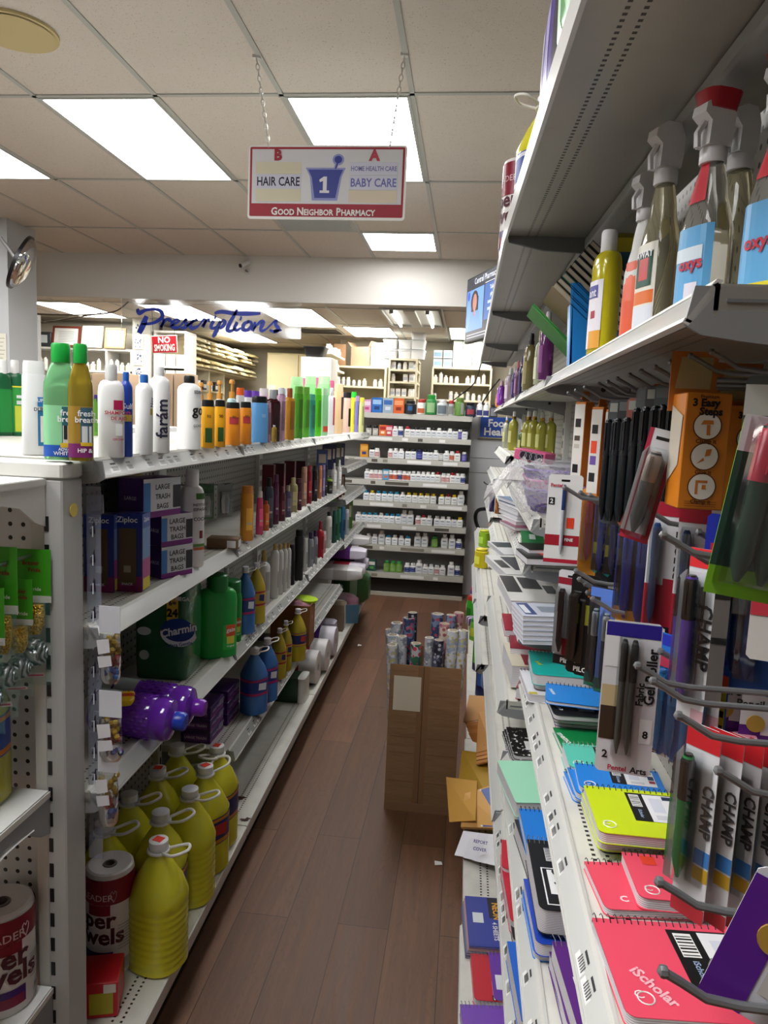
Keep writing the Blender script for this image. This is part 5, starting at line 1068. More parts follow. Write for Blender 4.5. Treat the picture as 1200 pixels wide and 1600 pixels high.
def jugparts(h_, w_, liq, lab=None, capc='d9d9da', sticker=False, hang=0.):
    r_ = w_/2; b = B(); prof = JB if not lab else [(0, .9), (.015, 1), (.28, 1), (.3, .98), (.56, .98), (.6, 1), (.75, .68), (.86, .34), (.89, .27), (.905, .26)]
    if not lab:
        prof = [(0, .9), (.015, 1)]
        for i in range(9): prof += [(.03+i*.055, 1), (.045+i*.055, .985), (.06+i*.055, .985), (.075+i*.055, 1)]
        prof += [(.58, 1), (.7, .8), (.82, .47), (.88, .3), (.905, .27)]
    b.loft([ring(z*h_, f*r_, f*r_*.94, 2.5, 28) for z, f in prof], liq)
    c = B().lathe([(r_*.3, .905*h_), (r_*.33, .912*h_), (r_*.33, .995*h_), (r_*.28, h_)], mat(capc, .4), 22)
    for i in range(2): c.lathe([(r_*.3, (.925+.012*i)*h_), (r_*.345, (.929+.012*i)*h_), (r_*.3, (.933+.012*i)*h_)], mat('9b9b9c', .4), 22)
    hp = [Vector((r_*.33, -r_*.2, .925*h_)), Vector((r_*.9, -r_*.42, (.945+hang)*h_)), Vector((r_*1.25, -r_*.05, (.965+hang)*h_)), Vector((r_*.95, r_*.4, (.945+hang)*h_)), Vector((r_*.33, r_*.2, .925*h_))]
    hd = B().lathe([(r_*.31, .905*h_), (r_*.4, .908*h_), (r_*.4, .922*h_), (r_*.31, .925*h_)], mat('e6e4dc', .35), 20)
    Q = []
    for i in range(4):
        p0, p1, p2, p3 = hp[max(i-1, 0)], hp[i], hp[i+1], hp[min(i+2, 4)]
        for s_ in range(4): u = s_/4; Q.append(.5*((2*p1)+(p2-p0)*u+(2*p0-5*p1+4*p2-p3)*u*u+(3*p1-p0-3*p2+p3)*u**3))
    hd.tube(Q+[hp[4]], r_*.055, mat('e6e4dc', .35), 7)
    P = [('body', b.mesh(), None), ('cap', c.mesh(), None), ('handle', hd.mesh(), None)]
    if lab:
        l = B(); l.loft([ring(z*h_, r_*.995, r_*.94, 2.5, 28) for z in (.3, .56)], mat(lab[0], .4), False, False)
        l.loft([ring(z*h_, r_*1.0, r_*.945, 2.5, 28) for z in (.31, .345)], mat(lab[1], .4), False, False); l.loft([ring(z*h_, r_*1.0, r_*.945, 2.5, 28) for z in (.52, .55)], mat(lab[1], .4), False, False)
        l.poly([(x_*r_, -r_*.965, z*h_) for x_, z in ((-.35, .4), (.35, .38), (.4, .49), (-.3, .5))], mat(lab[2], .4))
        P.append(('label', l.mesh(), 0))
    if sticker: P.append(('price_sticker', B().box(-r_*.17, r_*.17, -r_*.15, r_*.15, h_, h_+.0008, mat('f0402c', .5)).mesh(), 1))
    return P
YL = mat('dcd734', .14, 0, .1, .4); BLQ = mat('3f78c0', .15, 0, .15, .3); YL2 = mat('c2ae2c', .15, 0, .15, .3)
def jug(x, y, wp, hp, z, liq, lab, desc, rz=None, group=None):
    p = px(x, y, Z=z); k = sc(p); r_ = wp*k/2
    put('cleaner_jug', jugparts(hp*k, wp*k, liq, lab, 'e6e6e8'), (p.x, p.y+r_*.8, z+.001), pi/2-.6 if rz is None else rz, label=desc, cat='jug', group=group)
LBB = ('24408c', 'b02a6c', 'dfe3ee'); LBY = ('c9a22c', 'a02434', '26306c')
jug(378, 992, 31, 106, Z3, BLQ, LBB, 'blue cleaner jug on the third shelf behind the green detergent'); jug(396, 976, 28, 96, Z3, YL2, LBY, 'yellow cleaner jug on the third shelf, beside the white spray bottles')
jug(322, 1005, 26, 100, Z3, BLQ, LBB, 'blue cleaner jug in the shade behind the toilet paper pack'); jug(349, 985, 24, 98, Z3, YL2, LBY, 'yellow cleaner jug in the shade behind the green detergent')
H3 = [('spray_bottle', 'mist', 411, 944, 21, 84, 'd9d9d6', 'c3a667', 'white spray bottle with gold collar'), ('lotion_bottle', 'tall', 428, 936, 14, 86, 'dcdbd8', 'c9a76a', 'white bottle with wooden cap, first of four'), ('lotion_bottle', 'tall', 436, 930, 12, 80, 'dcdbd8', 'c9a76a', 'white bottle with wooden cap, second of four'), ('lotion_bottle', 'tall', 443, 925, 11, 76, 'dcdbd8', 'c9a76a', 'white bottle with wooden cap, third of four'), ('lotion_bottle', 'tall', 449, 920, 10, 72, 'dcdbd8', 'c9a76a', 'white bottle with wooden cap, fourth of four'),
      ('shampoo_bottle', 'flip', 455, 915, 10, 64, '241a26', '2a2230', 'black bottle with white foot'), ('spray_can', 'can', 466, 908, 15, 80, '1d1d22', '111114', 'tall black styling can'), ('shampoo_bottle', 'flip', 476, 895, 8, 54, 'dfe0dc', 'e4e5e0', 'white bottle with green print'), ('shampoo_bottle', 'oval', 484, 888, 10, 56, '9fa2ac', '3c2c5a', 'grey bottle with purple cap, first of two'), ('shampoo_bottle', 'oval', 491, 883, 9, 54, '9fa2ac', '3c2c5a', 'grey bottle with purple cap, second of two'),
      ('spray_bottle', 'mist', 499, 873, 13, 58, 'ac1a30', 'b9283c', 'bright red spray bottle'), ('lotion_bottle', 'tall', 512, 858, 11, 58, 'dddcd8', '16161a', 'white bottle with black cap'), ('lotion_bottle', 'flip', 505, 866, 8, 36, 'd9a9ac', 'e9e6e4', 'small pink and white bottle'), ('shampoo_bottle', 'flip', 522, 850, 8, 52, '2a5a4c', '306456', 'dark green bottle'), ('shampoo_bottle', 'flip', 528, 846, 7, 50, '35785a', '3c8064', 'mid green bottle'), ('shampoo_bottle', 'flip', 534, 842, 9, 50, '2a5f86', '306a94', 'ocean blue bottle'), ('shampoo_bottle', 'flip', 541, 836, 7, 40, 'a9b4ba', 'cfd4d6', 'pale grey bottle')]
for nm, kd, x, y, w_, h_, c, cc, d in H3: good(nm, kd, x, y, w_, h_, Z3, mat(c, .3), cc, [(.25, .6, -.1, .7, mat(tuple(abs(v-.18) for v in [int(c[i:i+2], 16)/255 for i in (0, 2, 4)]), .4))] if 'wooden' not in d else [(.2, .5, .45, .62, '5f625f')], (), d+' on the third shelf west of the aisle', 'spray can' if 'can' in nm else 'bottle', dr=.8, rz=.75, n=14, group='hair care on the third shelf')
# far section goods
for i, (x, y, h_, c, zz) in enumerate(((533, 735, 40, '2b2c50', 1.2), (540, 733, 38, '28284a', 1.2), (547, 730, 36, '4c5348', 1.2), (554, 728, 34, '3c3a5c', 1.2), (525, 738, 34, '4f5f96', 1.2), (541, 784, 36, '4f8a3c', 1.0), (549, 781, 36, '6a4c34', 1.0), (556, 778, 36, '5c2c20', 1.0), (562, 775, 36, '5e3222', 1.0), (552, 842, 44, 'b7bab2', .72), (557, 836, 44, '6f8a3f', .72), (561, 832, 44, '9a8262', .72), (565, 826, 44, '5a8a3c', .72))):
    p = px(x, y, Z=zz); p.x = min(p.x, xl(p.y, -.06)); k = sc(p); put('hair_dye_box', carton(.06, .045, h_*k, mat(c, .4), [('r', -.015, .015, .3*h_*k, .75*h_*k, mat('b9a08c', .4)), ('f', -.02, .02, .4*h_*k, .8*h_*k, mat('cfc0b0', .4))], ()), (p.x-.02, p.y, zz+.0012), .25, 'hair colour box', 'box', 'of the far section west of the aisle', 'hair colour boxes of the far section')
# fourth shelf: purple boxes, blue and yellow jugs, box with bag
for i, (x, y, d_) in enumerate(((365, 1158, 0), (365, 1132, 1), (362, 1102, 2), (384, 1122, 3), (383, 1095, 4), (382, 1070, 5))):
    col = i//3; p0 = px((352, 378)[col], (1172, 1142)[col], Z=Z4); hh_ = .042
    P__ = carton(.1, .13, hh_-.001, mat('43206a', .4), [('r', -.06, .06, .002, .01, mat('8a2f86', .4)), ('f', -.04, .04, .008, .03, mat('6a3a94', .4)), ('r', .02, .06, .014, .034, mat('8f8aa0', .4))], [('f', 'LARGE TRASH', 0, .02, .012, mat('cdbfd9', .5)), ('r', 'LARGE TRASH', -.01, .022, .012, mat('cdbfd9', .5))])
    put('trash_bag_box', P__, (p0.x-.11, p0.y+.09, Z4+.001+(i % 3)*hh_), .0, label='purple trash bag box lying on the fourth shelf, %s stack, %s from below' % (('front', 'rear')[col], ORD[i % 3]), cat='box', group='purple trash bag boxes')
jug(391, 1118, 42, 104, Z4, BLQ, LBB, 'large blue cleaner jug on the fourth shelf, front one'); jug(412, 1098, 34, 100, Z4, BLQ, LBB, 'large blue cleaner jug on the fourth shelf, behind the front one')
jug(433, 1062, 22, 80, Z4, YL2, LBY, 'yellow cleaner jug on the fourth shelf, first of three'); jug(443, 1050, 20, 80, Z4, YL2, LBY, 'yellow cleaner jug on the fourth shelf, second of three'); jug(461, 1034, 27, 82, Z4, YL2, ('27306a', 'c8952c', 'c23a3a'), 'yellow cleaner jug with navy label on the fourth shelf, third of three')
p = px(484, 1014, Z=.46); g = thing('cardboard_box', 'small open brown box with a pink bag and lime rim inside', 'box', (p.x-.1, p.y+.08, .461), .05)
k = sc(p); b = B(); hh_ = 66*k
for a in ((-.09, .09, -.07, -.066), (-.09, .09, .066, .07), (-.09, -.086, -.066, .066), (.086, .09, -.066, .066)): b.box(*a, 0, hh_, mat('8a5c34', .8))
b.box(-.09, .09, -.07, .07, 0, .004, mat('8a5c34', .8)); ob('box_body', b, g)
t = tag(ob('plastic_bag', B().loft([ring(z, a, b_, 2.2, 14) for z, a, b_ in ((0, .05, .045), (.08, .075, .06), (.14, .07, .055), (.19, .045, .03), (.2, .01, .01))], wrap('e8a9bd', .8)), None, (p.x-.11, p.y+.08, .47), (0, .25, 0)), 'crumpled pink plastic bag bulging from the small brown box', 'bag')
t = tag(ob('serving_tray', B().lathe([(.0, 0), (.05, 0), (.055, .012), (.05, .012), (.0, .006)], mat('b8dc2a', .3), 20), None, (p.x-.05, p.y+.12, .47+hh_-.01), (0, .1, 0)), 'lime green plastic rim showing above the small brown box', 'tray')
# wipes and paper packs that jut into the aisle
def softpack(w_, d_, h_, c, bands, name='wrapper'):
    b = B(); rs = []
    for a in range(9):
        u = a/8; k_ = 1-.35*(abs(u-.5)*2)**4; rs.append([(x_, (u-.5)*d_, z_) for x_, _, z_ in [(q[0], 0, q[1]+h_/2) for q in [(w_/2*k_*math.copysign(abs(math.cos(t_))**.4, math.cos(t_)), h_/2*k_*math.copysign(abs(math.sin(t_))**.4, math.sin(t_))) for t_ in [2*pi*j/16 for j in range(16)]]]])
    b.loft(rs, mat(c, .3)); P = [(name, b.mesh(), None)]
    if bands:
        l = B()
        for u0, u1, m in bands:
            R2 = []
            for u in (u0, (u0+u1)/2, u1):
                k_ = (1-.35*(abs(u-.5)*2)**4)*1.006+.0004/max(h_, .01); R2.append([(w_/2*k_*math.copysign(abs(math.cos(t_))**.4, math.cos(t_)), (u-.5)*d_, h_/2+h_/2*k_*math.copysign(abs(math.sin(t_))**.4, math.sin(t_))) for t_ in [2*pi*j/16 for j in range(16)]])
            l.loft(R2, mat(m, .35), False, False)
        P.append(('printed_band', l.mesh(), 0))
    return P
SP = [(516, 946, .20, .26, .085, 'd9d6d6', [(.3, .6, 'b9b4b0')], 'white wipes pack with grey print jutting into the aisle'), (530, 925, .2, .26, .08, 'ddd5e0', [(.35, .7, 'b3263a')], 'white and red wipes pack jutting into the aisle'), (543, 912, .2, .26, .085, 'd9cfe2', [(.3, .62, '5a2c82')], 'white and purple wipes pack, lower one'), (548, 888, .2, .26, .075, 'dcd5e2', [(.35, .75, '6b2f8c')], 'white and purple wipes pack, upper one'), (541, 876, .2, .26, .06, 'c9c6c4', [], 'plain pale wipes pack on top of the pile')]
for i, (x, y, w_, d_, h_, c, bd, lab) in enumerate(SP):
    Yq = 4.55+.16*i; zq = (.475, .475, .48, .57, .64)[i]; p = Vector((xl(Yq, -.04), Yq if i < 3 else Yq-.25, zq))
    put('wipes_pack', softpack(.16, .3, h_, c, bd), p, pi/2+.05, label=lab, cat='wipes pack', group='wipes packs')
put('diaper_pack', softpack(.2, .26, .24, '3f6a3c', [(.3, .5, '8fae8a')]), (xb(5.2)-.08, 5.15, .175), pi/2, label='dark green soft pack at the far end of the bottom shelf', cat='pack')
put('diaper_pack', softpack(.16, .24, .16, 'b98298', [(.3, .5, 'd8c0cc')]), (xb(4.75)-.1, 4.72, .175), pi/2, label='pink soft pack on the bottom shelf before the green one', cat='pack')
t = tag(ob('leaflet', B().box(-.05, .05, -.001, .001, 0, .14, mat('5f93b4', .5)), None, (xb(4.7)+.0, 4.55, .185), (.3, 0, .3)), 'blue folded leaflet leaning on the bottom shelf', 'leaflet')
put('cardboard_box', carton(.14, .12, .17, mat('83705c', .8), (), ()), (xb(4.5)-.1, 4.45, .172), .05, label='small grey-brown box on the bottom shelf before the pink pack', cat='box')
# rolls and packs on the bottom shelf
def roll(x, y, wp, hp, c, bandc, desc, lying=True, name='paper_towel_roll'):
    p = px(x, y, Z=ZB0); k = sc(p); r_ = hp*k/2; L = .25
    b = B().lathe([(r_*.25, 0), (r_*.98, 0), (r_, .006), (r_, L-.006), (r_*.98, L), (r_*.25, L), (r_*.22, L-.03)], mat(c, .4), 24, ax='x'); l = B().lathe([(r_+.0008, .02), (r_+.0008, L*.66)], mat(bandc, .35), 24, ax='x', c0=False, c1=False)
    put(name, [('roll', b.mesh(), None), ('wrapper_print', l.mesh(), 0)], (p.x-L, p.y+r_*.5, ZB0+.001+r_), 0, label=desc, cat='paper roll', group='rolls on the bottom shelf')
put('toilet_paper_pack', [('wrapper', B().loft([ring(z, .13, .06, 4, 24) for z in (0, .004, .11, .115)], mat('1f4a30', .25)).mesh(), None), ('end_wrap', B().loft([ring(z, .02, .061, 4, 20) for z in (-.001, .116)], mat('dcdcd6', .3)).mesh(), 0, (.118, 0, 0))], (px(473, 1100, Z=ZB0).x-.13, px(473, 1100, Z=ZB0).y+.06, ZB0+.001), 0, label='dark green paper pack with rounded white end on the bottom shelf', cat='toilet paper')
roll(494, 1072, 30, 52, 'e2dfdd', 'a31f30', 'white roll with red print, nearest the green paper pack'); roll(509, 1052, 30, 50, 'e0dddc', 'b3283a', 'white roll with red print, second from the green paper pack'); roll(522, 1028, 28, 46, 'dcd6e0', '5a2c86', 'white roll with purple print on the bottom shelf')
put('tissue_pack', [('wrapper', B().box(-.13, .0, -.05, .05, 0, .12, mat('c9c3d6', .35), .01).mesh(), None), ('print', B().box(-.1, -.02, -.0515, -.0505, .03, .1, mat('5d2f8a', .4)).mesh(), 0)], (px(524, 1000, Z=ZB0).x, px(524, 1000, Z=ZB0).y, ZB0+.001), 0, label='lilac tissue pack on the bottom shelf', cat='tissue pack')
put('tissue_pack', [('wrapper', B().box(-.16, .0, -.06, .06, 0, .17, mat('e3e2de', .35), .012).mesh(), None), ('print', B().box(-.12, -.04, -.0615, -.0605, .05, .1, mat('a3343c', .4)).mesh(), 0)], (px(536, 985, Z=ZB0).x, px(536, 985, Z=ZB0).y+.06, ZB0+.001), 0, label='large plain white tissue pack on the bottom shelf', cat='tissue pack')
# gallon jugs of yellow cleaner on the nearest bottom shelf
JJ = [(248, 1312, 1, 'front one, nearest the picture edge', -.25), (297, 1232, 0, 'second one along the shelf edge', -.1), (321, 1196, 1, 'third one along the shelf edge, label turned to the aisle', -.15), (339, 1165, 1, 'fourth one along the shelf edge', -2.9), (251, 1268, 0, 'just behind the front jug', .2), (247, 1200, 1, 'second one of the inner row', .1), (202, 1240, 0, 'inner row, handle raised beside the hanging bags', .1), (277, 1164, 0, 'last one of the inner row, under the purple bottles', .15), (163, 1285, 0, 'half hidden behind the hanging clip strip', .1)]
jp = {(s_, l_): jugparts(.314, .136, YL, ('26306a', 'c8872c', 'b8342c') if l_ else None, 'dcdcdd', s_, .02) for s_ in (0, 1) for l_ in (0, 1)}
for i, (x, y, s_, d, rz) in enumerate(JJ):
    p = px(x, y, Z=ZB0+.314); put('cleaner_jug', jp[(s_, 1 if i in (2, 3, 4, 5) else 0)], (p.x, p.y, ZB0+.0015), rz if i not in (2, 3) else pi/2-.35+rz, label='gallon jug of yellow cleaner, '+d, cat='jug', group='gallon jugs of yellow cleaner')
def towelroll(loc, r_, h_, rz, desc):
    b = B().lathe([(r_*.93, 0), (r_, .012), (r_, h_-.014), (r_*.95, h_-.003), (r_*.86, h_), (r_*.3, h_-.004), (r_*.26, h_-.02)], mat('e3dedd', .3), 36)
    l = B()
    def band(z0, z1, m, a0=-1.6, a1=1.6, o=.001): 
        n_ = 28; L_ = [[((r_+o)*math.sin(a0+(a1-a0)*j/n_), -(r_+o)*math.cos(a0+(a1-a0)*j/n_), z) for j in range(n_+1)] for z in (z0, z1)]
        l.loft(L_, m, False, False, False)
    band(h_*.72, h_*.955, mat('7d0f2a', .3), -pi, pi); band(h_*.62, h_*.72, mat('7d0f2a', .3), -.5, .45, .0011); band(.02, h_*.27, mat('3f1c6a', .3), -pi, .55); band(h_*.1, h_*.2, mat('7d1a3c', .3), -.9, .5, .0014)
    for k_ in range(9): band(h_*(.5-.028*k_), h_*(.512-.028*k_), mat('b9b4b4', .5), .75, 1.3, .0013)
    band(h_*.06, h_*.17, mat('a9a6a8', .5), 1.0, 1.35, .0012)
    fn = lambda a, z: (lambda x, y: ((r_+.0016)*math.sin(a+x/r_), -(r_+.0016)*math.cos(a+x/r_), z+y))
    l.text('LEADER', fn(-.1, h_*.79), .022, mat('d8b9c0', .5), .005); l.text('Paper', fn(-.45, h_*.555), .055, mat('4a0f22', .5), .03); l.text('Towels', fn(-.45, h_*.42), .055, mat('4a0f22', .5), .03)
    for s_ in (-1, 1): l.tube([((r_+.002)*math.sin(.58+s_*a_), -(r_+.002)*math.cos(.58+s_*a_), z_*.8+h_*.79) for a_, z_ in ((0, -.014), (.1, .002), (.12, .014), (.06, .02), (0, .012))], .0009, mat('d8b9c0', .5), 5)
    P = [('roll', b.mesh(), None), ('wrapper_print', l.mesh(), 0), ('core', B().lathe([(r_*.27, h_-.03), (r_*.27, h_-.002), (r_*.2, h_-.002), (r_*.2, h_-.03)], mat('6f6a68', .6), 20, c0=False, c1=False).mesh(), None)]
    return put('paper_towel_roll', P, loc, rz, label=desc, cat='paper towels')
p = px(165, 1525, Z=ZB0); towelroll((p.x-.008, p.y+.04, ZB0+.001), .0555, .262, .02, 'wrapped paper towel roll standing beside the yellow jugs')
p = px(150, 1600, Z=ZB0); put('toy_box', [('box_body', B().box(-.06, .03, -.03, .06, 0, .085, mat('c21f28', .3), .002).mesh(), None), ('print', B().box(-.03, .02, -.0312, -.0302, .01, .06, mat('b3a52c', .4)).box(0, .026, -.0312, -.0302, .06, .08, mat('e6dfd6', .4)).mesh(), 0)], (p.x, p.y+.045, ZB0+.001), .3, label='bright red box on the bottom shelf under the paper towel roll', cat='box')
for i, (x, y) in enumerate(((376, 1247), (384, 1281), (322, 1111), (339, 1098))):
    z = ZB0 if i < 2 else Z4; p = px(x, y, Z=z); rr_ = random.Random(i); b = B()
    b.add([(.028*rr_.uniform(.3, 1)*math.cos(a*pi/7), .018*rr_.uniform(.3, 1)*math.sin(a*pi/7), .0006) for a in range(14)], [list(range(14))], mat('4a2f22', .8))
    o = tag(ob('spill_stain', b, None, (p.x, p.y, z+.0004), (0, 0, .3)), 'dried brown spill on the shelf enamel, %s' % ('beyond the yellow jugs', 'at the shelf joint by the jugs', 'beside the purple boxes', 'farther from the purple boxes')[i], 'stain'); 
# two purple bottles lying across the third shelf
PUR = mat('7c30c4', .12, 0, .35, .4, None, 1.4)
def lying(p, d, r_, L, desc, capc):
    b = B(); n_ = 26; rs = []
    for u, f in ((0, .9), (.02, 1), (.3, 1), (.32, .97), (.34, 1), (.72, 1), (.75, .95), (.78, 1), (.9, 1), (.95, .93), (.975, .7), (.99, .44), (1, .42)):
        rs.append([(u*L, f*r_*math.cos(2*pi*j/n_), f*r_*math.sin(2*pi*j/n_)) for j in range(n_)])
    b.loft(rs, PUR)
    for row in range(7):
        for j in range(18):
            a = 2*pi*(j+.5*(row % 2))/18; u = (.38+row*.055)*L; c, s_ = math.cos(a), math.sin(a); q = []
            for (du, da) in ((-.007, 0), (0, .1), (.007, 0), (0, -.1)): q.append((u+du, r_*1.002*math.cos(a+da), r_*1.002*math.sin(a+da)))
            b.add(q+[(u, r_*1.06*c, r_*1.06*s_)], [[0, 1, 4], [1, 2, 4], [2, 3, 4], [3, 0, 4]], PUR)
    l = B().loft([[(u*L, r_*1.012*math.cos(2*pi*j/n_), r_*1.012*math.sin(2*pi*j/n_)) for j in range(n_)] for u in (.04, .3)], mat('8f9690', .35), False, False)
    l.box(.1*L, .24*L, -r_*1.03, -r_*1.015, -.004, .02, mat('e6e6e4')); 
    for k_ in range(8): l.box((.11+.016*k_)*L, (.117+.016*k_)*L, -r_*1.035, -r_*1.03, -.002, .018, mat('202022'))
    cp = B().lathe([(r_*.4, L*.99), (r_*.44, L*1.0), (r_*.44, L*1.1), (r_*.36, L*1.13)], capc, 18, ax='x')
    e = Vector(d).to_track_quat('X', 'Z').to_euler()
    return put('bubble_bottle', [('body', b.mesh(), None), ('label', l.mesh(), 0), ('cap', cp.mesh(), None)], p, tuple(e), label=desc, cat='bottle')
k1 = px(210, 1120, Y=1.56); lying(px(150, 1108, Y=1.53), (px(300, 1130, Y=1.535)-px(150, 1108, Y=1.53)), .049, .19, 'textured purple bottle lying across the third shelf, blue cap to the aisle', mat('1f3fae', .3))
lying(px(180, 1088, Y=1.66), (px(330, 1108, Y=1.665)-px(180, 1088, Y=1.66)), .048, .205, 'textured purple bottle lying behind the blue-capped one', mat('8a2fc8', .15, 0, .3))
t = put('snack_bag', softpack(.045, .06, .02, 'e3bd1f', [(.3, .6, 'c23a1c')]), px(195, 1098, Y=1.52), .4, label='small yellow bag tucked beside the lying purple bottles', cat='bag')
# end cap goods: scrubber packs, jug, paper towels, plastic sheet
def scrub(x, y, Y, wp, hp, desc):
    p = px(x, y, Y=Y); k = Y/F; w_, h_ = wp*k, hp*k
    t = thing('scrubber_pack', desc, 'scrubber pack', p, .12, 'scrubber packs on the end cap')
    ob('header_card', B().box(-w_/2, w_/2, 0, .0015, -h_*.34, 0, mat('3f9a1f', .4)).box(-w_/2, w_/2, -.0004, .0017, -h_*.39, -h_*.34, mat('cfd0c8', .5)), t)
    l = B(); l.text('Brasier', lambda a, b_: (a, -.0008, -h_*.1+b_), .0105, mat('7a2a1c', .5), .03); l.text('Pride', lambda a, b_: (a+.006, -.0008, -h_*.15+b_), .0105, mat('7a2a1c', .5), .03); l.text('Pride', lambda a, b_: (a+.008, -.0008, -h_*.29+b_), .009, mat('dfe8d2', .5), .02); ob('lettering', l, t)
    rs = [[(w_*.5*f*math.copysign(abs(math.cos(2*pi*j/16))**.7, math.cos(2*pi*j/16)), .02*g_*math.sin(2*pi*j/16)-.004, -h_*z) for j in range(16)] for z, f, g_ in ((.36, .98, .2), (.5, 1, .7), (.7, 1.05, 1.), (.86, 1.05, .9), (.93, .98, .3), (1., 1., .05))]
    ob('bag', B().loft(rs, wrap('8fd6c4', .09, .12), False, False), t)
    def gold(tt_):
        v = tt_.n('ShaderNodeTexVoronoi', {0: tt_.obj(), 'Scale': 260.0}); tt_.set(tt_.b, 'Base Color', tt_.mix(v, lin('8a640c'), lin('f2c53a'))); tt_.bump(v, 1., .004)
    def wool(tt_):
        v = tt_.n('ShaderNodeTexWave', {'Vector': tt_.obj(), 'Scale': 55.0, 'Distortion': 5.0}, wave_type='RINGS'); tt_.set(tt_.b, 'Base Color', tt_.mix(v.outputs[1], lin('3a3a3e'), lin('c9cbcf'))); tt_.bump(v.outputs[1], 1., .004)
    GO = pmat('gold_mesh', gold, .3, .6); WO = pmat('steel_wool', wool, .3, .7)
    ob('gold_scourer', B().loft([ring(-h_*z, w_*.31*f, .012*f, 2, 14) for z, f in ((.62, .6), (.55, .95), (.45, 1), (.4, .9))], GO), t, (w_*.05, -.004, 0))
    o = B(); o.loft([[(f*w_*.42*math.cos(2*pi*j/22), y_, f*w_*.42*math.sin(2*pi*j/22)) for j in range(22)] for f, y_ in ((.15, -.02), (.6, -.019), (.9, -.012), (1, -.002), (.85, .008), (.3, .01))], WO); ob('steel_scourer', o, t, (0, 0, -h_*.76))
    l = B().poly([(-w_*.4, -.019, -h_*.9), (w_*.42, -.019, -h_*.885), (w_*.42, -.014, -h_*.92), (-w_*.4, -.014, -h_*.94)], mat('d8d9d4', .5)).poly([(-w_*.3, -.0195, -h_*.912), (w_*.4, -.0195, -h_*.897), (w_*.4, -.0193, -h_*.908), (-w_*.3, -.0193, -h_*.925)], mat('a33a58', .5)); ob('foot_label', l, t)
scrub(48, 858, 1.19, 66, 236, 'green-headed scrubber pack next to the slotted post'); scrub(27, 905, 1.16, 50, 205, 'green-headed scrubber pack, middle rear one, lower than its neighbours'); scrub(-2, 854, 1.12, 60, 300, 'green-headed scrubber pack with large grey scourer facing out'); scrub(-24, 918, 1.085, 64, 260, 'green-headed scrubber pack cut by the picture edge')
tag(ob('peg_hook', B().tube([(0, 1.235, 0), (0, 1.06, 0), (0, 1.035, .008)], .0028, STEEL), None, (px(26, 870, Y=1.15).x, 0, px(45, 858, Y=1.195).z-.01)), 'steel hook carrying the green-headed scrubber packs', 'hook')
p = px(-32, 1266, Z=ZE2); put('cleaner_jug', jugparts(.29, .1, mat('b5ad3a', .16, 0, .15, .3), ('1f3f96', 'c8772c', 'e6e6ea'), 'e6e6e8'), (p.x-.02, p.y+.03, ZE2+.005), .2, label='yellow liquid jug with blue label on the end cap shelf', cat='jug')
b = B(); rr_ = random.Random(3); gr = []
for i in range(7):
    gr.append([(-.3+.27*j/8, -.05-.24*i/6, ZE2+.004+.006*rr_.random()-(.03*max(0, j-7.2) if True else 0)) for j in range(10)])
b.loft(gr, mat('e8e8e6', .5), False, False, False); o = tag(ob('plastic_sheet', b, None, (-.736, 1.2, 0)), 'white crumpled sheet spread over the end cap shelf under the jug', 'sheet')
p = px(-8, 1600, Z=ZE3); towelroll((p.x-.02, p.y+.055, ZE3+.001), .056, .2, .75, 'wrapped paper towel roll inside the end cap, cut by the picture edge')
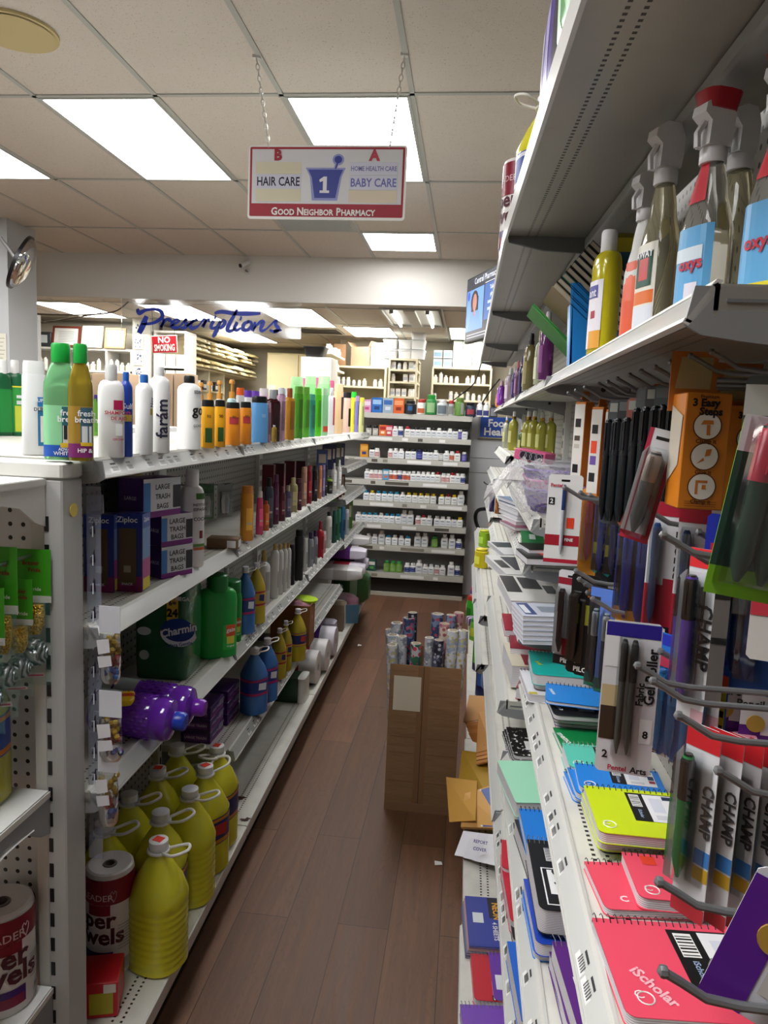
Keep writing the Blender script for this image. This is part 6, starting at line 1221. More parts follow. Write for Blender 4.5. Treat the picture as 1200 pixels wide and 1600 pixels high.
# clip strip with cards and bags of ornaments
Yc_ = 1.30; c = px(146, 760, Y=Yc_); c2 = px(146, 1340, Y=Yc_)
g = thing('clip_strip', 'long clear plastic clip strip hanging along the slotted post', 'clip strip', (c.x, Yc_, c.z)); Ls = c.z-c2.z
sm = wrap('c3cbe0', .3, .12); ob('strip', B().box(-.014, .014, -.001, .001, -Ls, 0, sm).box(-.014, .02, -.001, .001, -.05, -.015, sm), g)
for i in range(11): ob('clip', B().tube([(-.006, -.002, -.08-i*.055), (.002, -.008, -.075-i*.055), (.004, -.012, -.095-i*.055)], .0012, mat('dfe2ea', .2), 5).prism([(-.006, -.092-i*.055), (.004, -.09-i*.055), (.002, -.066-i*.055)], -.003, -.0015, mat('2e2436', .4)), g)
for i, (x0, x1, y0, y1, yb) in enumerate(((155, 188, 946, 990, 1068), (155, 190, 1078, 1122, 1190), (153, 184, 1162, 1208, 1290))):
    a, b_ = px(x0, y0, Y=Yc_-.02), px(x1, y1, Y=Yc_-.02); e_ = px(x1, yb, Y=Yc_-.02); w_ = b_.x-a.x; h_ = a.z-b_.z
    t = thing('ornament_bag', 'white-headed bag of coloured beads, %s on the clip strip' % ('uppermost', 'middle one', 'lowest')[i], 'bag', (a.x+w_/2, Yc_-.02, a.z), 0, 'bead bags on the clip strip')
    ob('header_card', B().box(-w_/2, w_/2, -.001, .001, -h_, 0, mat('e2e4ec', .45)), t); hb = a.z-e_.z
    ob('bag', B().loft([[(w_*.5*f*math.cos(2*pi*j/14), .012*f*math.sin(2*pi*j/14), z) for j in range(14)] for z, f in ((-h_, .95), (-h_-(hb-h_)*.4, 1.05), (-hb+.01, 1.0), (-hb, .7))], clear('f2f4f4', .1), False, False), t)
    rr_ = random.Random(i); 
    for k_ in range(22):
        u = k_/22; c_ = ('b89a3c', 'c9b05a', '9a7f2a')[k_ % 3] if u < .5 else ('8f1f2c', 'a3303c')[k_ % 2] if u < .75 else ('2458a0', '2f6ab8')[k_ % 2]
        if k_ < 22: ob('bead', B().lathe([(0, -.006), (.0045, -.0045), (.0062, 0), (.0045, .0045), (0, .006)], mat(c_, .2, .5), 8), t, (rr_.uniform(-w_*.3, w_*.42), rr_.uniform(-.006, .006), -h_-.006-u*(hb-h_-.016)))
    ob('price_tags', B().poly([(-w_*.48, -.013, -h_-.012), (w_*.1, -.013, -h_-.008), (w_*.16, -.013, -h_-.034), (-w_*.4, -.013, -h_-.04)], mat('e6e6ea')).poly([(-w_*.44, -.0135, -h_-.044), (w_*.2, -.0135, -h_-.04), (w_*.26, -.0135, -h_-.06), (-w_*.36, -.0135, -h_-.066)], mat('e0e0e6')), t)
# ---------------------------------------------------------------- goods east of the aisle: notebooks and papers
def _grid(t):
    x, y, z = t.sep(t.obj()); f = t.m('LESS_THAN', t.m('FRACT', t.m('MULTIPLY', z, 1/.0028)), .35)
    t.set(t.b, 'Base Color', t.mix(f, lin('e6e4e6'), lin('a9a6b0')))
PAGES = pmat('notebook_pages', _grid, .7)
WIRE = mat('26262b', .35, .5); WIREL = mat('c9cacd', .25, .8)
def notebook(tl, tr, bl, zt, th, col, desc, spiral='far', sticker=True, txt=None, wire=WIRE, group='notebooks', dots=0, cat='notebook', rnd=.012, extra=None, wmin=None, tilt=(0, 0)):
    """a notebook lying flat, from the photo pixels of three corners of its top cover"""
    A_, B_, C_ = px(*tl, Z=zt), px(*tr, Z=zt), px(*bl, Z=zt); w_ = (B_-A_).length; l_ = (A_-C_).length
    if wmin: w_ = max(w_, wmin)
    rz = math.atan2(B_.y-A_.y, B_.x-A_.x)
    t = thing('notebook' if cat == 'notebook' else cat.replace(' ', '_'), desc, cat, (C_.x, C_.y, zt-th), (tilt[0], tilt[1], rz), group)
    def outline(k, r0): return [(r0+k, k), (w_-r0*.99-k, k)] + [(w_-k-r0+r0*math.cos(a), k+r0+r0*math.sin(a)) for a in [-pi/2+pi/8*i for i in range(1, 5)]] + [(w_-k, l_-.002), (k, l_-.002)] + [(k+r0-r0*math.cos(a), k+r0-r0*math.sin(a)) for a in [pi/8*i for i in range(0, 4)]]
    o = outline(0, rnd); cm = mat(col, .35, coat=.15) if isinstance(col, str) else col
    ob('pages', B().prism(outline(.0012, rnd), .0012, th-.0012, PAGES, 'z'), t)
    ob('front_cover', B().prism(o, th-.0011, th, cm, 'z'), t); ob('back_cover', B().prism(o, 0, .0011, cm, 'z'), t)
    if spiral:
        k = B(); r_ = th*.5+.0035
        if spiral == 'far':
            n_ = max(8, int(w_/.0085))
            for i in range(n_):
                x = w_*(i+.5)/n_; k.tube([(x, l_+.0005+r_*math.cos(a)-.002, th/2+r_*math.sin(a)) for a in [pi*.62+2*pi*.9*j/9-pi*.5 for j in range(10)]], .0007, wire, 4, False)
        else:
            n_ = max(8, int(l_/.0085))
            for i in range(n_):
                y = l_*(i+.5)/n_; k.tube([(w_+.0005+r_*math.cos(a)-.002, y, th/2+r_*math.sin(a)) for a in [pi*.62+2*pi*.9*j/9-pi*.5 for j in range(10)]], .0007, wire, 4, False)
        ob('wire_binding', k, t)
    e = th+.0005; L = B()
    def q(x0, x1, y0, y1, m, z=e): L.poly([(x0*w_, y0*l_, z), (x1*w_, y0*l_, z), (x1*w_, y1*l_, z), (x0*w_, y1*l_, z)], m)
    if sticker:
        # barcode block and picture block, turned sideways
        q(.4, .92, .3, .9, BLACK); q(.57, .92, .3, .88, mat('e9e9ec', .4), e+.0002); q(.43, .53, .6, .86, WHITE, e+.0002)
        for i in range(7): q(.435, .525, .615+.034*i, .625+.034*i+.004*(i % 3), BLACK, e+.0004)
        L.text('iScholar', lambda x, y: (w_*.485+y*.9, l_*.45-x*.9, e+.0004), w_*.055, mat('9fb4d6', .4), .02)
        q(.62, .74, .5, .8, mat('d3d6e2', .4), e+.0004); q(.76, .9, .78, .86, mat('1d2a4a', .4), e+.0004); q(.84, .91, .55, .7, mat('1f2f5c', .4), e+.0004); q(.84, .91, .42, .52, mat('a3243a', .4), e+.0004)
        for i in range(3): q(.62, .78, .36+.03*i, .37+.03*i, mat('9ea3b0', .5), e+.0004)
        ring_ = [(w_*.13+.009*math.cos(pi/8*i), l_*.17+.009*math.sin(pi/8*i), e) for i in range(17)]; L.tube(ring_, .0009, mat('f2eeea', .4), 4); L.text('C', lambda x, y: (w_*.1+x, l_*.2+y, e+.0004), .016, mat('f2eeea', .4))
    for i_, (x0, x1, y0, y1, m) in enumerate(extra or []): q(x0, x1, y0, y1, mat(m, .4), e+.00012*i_)
    e += .00012*len(extra or [])
    for s_ in (txt or []):
        t_, u, v, size, m, an = s_; ca, sa = math.cos(an), math.sin(an); L.text(t_, lambda x, y: (u*w_+x*ca-y*sa, v*l_+x*sa+y*ca, e+.0003), size, mat(m, .4), .03)
    if L.v: ob('cover_print', L.mesh(smooth=False), t)
    return t
Z4R = .878; GN = 'notebooks on the upper shelf'
r_ = notebook
r_((925, 1432), (1196, 1450), (980, 1588), Z4R+.018, .0165, 'ee4f68', 'large coral red notebook with loose wire coil, closest to the camera', group=GN, txt=[('iScholar', .2, .28, .019, 'f6b9c2', -1.0)])
r_((922, 1345), (1090, 1352), (946, 1420), Z4R+.0135, .012, 'f05068', 'coral red notebook partly under the orange-stickered one', group=GN, sticker=False, txt=[('C', .2, .2, .016, 'f6dfe2', 0)])
r_((975, 1330), (1160, 1347), (999, 1402), Z4R+.032, .017, 'f4506a', 'coral red notebook with orange price dot lying on another', group=GN, extra=[(.14, .26, .72, .92, 'f0482c')])
r_((918, 1246), (1070, 1256), (940, 1318), Z4R+.016, .0145, '17171b', 'black notebook at the bottom of the yellow stack', group=GN, sticker=False, rnd=.01, extra=[(.1, .3, .03, .1, '8fb4c0')])
r_((913, 1238), (1066, 1250), (936, 1312), Z4R+.034, .017, 'cfe30f', 'lower yellow-green notebook of the stack', group=GN, sticker=False)
r_((912, 1226), (1064, 1240), (936, 1300), Z4R+.052, .0175, 'd2e80e', 'yellow-green notebook on top of its stack', group=GN)
r_((880, 1204), (1008, 1212), (897, 1245), Z4R+.012, .011, '1f82dc', 'blue notebook lowest and farthest out of the fanned blue ones', group=GN, sticker=False)
r_((884, 1198), (1013, 1208), (901, 1240), Z4R+.024, .0115, '1f82dc', 'blue notebook in the middle of the fanned blue ones', group=GN, sticker=False)
r_((889, 1190), (1018, 1204), (906, 1230), Z4R+.036, .0115, '1c84e2', 'blue notebook on top of the fanned blue ones', group=GN)
r_((880, 1160), (996, 1170), (890, 1198), Z4R+.03, .029, '5ccfb8', 'mint notebook with white wire binding beside the blue ones', group=GN, wire=WIREL)
r_((868, 1136), (972, 1142), (880, 1172), Z4R+.014, .0125, '118a4a', 'green memo notebook with its coil toward the pen hooks', spiral='side', sticker=False, group=GN, txt=[('memo', .09, .5, .019, 'e8efe9', -1.3), ('Pad', .85, .6, .01, 'e8efe9', -1.2)])
for i, (c, d) in enumerate((('b8243c', 'red memo notebook at the bottom of the black-topped pile'), ('44688c', 'slate blue memo notebook in the black-topped pile'), ('6d6e70', 'grey memo notebook in the black-topped pile'), ('1a1a1d', 'black memo notebook on top of its pile'))):
    r_((858+2*(3-i), 1091+4*(3-i)), (938+3*(3-i), 1096+5*(3-i)), (869-1*i, 1119+5*(3-i)-2), Z4R+.012+.0122*i, .0115, c, d, spiral='side' if i == 3 else None, sticker=False, group=GN, txt=[('memo', .13, .5, .016, 'f0f0f0', -1.25)] if i == 3 else None, extra=[(.5, .8, .3, .62, 'e6e6ea')] if i == 3 else None)
r_((850, 1066), (934, 1076), (852, 1094), Z4R+.066, .008, '1d86e0', 'thin blue memo notebook lying over the black-topped pile', group=GN, sticker=False, txt=[('memo', .12, .5, .013, 'e6eef8', -1.3)])
r_((815, 1046), (880, 1050), (826, 1085), Z4R+.02, .019, 'e6e4ea', 'white notebook under the teal one at the far shelf end', group=GN, sticker=False, extra=[(.02, .2, .02, .1, 'c9b838')])
r_((820, 1040), (895, 1046), (836, 1070), Z4R+.034, .012, '46203a', 'dark plum notebook under the teal one', group=GN, sticker=False)
r_((825, 1016), (911, 1023), (833, 1053), Z4R+.062, .026, '18b6ae', 'thick teal notebook with orange price sticker at the far shelf end', group=GN, sticker=False, txt=[('bold', .14, .45, .016, 'd9d84a', -1.3)], extra=[(.58, .7, .35, .6, 'f0503c')])
# middle shelf
Z3R = .67; GM = 'notebooks on the middle shelf'
def _marble(t):
    v = t.n('ShaderNodeTexVoronoi', {0: t.obj(), 'Scale': 120.0}); n_ = t.n('ShaderNodeTexNoise', {0: t.obj(), 'Scale': 90.0}); t.set(t.b, 'Base Color', t.mix(t.m('GREATER_THAN', n_, .62), lin('131315'), lin('e9e9ea')))
MARB = pmat('marbled_cover', _marble, .35)
for i in range(3): r_((786+1.5*i, 1142-3.4*i), (850, 1145-3*i), (800+1.5*i, 1187-3.4*i), Z3R+.012+.0115*i, .0108, MARB, 'marbled black composition book, %s of its pile' % ('lowest', 'middle one', 'topmost')[i], spiral=None, sticker=False, group=GM, extra=[(.22, .48, .2, .5, 'f0f0f0'), (.62, .85, .2, .45, 'f0f0f0')] if i == 2 else None, wmin=.16)
r_((790, 1188), (850, 1189), (806, 1254), Z3R+.05, .032, 'a4e2c2', 'thick mint green pad beside the marbled books', spiral=None, sticker=False, group=GM, wmin=.17, rnd=.004)
r_((810, 1262), (862, 1266), (826, 1334), Z3R+.06, .02, '1a7ede', 'blue spiral notebook between mint pad and black five subject', sticker=False, group=GM, wmin=.15)
r_((812, 1280), (866, 1282), (828, 1352), Z3R+.038, .034, '1a1a1e', 'black notebook under the blue spiral one', sticker=False, group=GM, spiral=None, wmin=.15)
r_((816, 1392), (866, 1396), (834, 1490), Z3R+.014, .013, '1d7ede', 'bright blue notebook lowest under the black five subject', sticker=False, group=GM, spiral=None, wmin=.14)
r_((822, 1372), (872, 1376), (838, 1474), Z3R+.038, .022, '2448b8', 'royal blue notebook under the black five subject', sticker=False, group=GM, spiral=None, wmin=.14)
def five(tl, tr, bl, zt, th, c, d, tone):
    t = r_(tl, tr, bl, zt, th, c, d, sticker=False, wire=WIREL, group=GM, wmin=.155, extra=[(.09, .43, .06, .56, 'f2f2f2'), (.105, .415, .072, .548, tone), (.15, .39, .2, .53, 'f2f2f2'), (.17, .3, .66, .86, 'eeeeee')] + [(.175, .295, .67+.024*i, .68+.024*i, '202024') for i in range(8)],
           txt=[('5', .285, .485, .036, '141418', -1.5708), ('SUBJECT', .27, .32, .022, '141418', -1.5708), ('WIDE', .34, .13, .013, 'f2f2f2', -1.5708), ('RULED', .26, .13, .013, 'f2f2f2', -1.5708)])
five((826, 1310), (870, 1314), (843, 1420), Z3R+.09, .042, '17171b', 'black five subject notebook, topmost of its pile', '17171b')
r_((868, 1486), (896, 1488), (888, 1606), Z3R+.03, .026, '5a2478', 'violet notebook half hidden beside the purple five subject', sticker=False, group=GM, spiral=None, wmin=.12)
five((878, 1470), (918, 1472), (905, 1612), Z3R+.06, .05, '5e2a80', 'purple five subject notebook at the near end of the middle shelf', '5e2a80')
# lower shelf: leaning and standing pads
Z2R = .5; GL = 'pads on the lower shelf'
def stand(tl, tr, bl, zb, th, col, desc, lean=.3, cat='folder', grp=GL, X_=None):
    """thin folder standing on edge: given its visible near edge"""
    A_ = px(*bl, Z=zb); T_ = px(*tl, Y=A_.y+.0); h_ = max(.05, T_.z-zb); dx = T_.x-A_.x
    t = thing(cat, desc, cat, (A_.x, A_.y, zb+.001), (0, math.atan2(dx, h_), 0), grp)
    ob('cover', B().box(0, th, 0, .22, 0, h_, mat(col, .4), .001), t); ob('pages', B().box(.001, th-.001, -.001, .218, .002, h_-.003, PAPER), t); return t
r_((773, 1356), (800, 1358), (798, 1440), Z2R+.03, .028, 'c41f38', 'red notepad lying askew on the lower shelf, white wire edge', sticker=False, group=GL, wire=WIREL, wmin=.1)
r_((774, 1310), (790, 1312), (784, 1356), Z2R+.04, .038, 'c41f38', 'red and black notepad farther along the lower shelf', sticker=False, group=GL, spiral=None, wmin=.1, extra=[(.3, 1., 0, 1., '1a1a1c')])
r_((788, 1392), (812, 1394), (802, 1470), Z2R+.016, .0145, '202024', 'black and white pad under the red notepad', sticker=False, group=GL, spiral=None, wmin=.1)
r_((800, 1470), (830, 1472), (815, 1596), Z2R+.05, .04, '1f62c8', 'bright blue folder stack at the near end of the lower shelf', sticker=False, group=GL, spiral=None, wmin=.12, rnd=.003)
r_((792, 1492), (800, 1493), (806, 1560), Z2R+.03, .01, '2a74d4', 'thin blue folder edging out from the blue stack', sticker=False, group=GL, spiral=None, wmin=.1, rnd=.003)
r_((804, 1228), (818, 1230), (814, 1284), Z2R+.05, .03, '8fb8e4', 'pale blue pad on the lower shelf under the mint pad', sticker=False, group=GL, spiral=None, wmin=.1)
def _grn(t):
    v = t.n('ShaderNodeTexNoise', {0: t.obj(), 'Scale': 150.0}); t.set(t.b, 'Base Color', t.mix(t.m('GREATER_THAN', v, .55), lin('1f5c42'), lin('dfe9e2')))
r_((804, 1302), (812, 1303), (816, 1382), Z2R+.045, .035, pmat('green_marbled_cover', _grn, .4), 'green marbled composition book on the lower shelf', sticker=False, group=GL, spiral=None, wmin=.1)
# base deck: poster boards, notebooks, envelopes
ZBR = .171; GB = 'papers on the bottom deck'
for i in range(5):
    r_((737-i*1.2, 1400+i*4), (790, 1404+i*4), (733-i*1.5, 1478+i*4), ZBR+.03-.006*i, .0054, ('2d3f9a', 'c98f86', '8a8aa0', '6a6a80', '55507a')[i], 'poster board pack, %s of the pile' % ('topmost, blue with white lettering', 'second from top', 'third from top', 'fourth from top', 'lowest')[i], spiral=None, sticker=False, group='poster board packs', cat='poster board', rnd=.001, wmin=.2,
       txt=[('POSTER BOARD', .6, .45, .026, 'f2f2f2', -1.5708), ('NEON', .4, .7, .024, 'e8a92c', -1.5708), ('4 SHEETS', .36, .3, .017, 'e6e6ea', -1.5708)] if i == 0 else None, extra=[(.0, 1., .02, .98, '2f3f9c'), (.08, .22, .45, .65, 'dfe6ea'), (.3, .5, .55, .98, '1c1c2e')] if i == 0 else None)
r_((747, 1490), (772, 1492), (741, 1562), ZBR+.02, .018, 'c8182c', 'red memo notebook on the bottom deck before the poster boards', sticker=False, group=GB, wire=WIREL, wmin=.09, extra=[(.5, .85, .02, .4, 'f0f0f0')], txt=[('1s', .55, .06, .02, '141414', 0)])
r_((774, 1488), (800, 1490), (772, 1562), ZBR+.024, .022, '6a34a8', 'violet memo notebook beside the red one on the bottom deck', sticker=False, group=GB, wire=WIREL, wmin=.09, extra=[(.1, .4, .2, .5, 'e6e6ea')])
r_((736, 1570), (790, 1572), (728, 1640), ZBR+.028, .024, '7a44b8', 'light violet notebook closest to the camera on the bottom deck', sticker=False, group=GB, wire=WIREL, wmin=.12)
ENV = 'cf9a3c'
def envelope(pts, col, desc, th=.003, group='manila envelopes', extra=None, cat='envelope'):
    """flat envelope from photo pixels with a height for each corner"""
    P = [px(x, y, Z=z) for x, y, z in pts]; c = sum(P, Vector())/len(P); n_ = (P[1]-P[0]).cross(P[-1]-P[0]).normalized(); n_ = n_ if n_.z > 0 else -n_
    b = B(); b.loft([[p-c-n_*th for p in P], [p-c for p in P]], mat(col, .6)); t = thing('envelope' if cat == 'envelope' else cat.replace(' ', '_'), desc, cat, c, 0, group); ob('sheet', b, t)
    if extra:
        L = B()
        for u0, u1, v0, v1, m in extra:
            f = lambda u, v: (P[0]*(1-u)+P[1]*u)*(1-v)+(P[3]*(1-u)+P[2]*u)*v-c+n_*.0008
            L.poly([f(u0, v0), f(u1, v0), f(u1, v1), f(u0, v1)], mat(m, .4))
        ob('printed_label', L.mesh(smooth=False), t)
    return t
envelope([(722, 1172, .30), (776, 1180, .33), (772, 1262, .26), (714, 1240, .22)], 'b8902c', 'olive gold envelope bent over the deck edge beside the carton')
envelope([(697, 1214, .25), (745, 1220, .29), (743, 1282, .24), (702, 1284, .19)], 'd3a04a', 'plain manila envelope sticking out farthest into the aisle')
envelope([(733, 1086, .36), (768, 1088, .4), (766, 1122, .38), (724, 1128, .33)], 'c89458', 'brown envelope standing behind the others against the shelf')
for i in range(4): envelope([(726+2*i, 1128+6*i, .33), (758, 1126+6*i, .37), (757, 1150+5*i, .36), (732+2*i, 1140+6*i, .32)], ('b5763c', 'a8682f')[i % 2], 'brown envelope in the fan below the upright one, %s' % ORD[i])
for i in range(4): envelope([(748, 1112+i*4, .40-.008*i), (772, 1110+i*4, .42-.008*i), (768, 1170+i*6, .37-.008*i), (744, 1176+i*6, .33-.008*i)], ('d39a5c', 'c98d50')[i % 2], 'shiny tan envelope bundle, %s sheet from top' % ORD[i], .006)
envelope([(726, 1240, .26), (776, 1224, .3), (788, 1294, .25), (720, 1292, .2)], 'e0ac62', 'clear-wrapped envelope pack with blue and white label', .012, extra=[(.52, 1., .04, .98, '3a58a8'), (.47, .52, .02, .98, 'e9e6e0'), (.6, .85, .06, .2, 'c9d3e2'), (.6, .72, .75, .92, 'e6eaf2')])
envelope([(776, 1222, .33), (790, 1226, .35), (800, 1290, .3), (786, 1284, .28)], 'c9ccd2', 'grey plastic sleeve leaning beside the blue-labelled envelope pack', .004)
for i in range(3):
    t = envelope([(724+i*12, 1298+i*2, .21+.004*i), (770+i*4, 1304, .23+.004*i), (772+i*4, 1348+i*3, .2+.004*i), (710+i*14, 1336+i*4, .18+.004*i)], ('eceaf0', 'e6e4ec', 'f0eef2')[i], 'white report cover sheet, %s of the three under the envelopes' % ('lowest', 'middle', 'upper')[i], .0015, 'report cover sheets', cat='paper sheet')
    if i == 1:
        P = [px(x, y, Z=.233) for x, y in ((738, 1300), (768, 1306), (766, 1344), (730, 1338))]; L = B(); c = t.location
        f = lambda s_, u0, v0, k_: L.text(s_, lambda x, y: (P[0]*(1-(v0-y*k_))+P[3]*(v0-y*k_))*(1-(u0+x*k_))+(P[1]*(1-(v0-y*k_))+P[2]*(v0-y*k_))*(u0+x*k_)-c, .2, mat('3f3f86', .5), .02)
        f('REPORT', .5, .35, .95); f('COVER', .5, .65, .95); ob('lettering', L.mesh(smooth=False), t)
# section two: index cards, boxes, pouches, folders
GI = 'packs on the second section shelves'
for i in range(6): r_((819, 942+i*7.6), (882, 944+i*7.6), (814, 985+i*.0+0) if False else (817, 962+i*7.6), .992+.011*(6-i), .0105, ('d6dbe8', 'cfd4e4')[i % 2], 'index card pack, %s of the pile beside the pens' % (ORD[i]+' from top'), spiral=None, sticker=False, group='index card packs', cat='card pack', rnd=.001, extra=[(.08, .32, .1, .95, '3c4f86'), (.1, .22, .2, .8, 'e9edf4'), (.45, .85, .3, .7, '8f98a6')] if i == 0 else None, wmin=.12)
def stackbox(tl, tr, bl, zt, th, col, desc, extra=None, txt=None, wmin=.1, cat='stationery box'): return r_(tl, tr, bl, zt, th, col, desc, spiral=None, sticker=False, group=GI, cat=cat, rnd=.001, extra=extra, txt=txt, wmin=wmin)
# boxes
stackbox((791, 898), (868, 902), (798, 938), 1.03, .035, 'e6e5e2', 'white calculator box with black panel above the index cards', [(.02, .3, .3, .95, '26262a'), (.35, .72, .45, .9, '3a3c42'), (.75, .95, .3, .6, '5a5c62')])
stackbox((786, 868), (852, 870), (791, 897), 1.02, .025, 'e2e2e0', 'second white calculator box, farther back with dark window', [(.3, .75, .2, .9, '3c4048'), (.05, .25, .3, .7, '22242a')])
stackbox((783, 846), (845, 848), (787, 866), 1.01, .018, 'dcdde0', 'white box with green corner behind the calculator boxes', [(.05, .9, .5, .9, '2f3a40')])
stackbox((800, 938), (815, 940), (806, 962), .998, .02, 'd9cfb8', 'cream pad edge beside the index cards', wmin=.08)
stackbox((817, 857), (893, 860), (823, 872), 1.185, .017, '131315', 'black zip pouch with red badge at the shelf end', [(.35, .5, .3, .7, 'c8362c')], wmin=.13, cat='zip pouch'); stackbox((822, 848), (892, 850), (826, 858), 1.195, .016, '18181b', 'second black zip pouch behind the first', [(.5, .62, .3, .7, 'c8362c')], wmin=.12, cat='zip pouch')
stackbox((806, 828), (866, 832), (815, 848), 1.19, .022, '1f8a4c', 'flat green box with white marks beside the black pouches', [(.2, .35, .3, .7, 'e6efe9'), (.55, .7, .3, .7, 'e6efe9')])
for i, (y, c, d) in enumerate(((821, '8a3a5a', 'maroon and white box'), (812, 'dad9da', 'white box with grey end'), (804, '9a9ca0', 'mid grey box'), (797, 'c9cacc', 'pale grey box'), (790, '4a4c58', 'dark slate box'), (784, '6f93b5', 'blue-topped box'))):
    stackbox((800+(5-i)*-1.5+6, y-8), (880, y-6), (806-(5-i)*1.5+6, y+3), 1.185+.012*i, .0115, c, d+' in the flat pile under the wrapped baskets', [(.3, .6, .2, .8, 'c8c8cc')], wmin=.13)
stackbox((796, 1004), (832, 1006), (800, 1040), .868, .06, 'cfc9b2', 'pile of cream pads with maroon band at the section joint', [(.3, .6, .05, .95, '8f2438'), (.62, .95, .1, .6, 'd9d4da')], wmin=.12); stackbox((792, 975), (828, 978), (797, 1012), .885, .03, '8f2438', 'maroon printed pack on top of the cream pads', [(.1, .8, .2, .9, 'a83a4c')], wmin=.12)
stackbox((786, 958), (815, 960), (789, 984), .9, .02, 'a8203a', 'plain dark red folder beyond the maroon pack', wmin=.1, cat='folder'); stackbox((803, 1050), (816, 1052), (806, 1074), .835, .03, '9a3a48', 'small maroon pad stack behind the price rail end', wmin=.07)
g = thing('folder', 'thin dark red folder standing against the lower shelf edge', 'folder', px(780, 1048, Z=.51), (0, .08, 0)); ob('cover', B().box(-.0, .006, -.12, .16, .03, .2, mat('a3162c', .4), .001), g); ob('pages', B().box(-.004, 0, -.12, .16, .03, .19, PAPER), g)
# nested baskets in a clear bag
def basket(loc, w_, d_, h_, c, desc, rz=0.):
    t = thing('storage_basket', desc, 'basket', loc, rz, 'nested plastic baskets'); m = mat(c, .3); b = B(); n_ = 32
    b.loft([ring(0, w_*.42, d_*.42, 5, n_), ring(.004, w_*.43, d_*.43, 5, n_)], m)
    for z, f in ((h_*.28, .45), (h_*.5, .465), (h_*.72, .48)): b.loft([ring(z, w_*f, d_*f, 5, n_), ring(z+h_*.1, w_*(f+.006), d_*(f+.006), 5, n_), ring(z+h_*.1, w_*(f-.006), d_*(f-.006), 5, n_), ring(z, w_*(f-.01), d_*(f-.01), 5, n_), ring(z, w_*f, d_*f, 5, n_)], m, False, False)
    for p_ in ring(0, 1, 1, 5, 28): b.tube([(p_[0]*w_*.425, p_[1]*d_*.425, 0), (p_[0]*w_*.495, p_[1]*d_*.495, h_)], .0022, m, 4)
    ob('basket_wall', b, t); ob('rim', B().loft([ring(h_-.008, w_*.495, d_*.495, 5, n_), ring(h_, w_*.52, d_*.52, 5, n_), ring(h_+.004, w_*.51, d_*.51, 5, n_), ring(h_, w_*.485, d_*.485, 5, n_)], m, False, False), t); return t
bc = Vector((.285, 2.05, 1.277))
basket(bc, .24, .3, .06, '5a2fa8', 'deep violet basket at the bottom inside the clear bag'); basket(bc+Vector((0, 0, .024)), .24, .3, .06, 'c8489c', 'pink basket nested in the middle inside the clear bag'); basket(bc+Vector((-.005, .01, .05)), .235, .29, .06, '7a4fc0', 'lilac basket on top inside the clear bag'); basket(bc+Vector((-.01, .02, .078)), .225, .28, .045, 'a9abb0', 'grey slotted basket sitting on the violet ones')
t = thing('plastic_bag', 'crumpled clear plastic bag wrapped round the nested baskets', 'bag', bc, 0); rr_ = random.Random(8); rs = []
for i, (f, y) in enumerate(((.25, -.24), (.75, -.19), (1, -.12), (1.04, 0), (1.02, .12), (.85, .19), (.3, .22))):
    rs.append([((.135*f+rr_.uniform(-.008, .008))*math.copysign(abs(math.cos(a))**.6, math.cos(a))-.02, y+rr_.uniform(-.015, .015), .062+(.075*f+rr_.uniform(-.012, .012))*math.copysign(abs(math.sin(a))**.7, math.sin(a))) for a in [2*pi*j/26 for j in range(26)]])
ob('film', B().loft(rs, wrap('f4f2f6', .3, .12)), t)
ob('loose_flap', B().loft([[(-.135+rr_.uniform(-.012, .012)-.03*k_, -.2+.05*j+rr_.uniform(-.01, .01), .13-.035*k_+.02*math.sin(j*1.3+k_)) for j in range(9)] for k_ in range(4)], wrap('f4f2f6', .34, .12), False, False, False), t)
g = thing('pencil_box', 'pink stationery box lying on the wrapped baskets', 'box', px(812, 712, Y=2.0)+Vector((.02, .05, -.0)), (.0, .12, -.6), None); ob('box_body', B().box(-.02, .075, -.03, .03, -.012, .018, mat('d8608c', .3), .002), g); ob('window', B().box(.0, .07, -.0312, -.0302, -.008, .014, mat('2c2238', .3)), g)
for k_ in range(4): ob('coil', B().lathe([(.01, -.0008), (.012, -.0008), (.012, .0008), (.01, .0008)], WIREL, 12, (.01+.016*k_, -.0325, .003), 'y', False, False), g)
# spray bottles with gold collars on the third section
ZP = 1.381
for i, (x, y, h_, w_) in enumerate(((790, 0, .17, .035), (801, 0, .19, .045), (815, .0, .12, .03), (824, 0, .185, .048), (833, .05, .185, .046), (845, .04, .18, .044), (859, .0, .182, .046))):
    X_ = .2+.0165*i; Y_ = max(3.05, px(x, 670, X=X_).y); p = Vector((px(x, 690, Y=Y_).x, Y_, ZP))
    c = 'bcb84a' if i not in (0, 2) else ('d6d8c0', '5f7a3c')[i == 2]
    put('mist_bottle', bottle('mist', h_, w_, w_, mat(c, .1, 0, .35, .3), mat('e9e9e4', .35), [(.2, .5, -.5, .6, mat('d3d08a', .3))], (), 16, None, None, mat('b9933c', .25, .8)), p, -pi/2+.5, label='yellow-green mist bottle with gold collar, %s from left under the upper shelf' % ORD[i] if c == 'bcb84a' else ('slim pale bottle left of the gold-collared mist bottles', 'short dark green bottle between the gold-collared mist bottles')[i == 2], cat='bottle', group='gold-collared mist bottles')
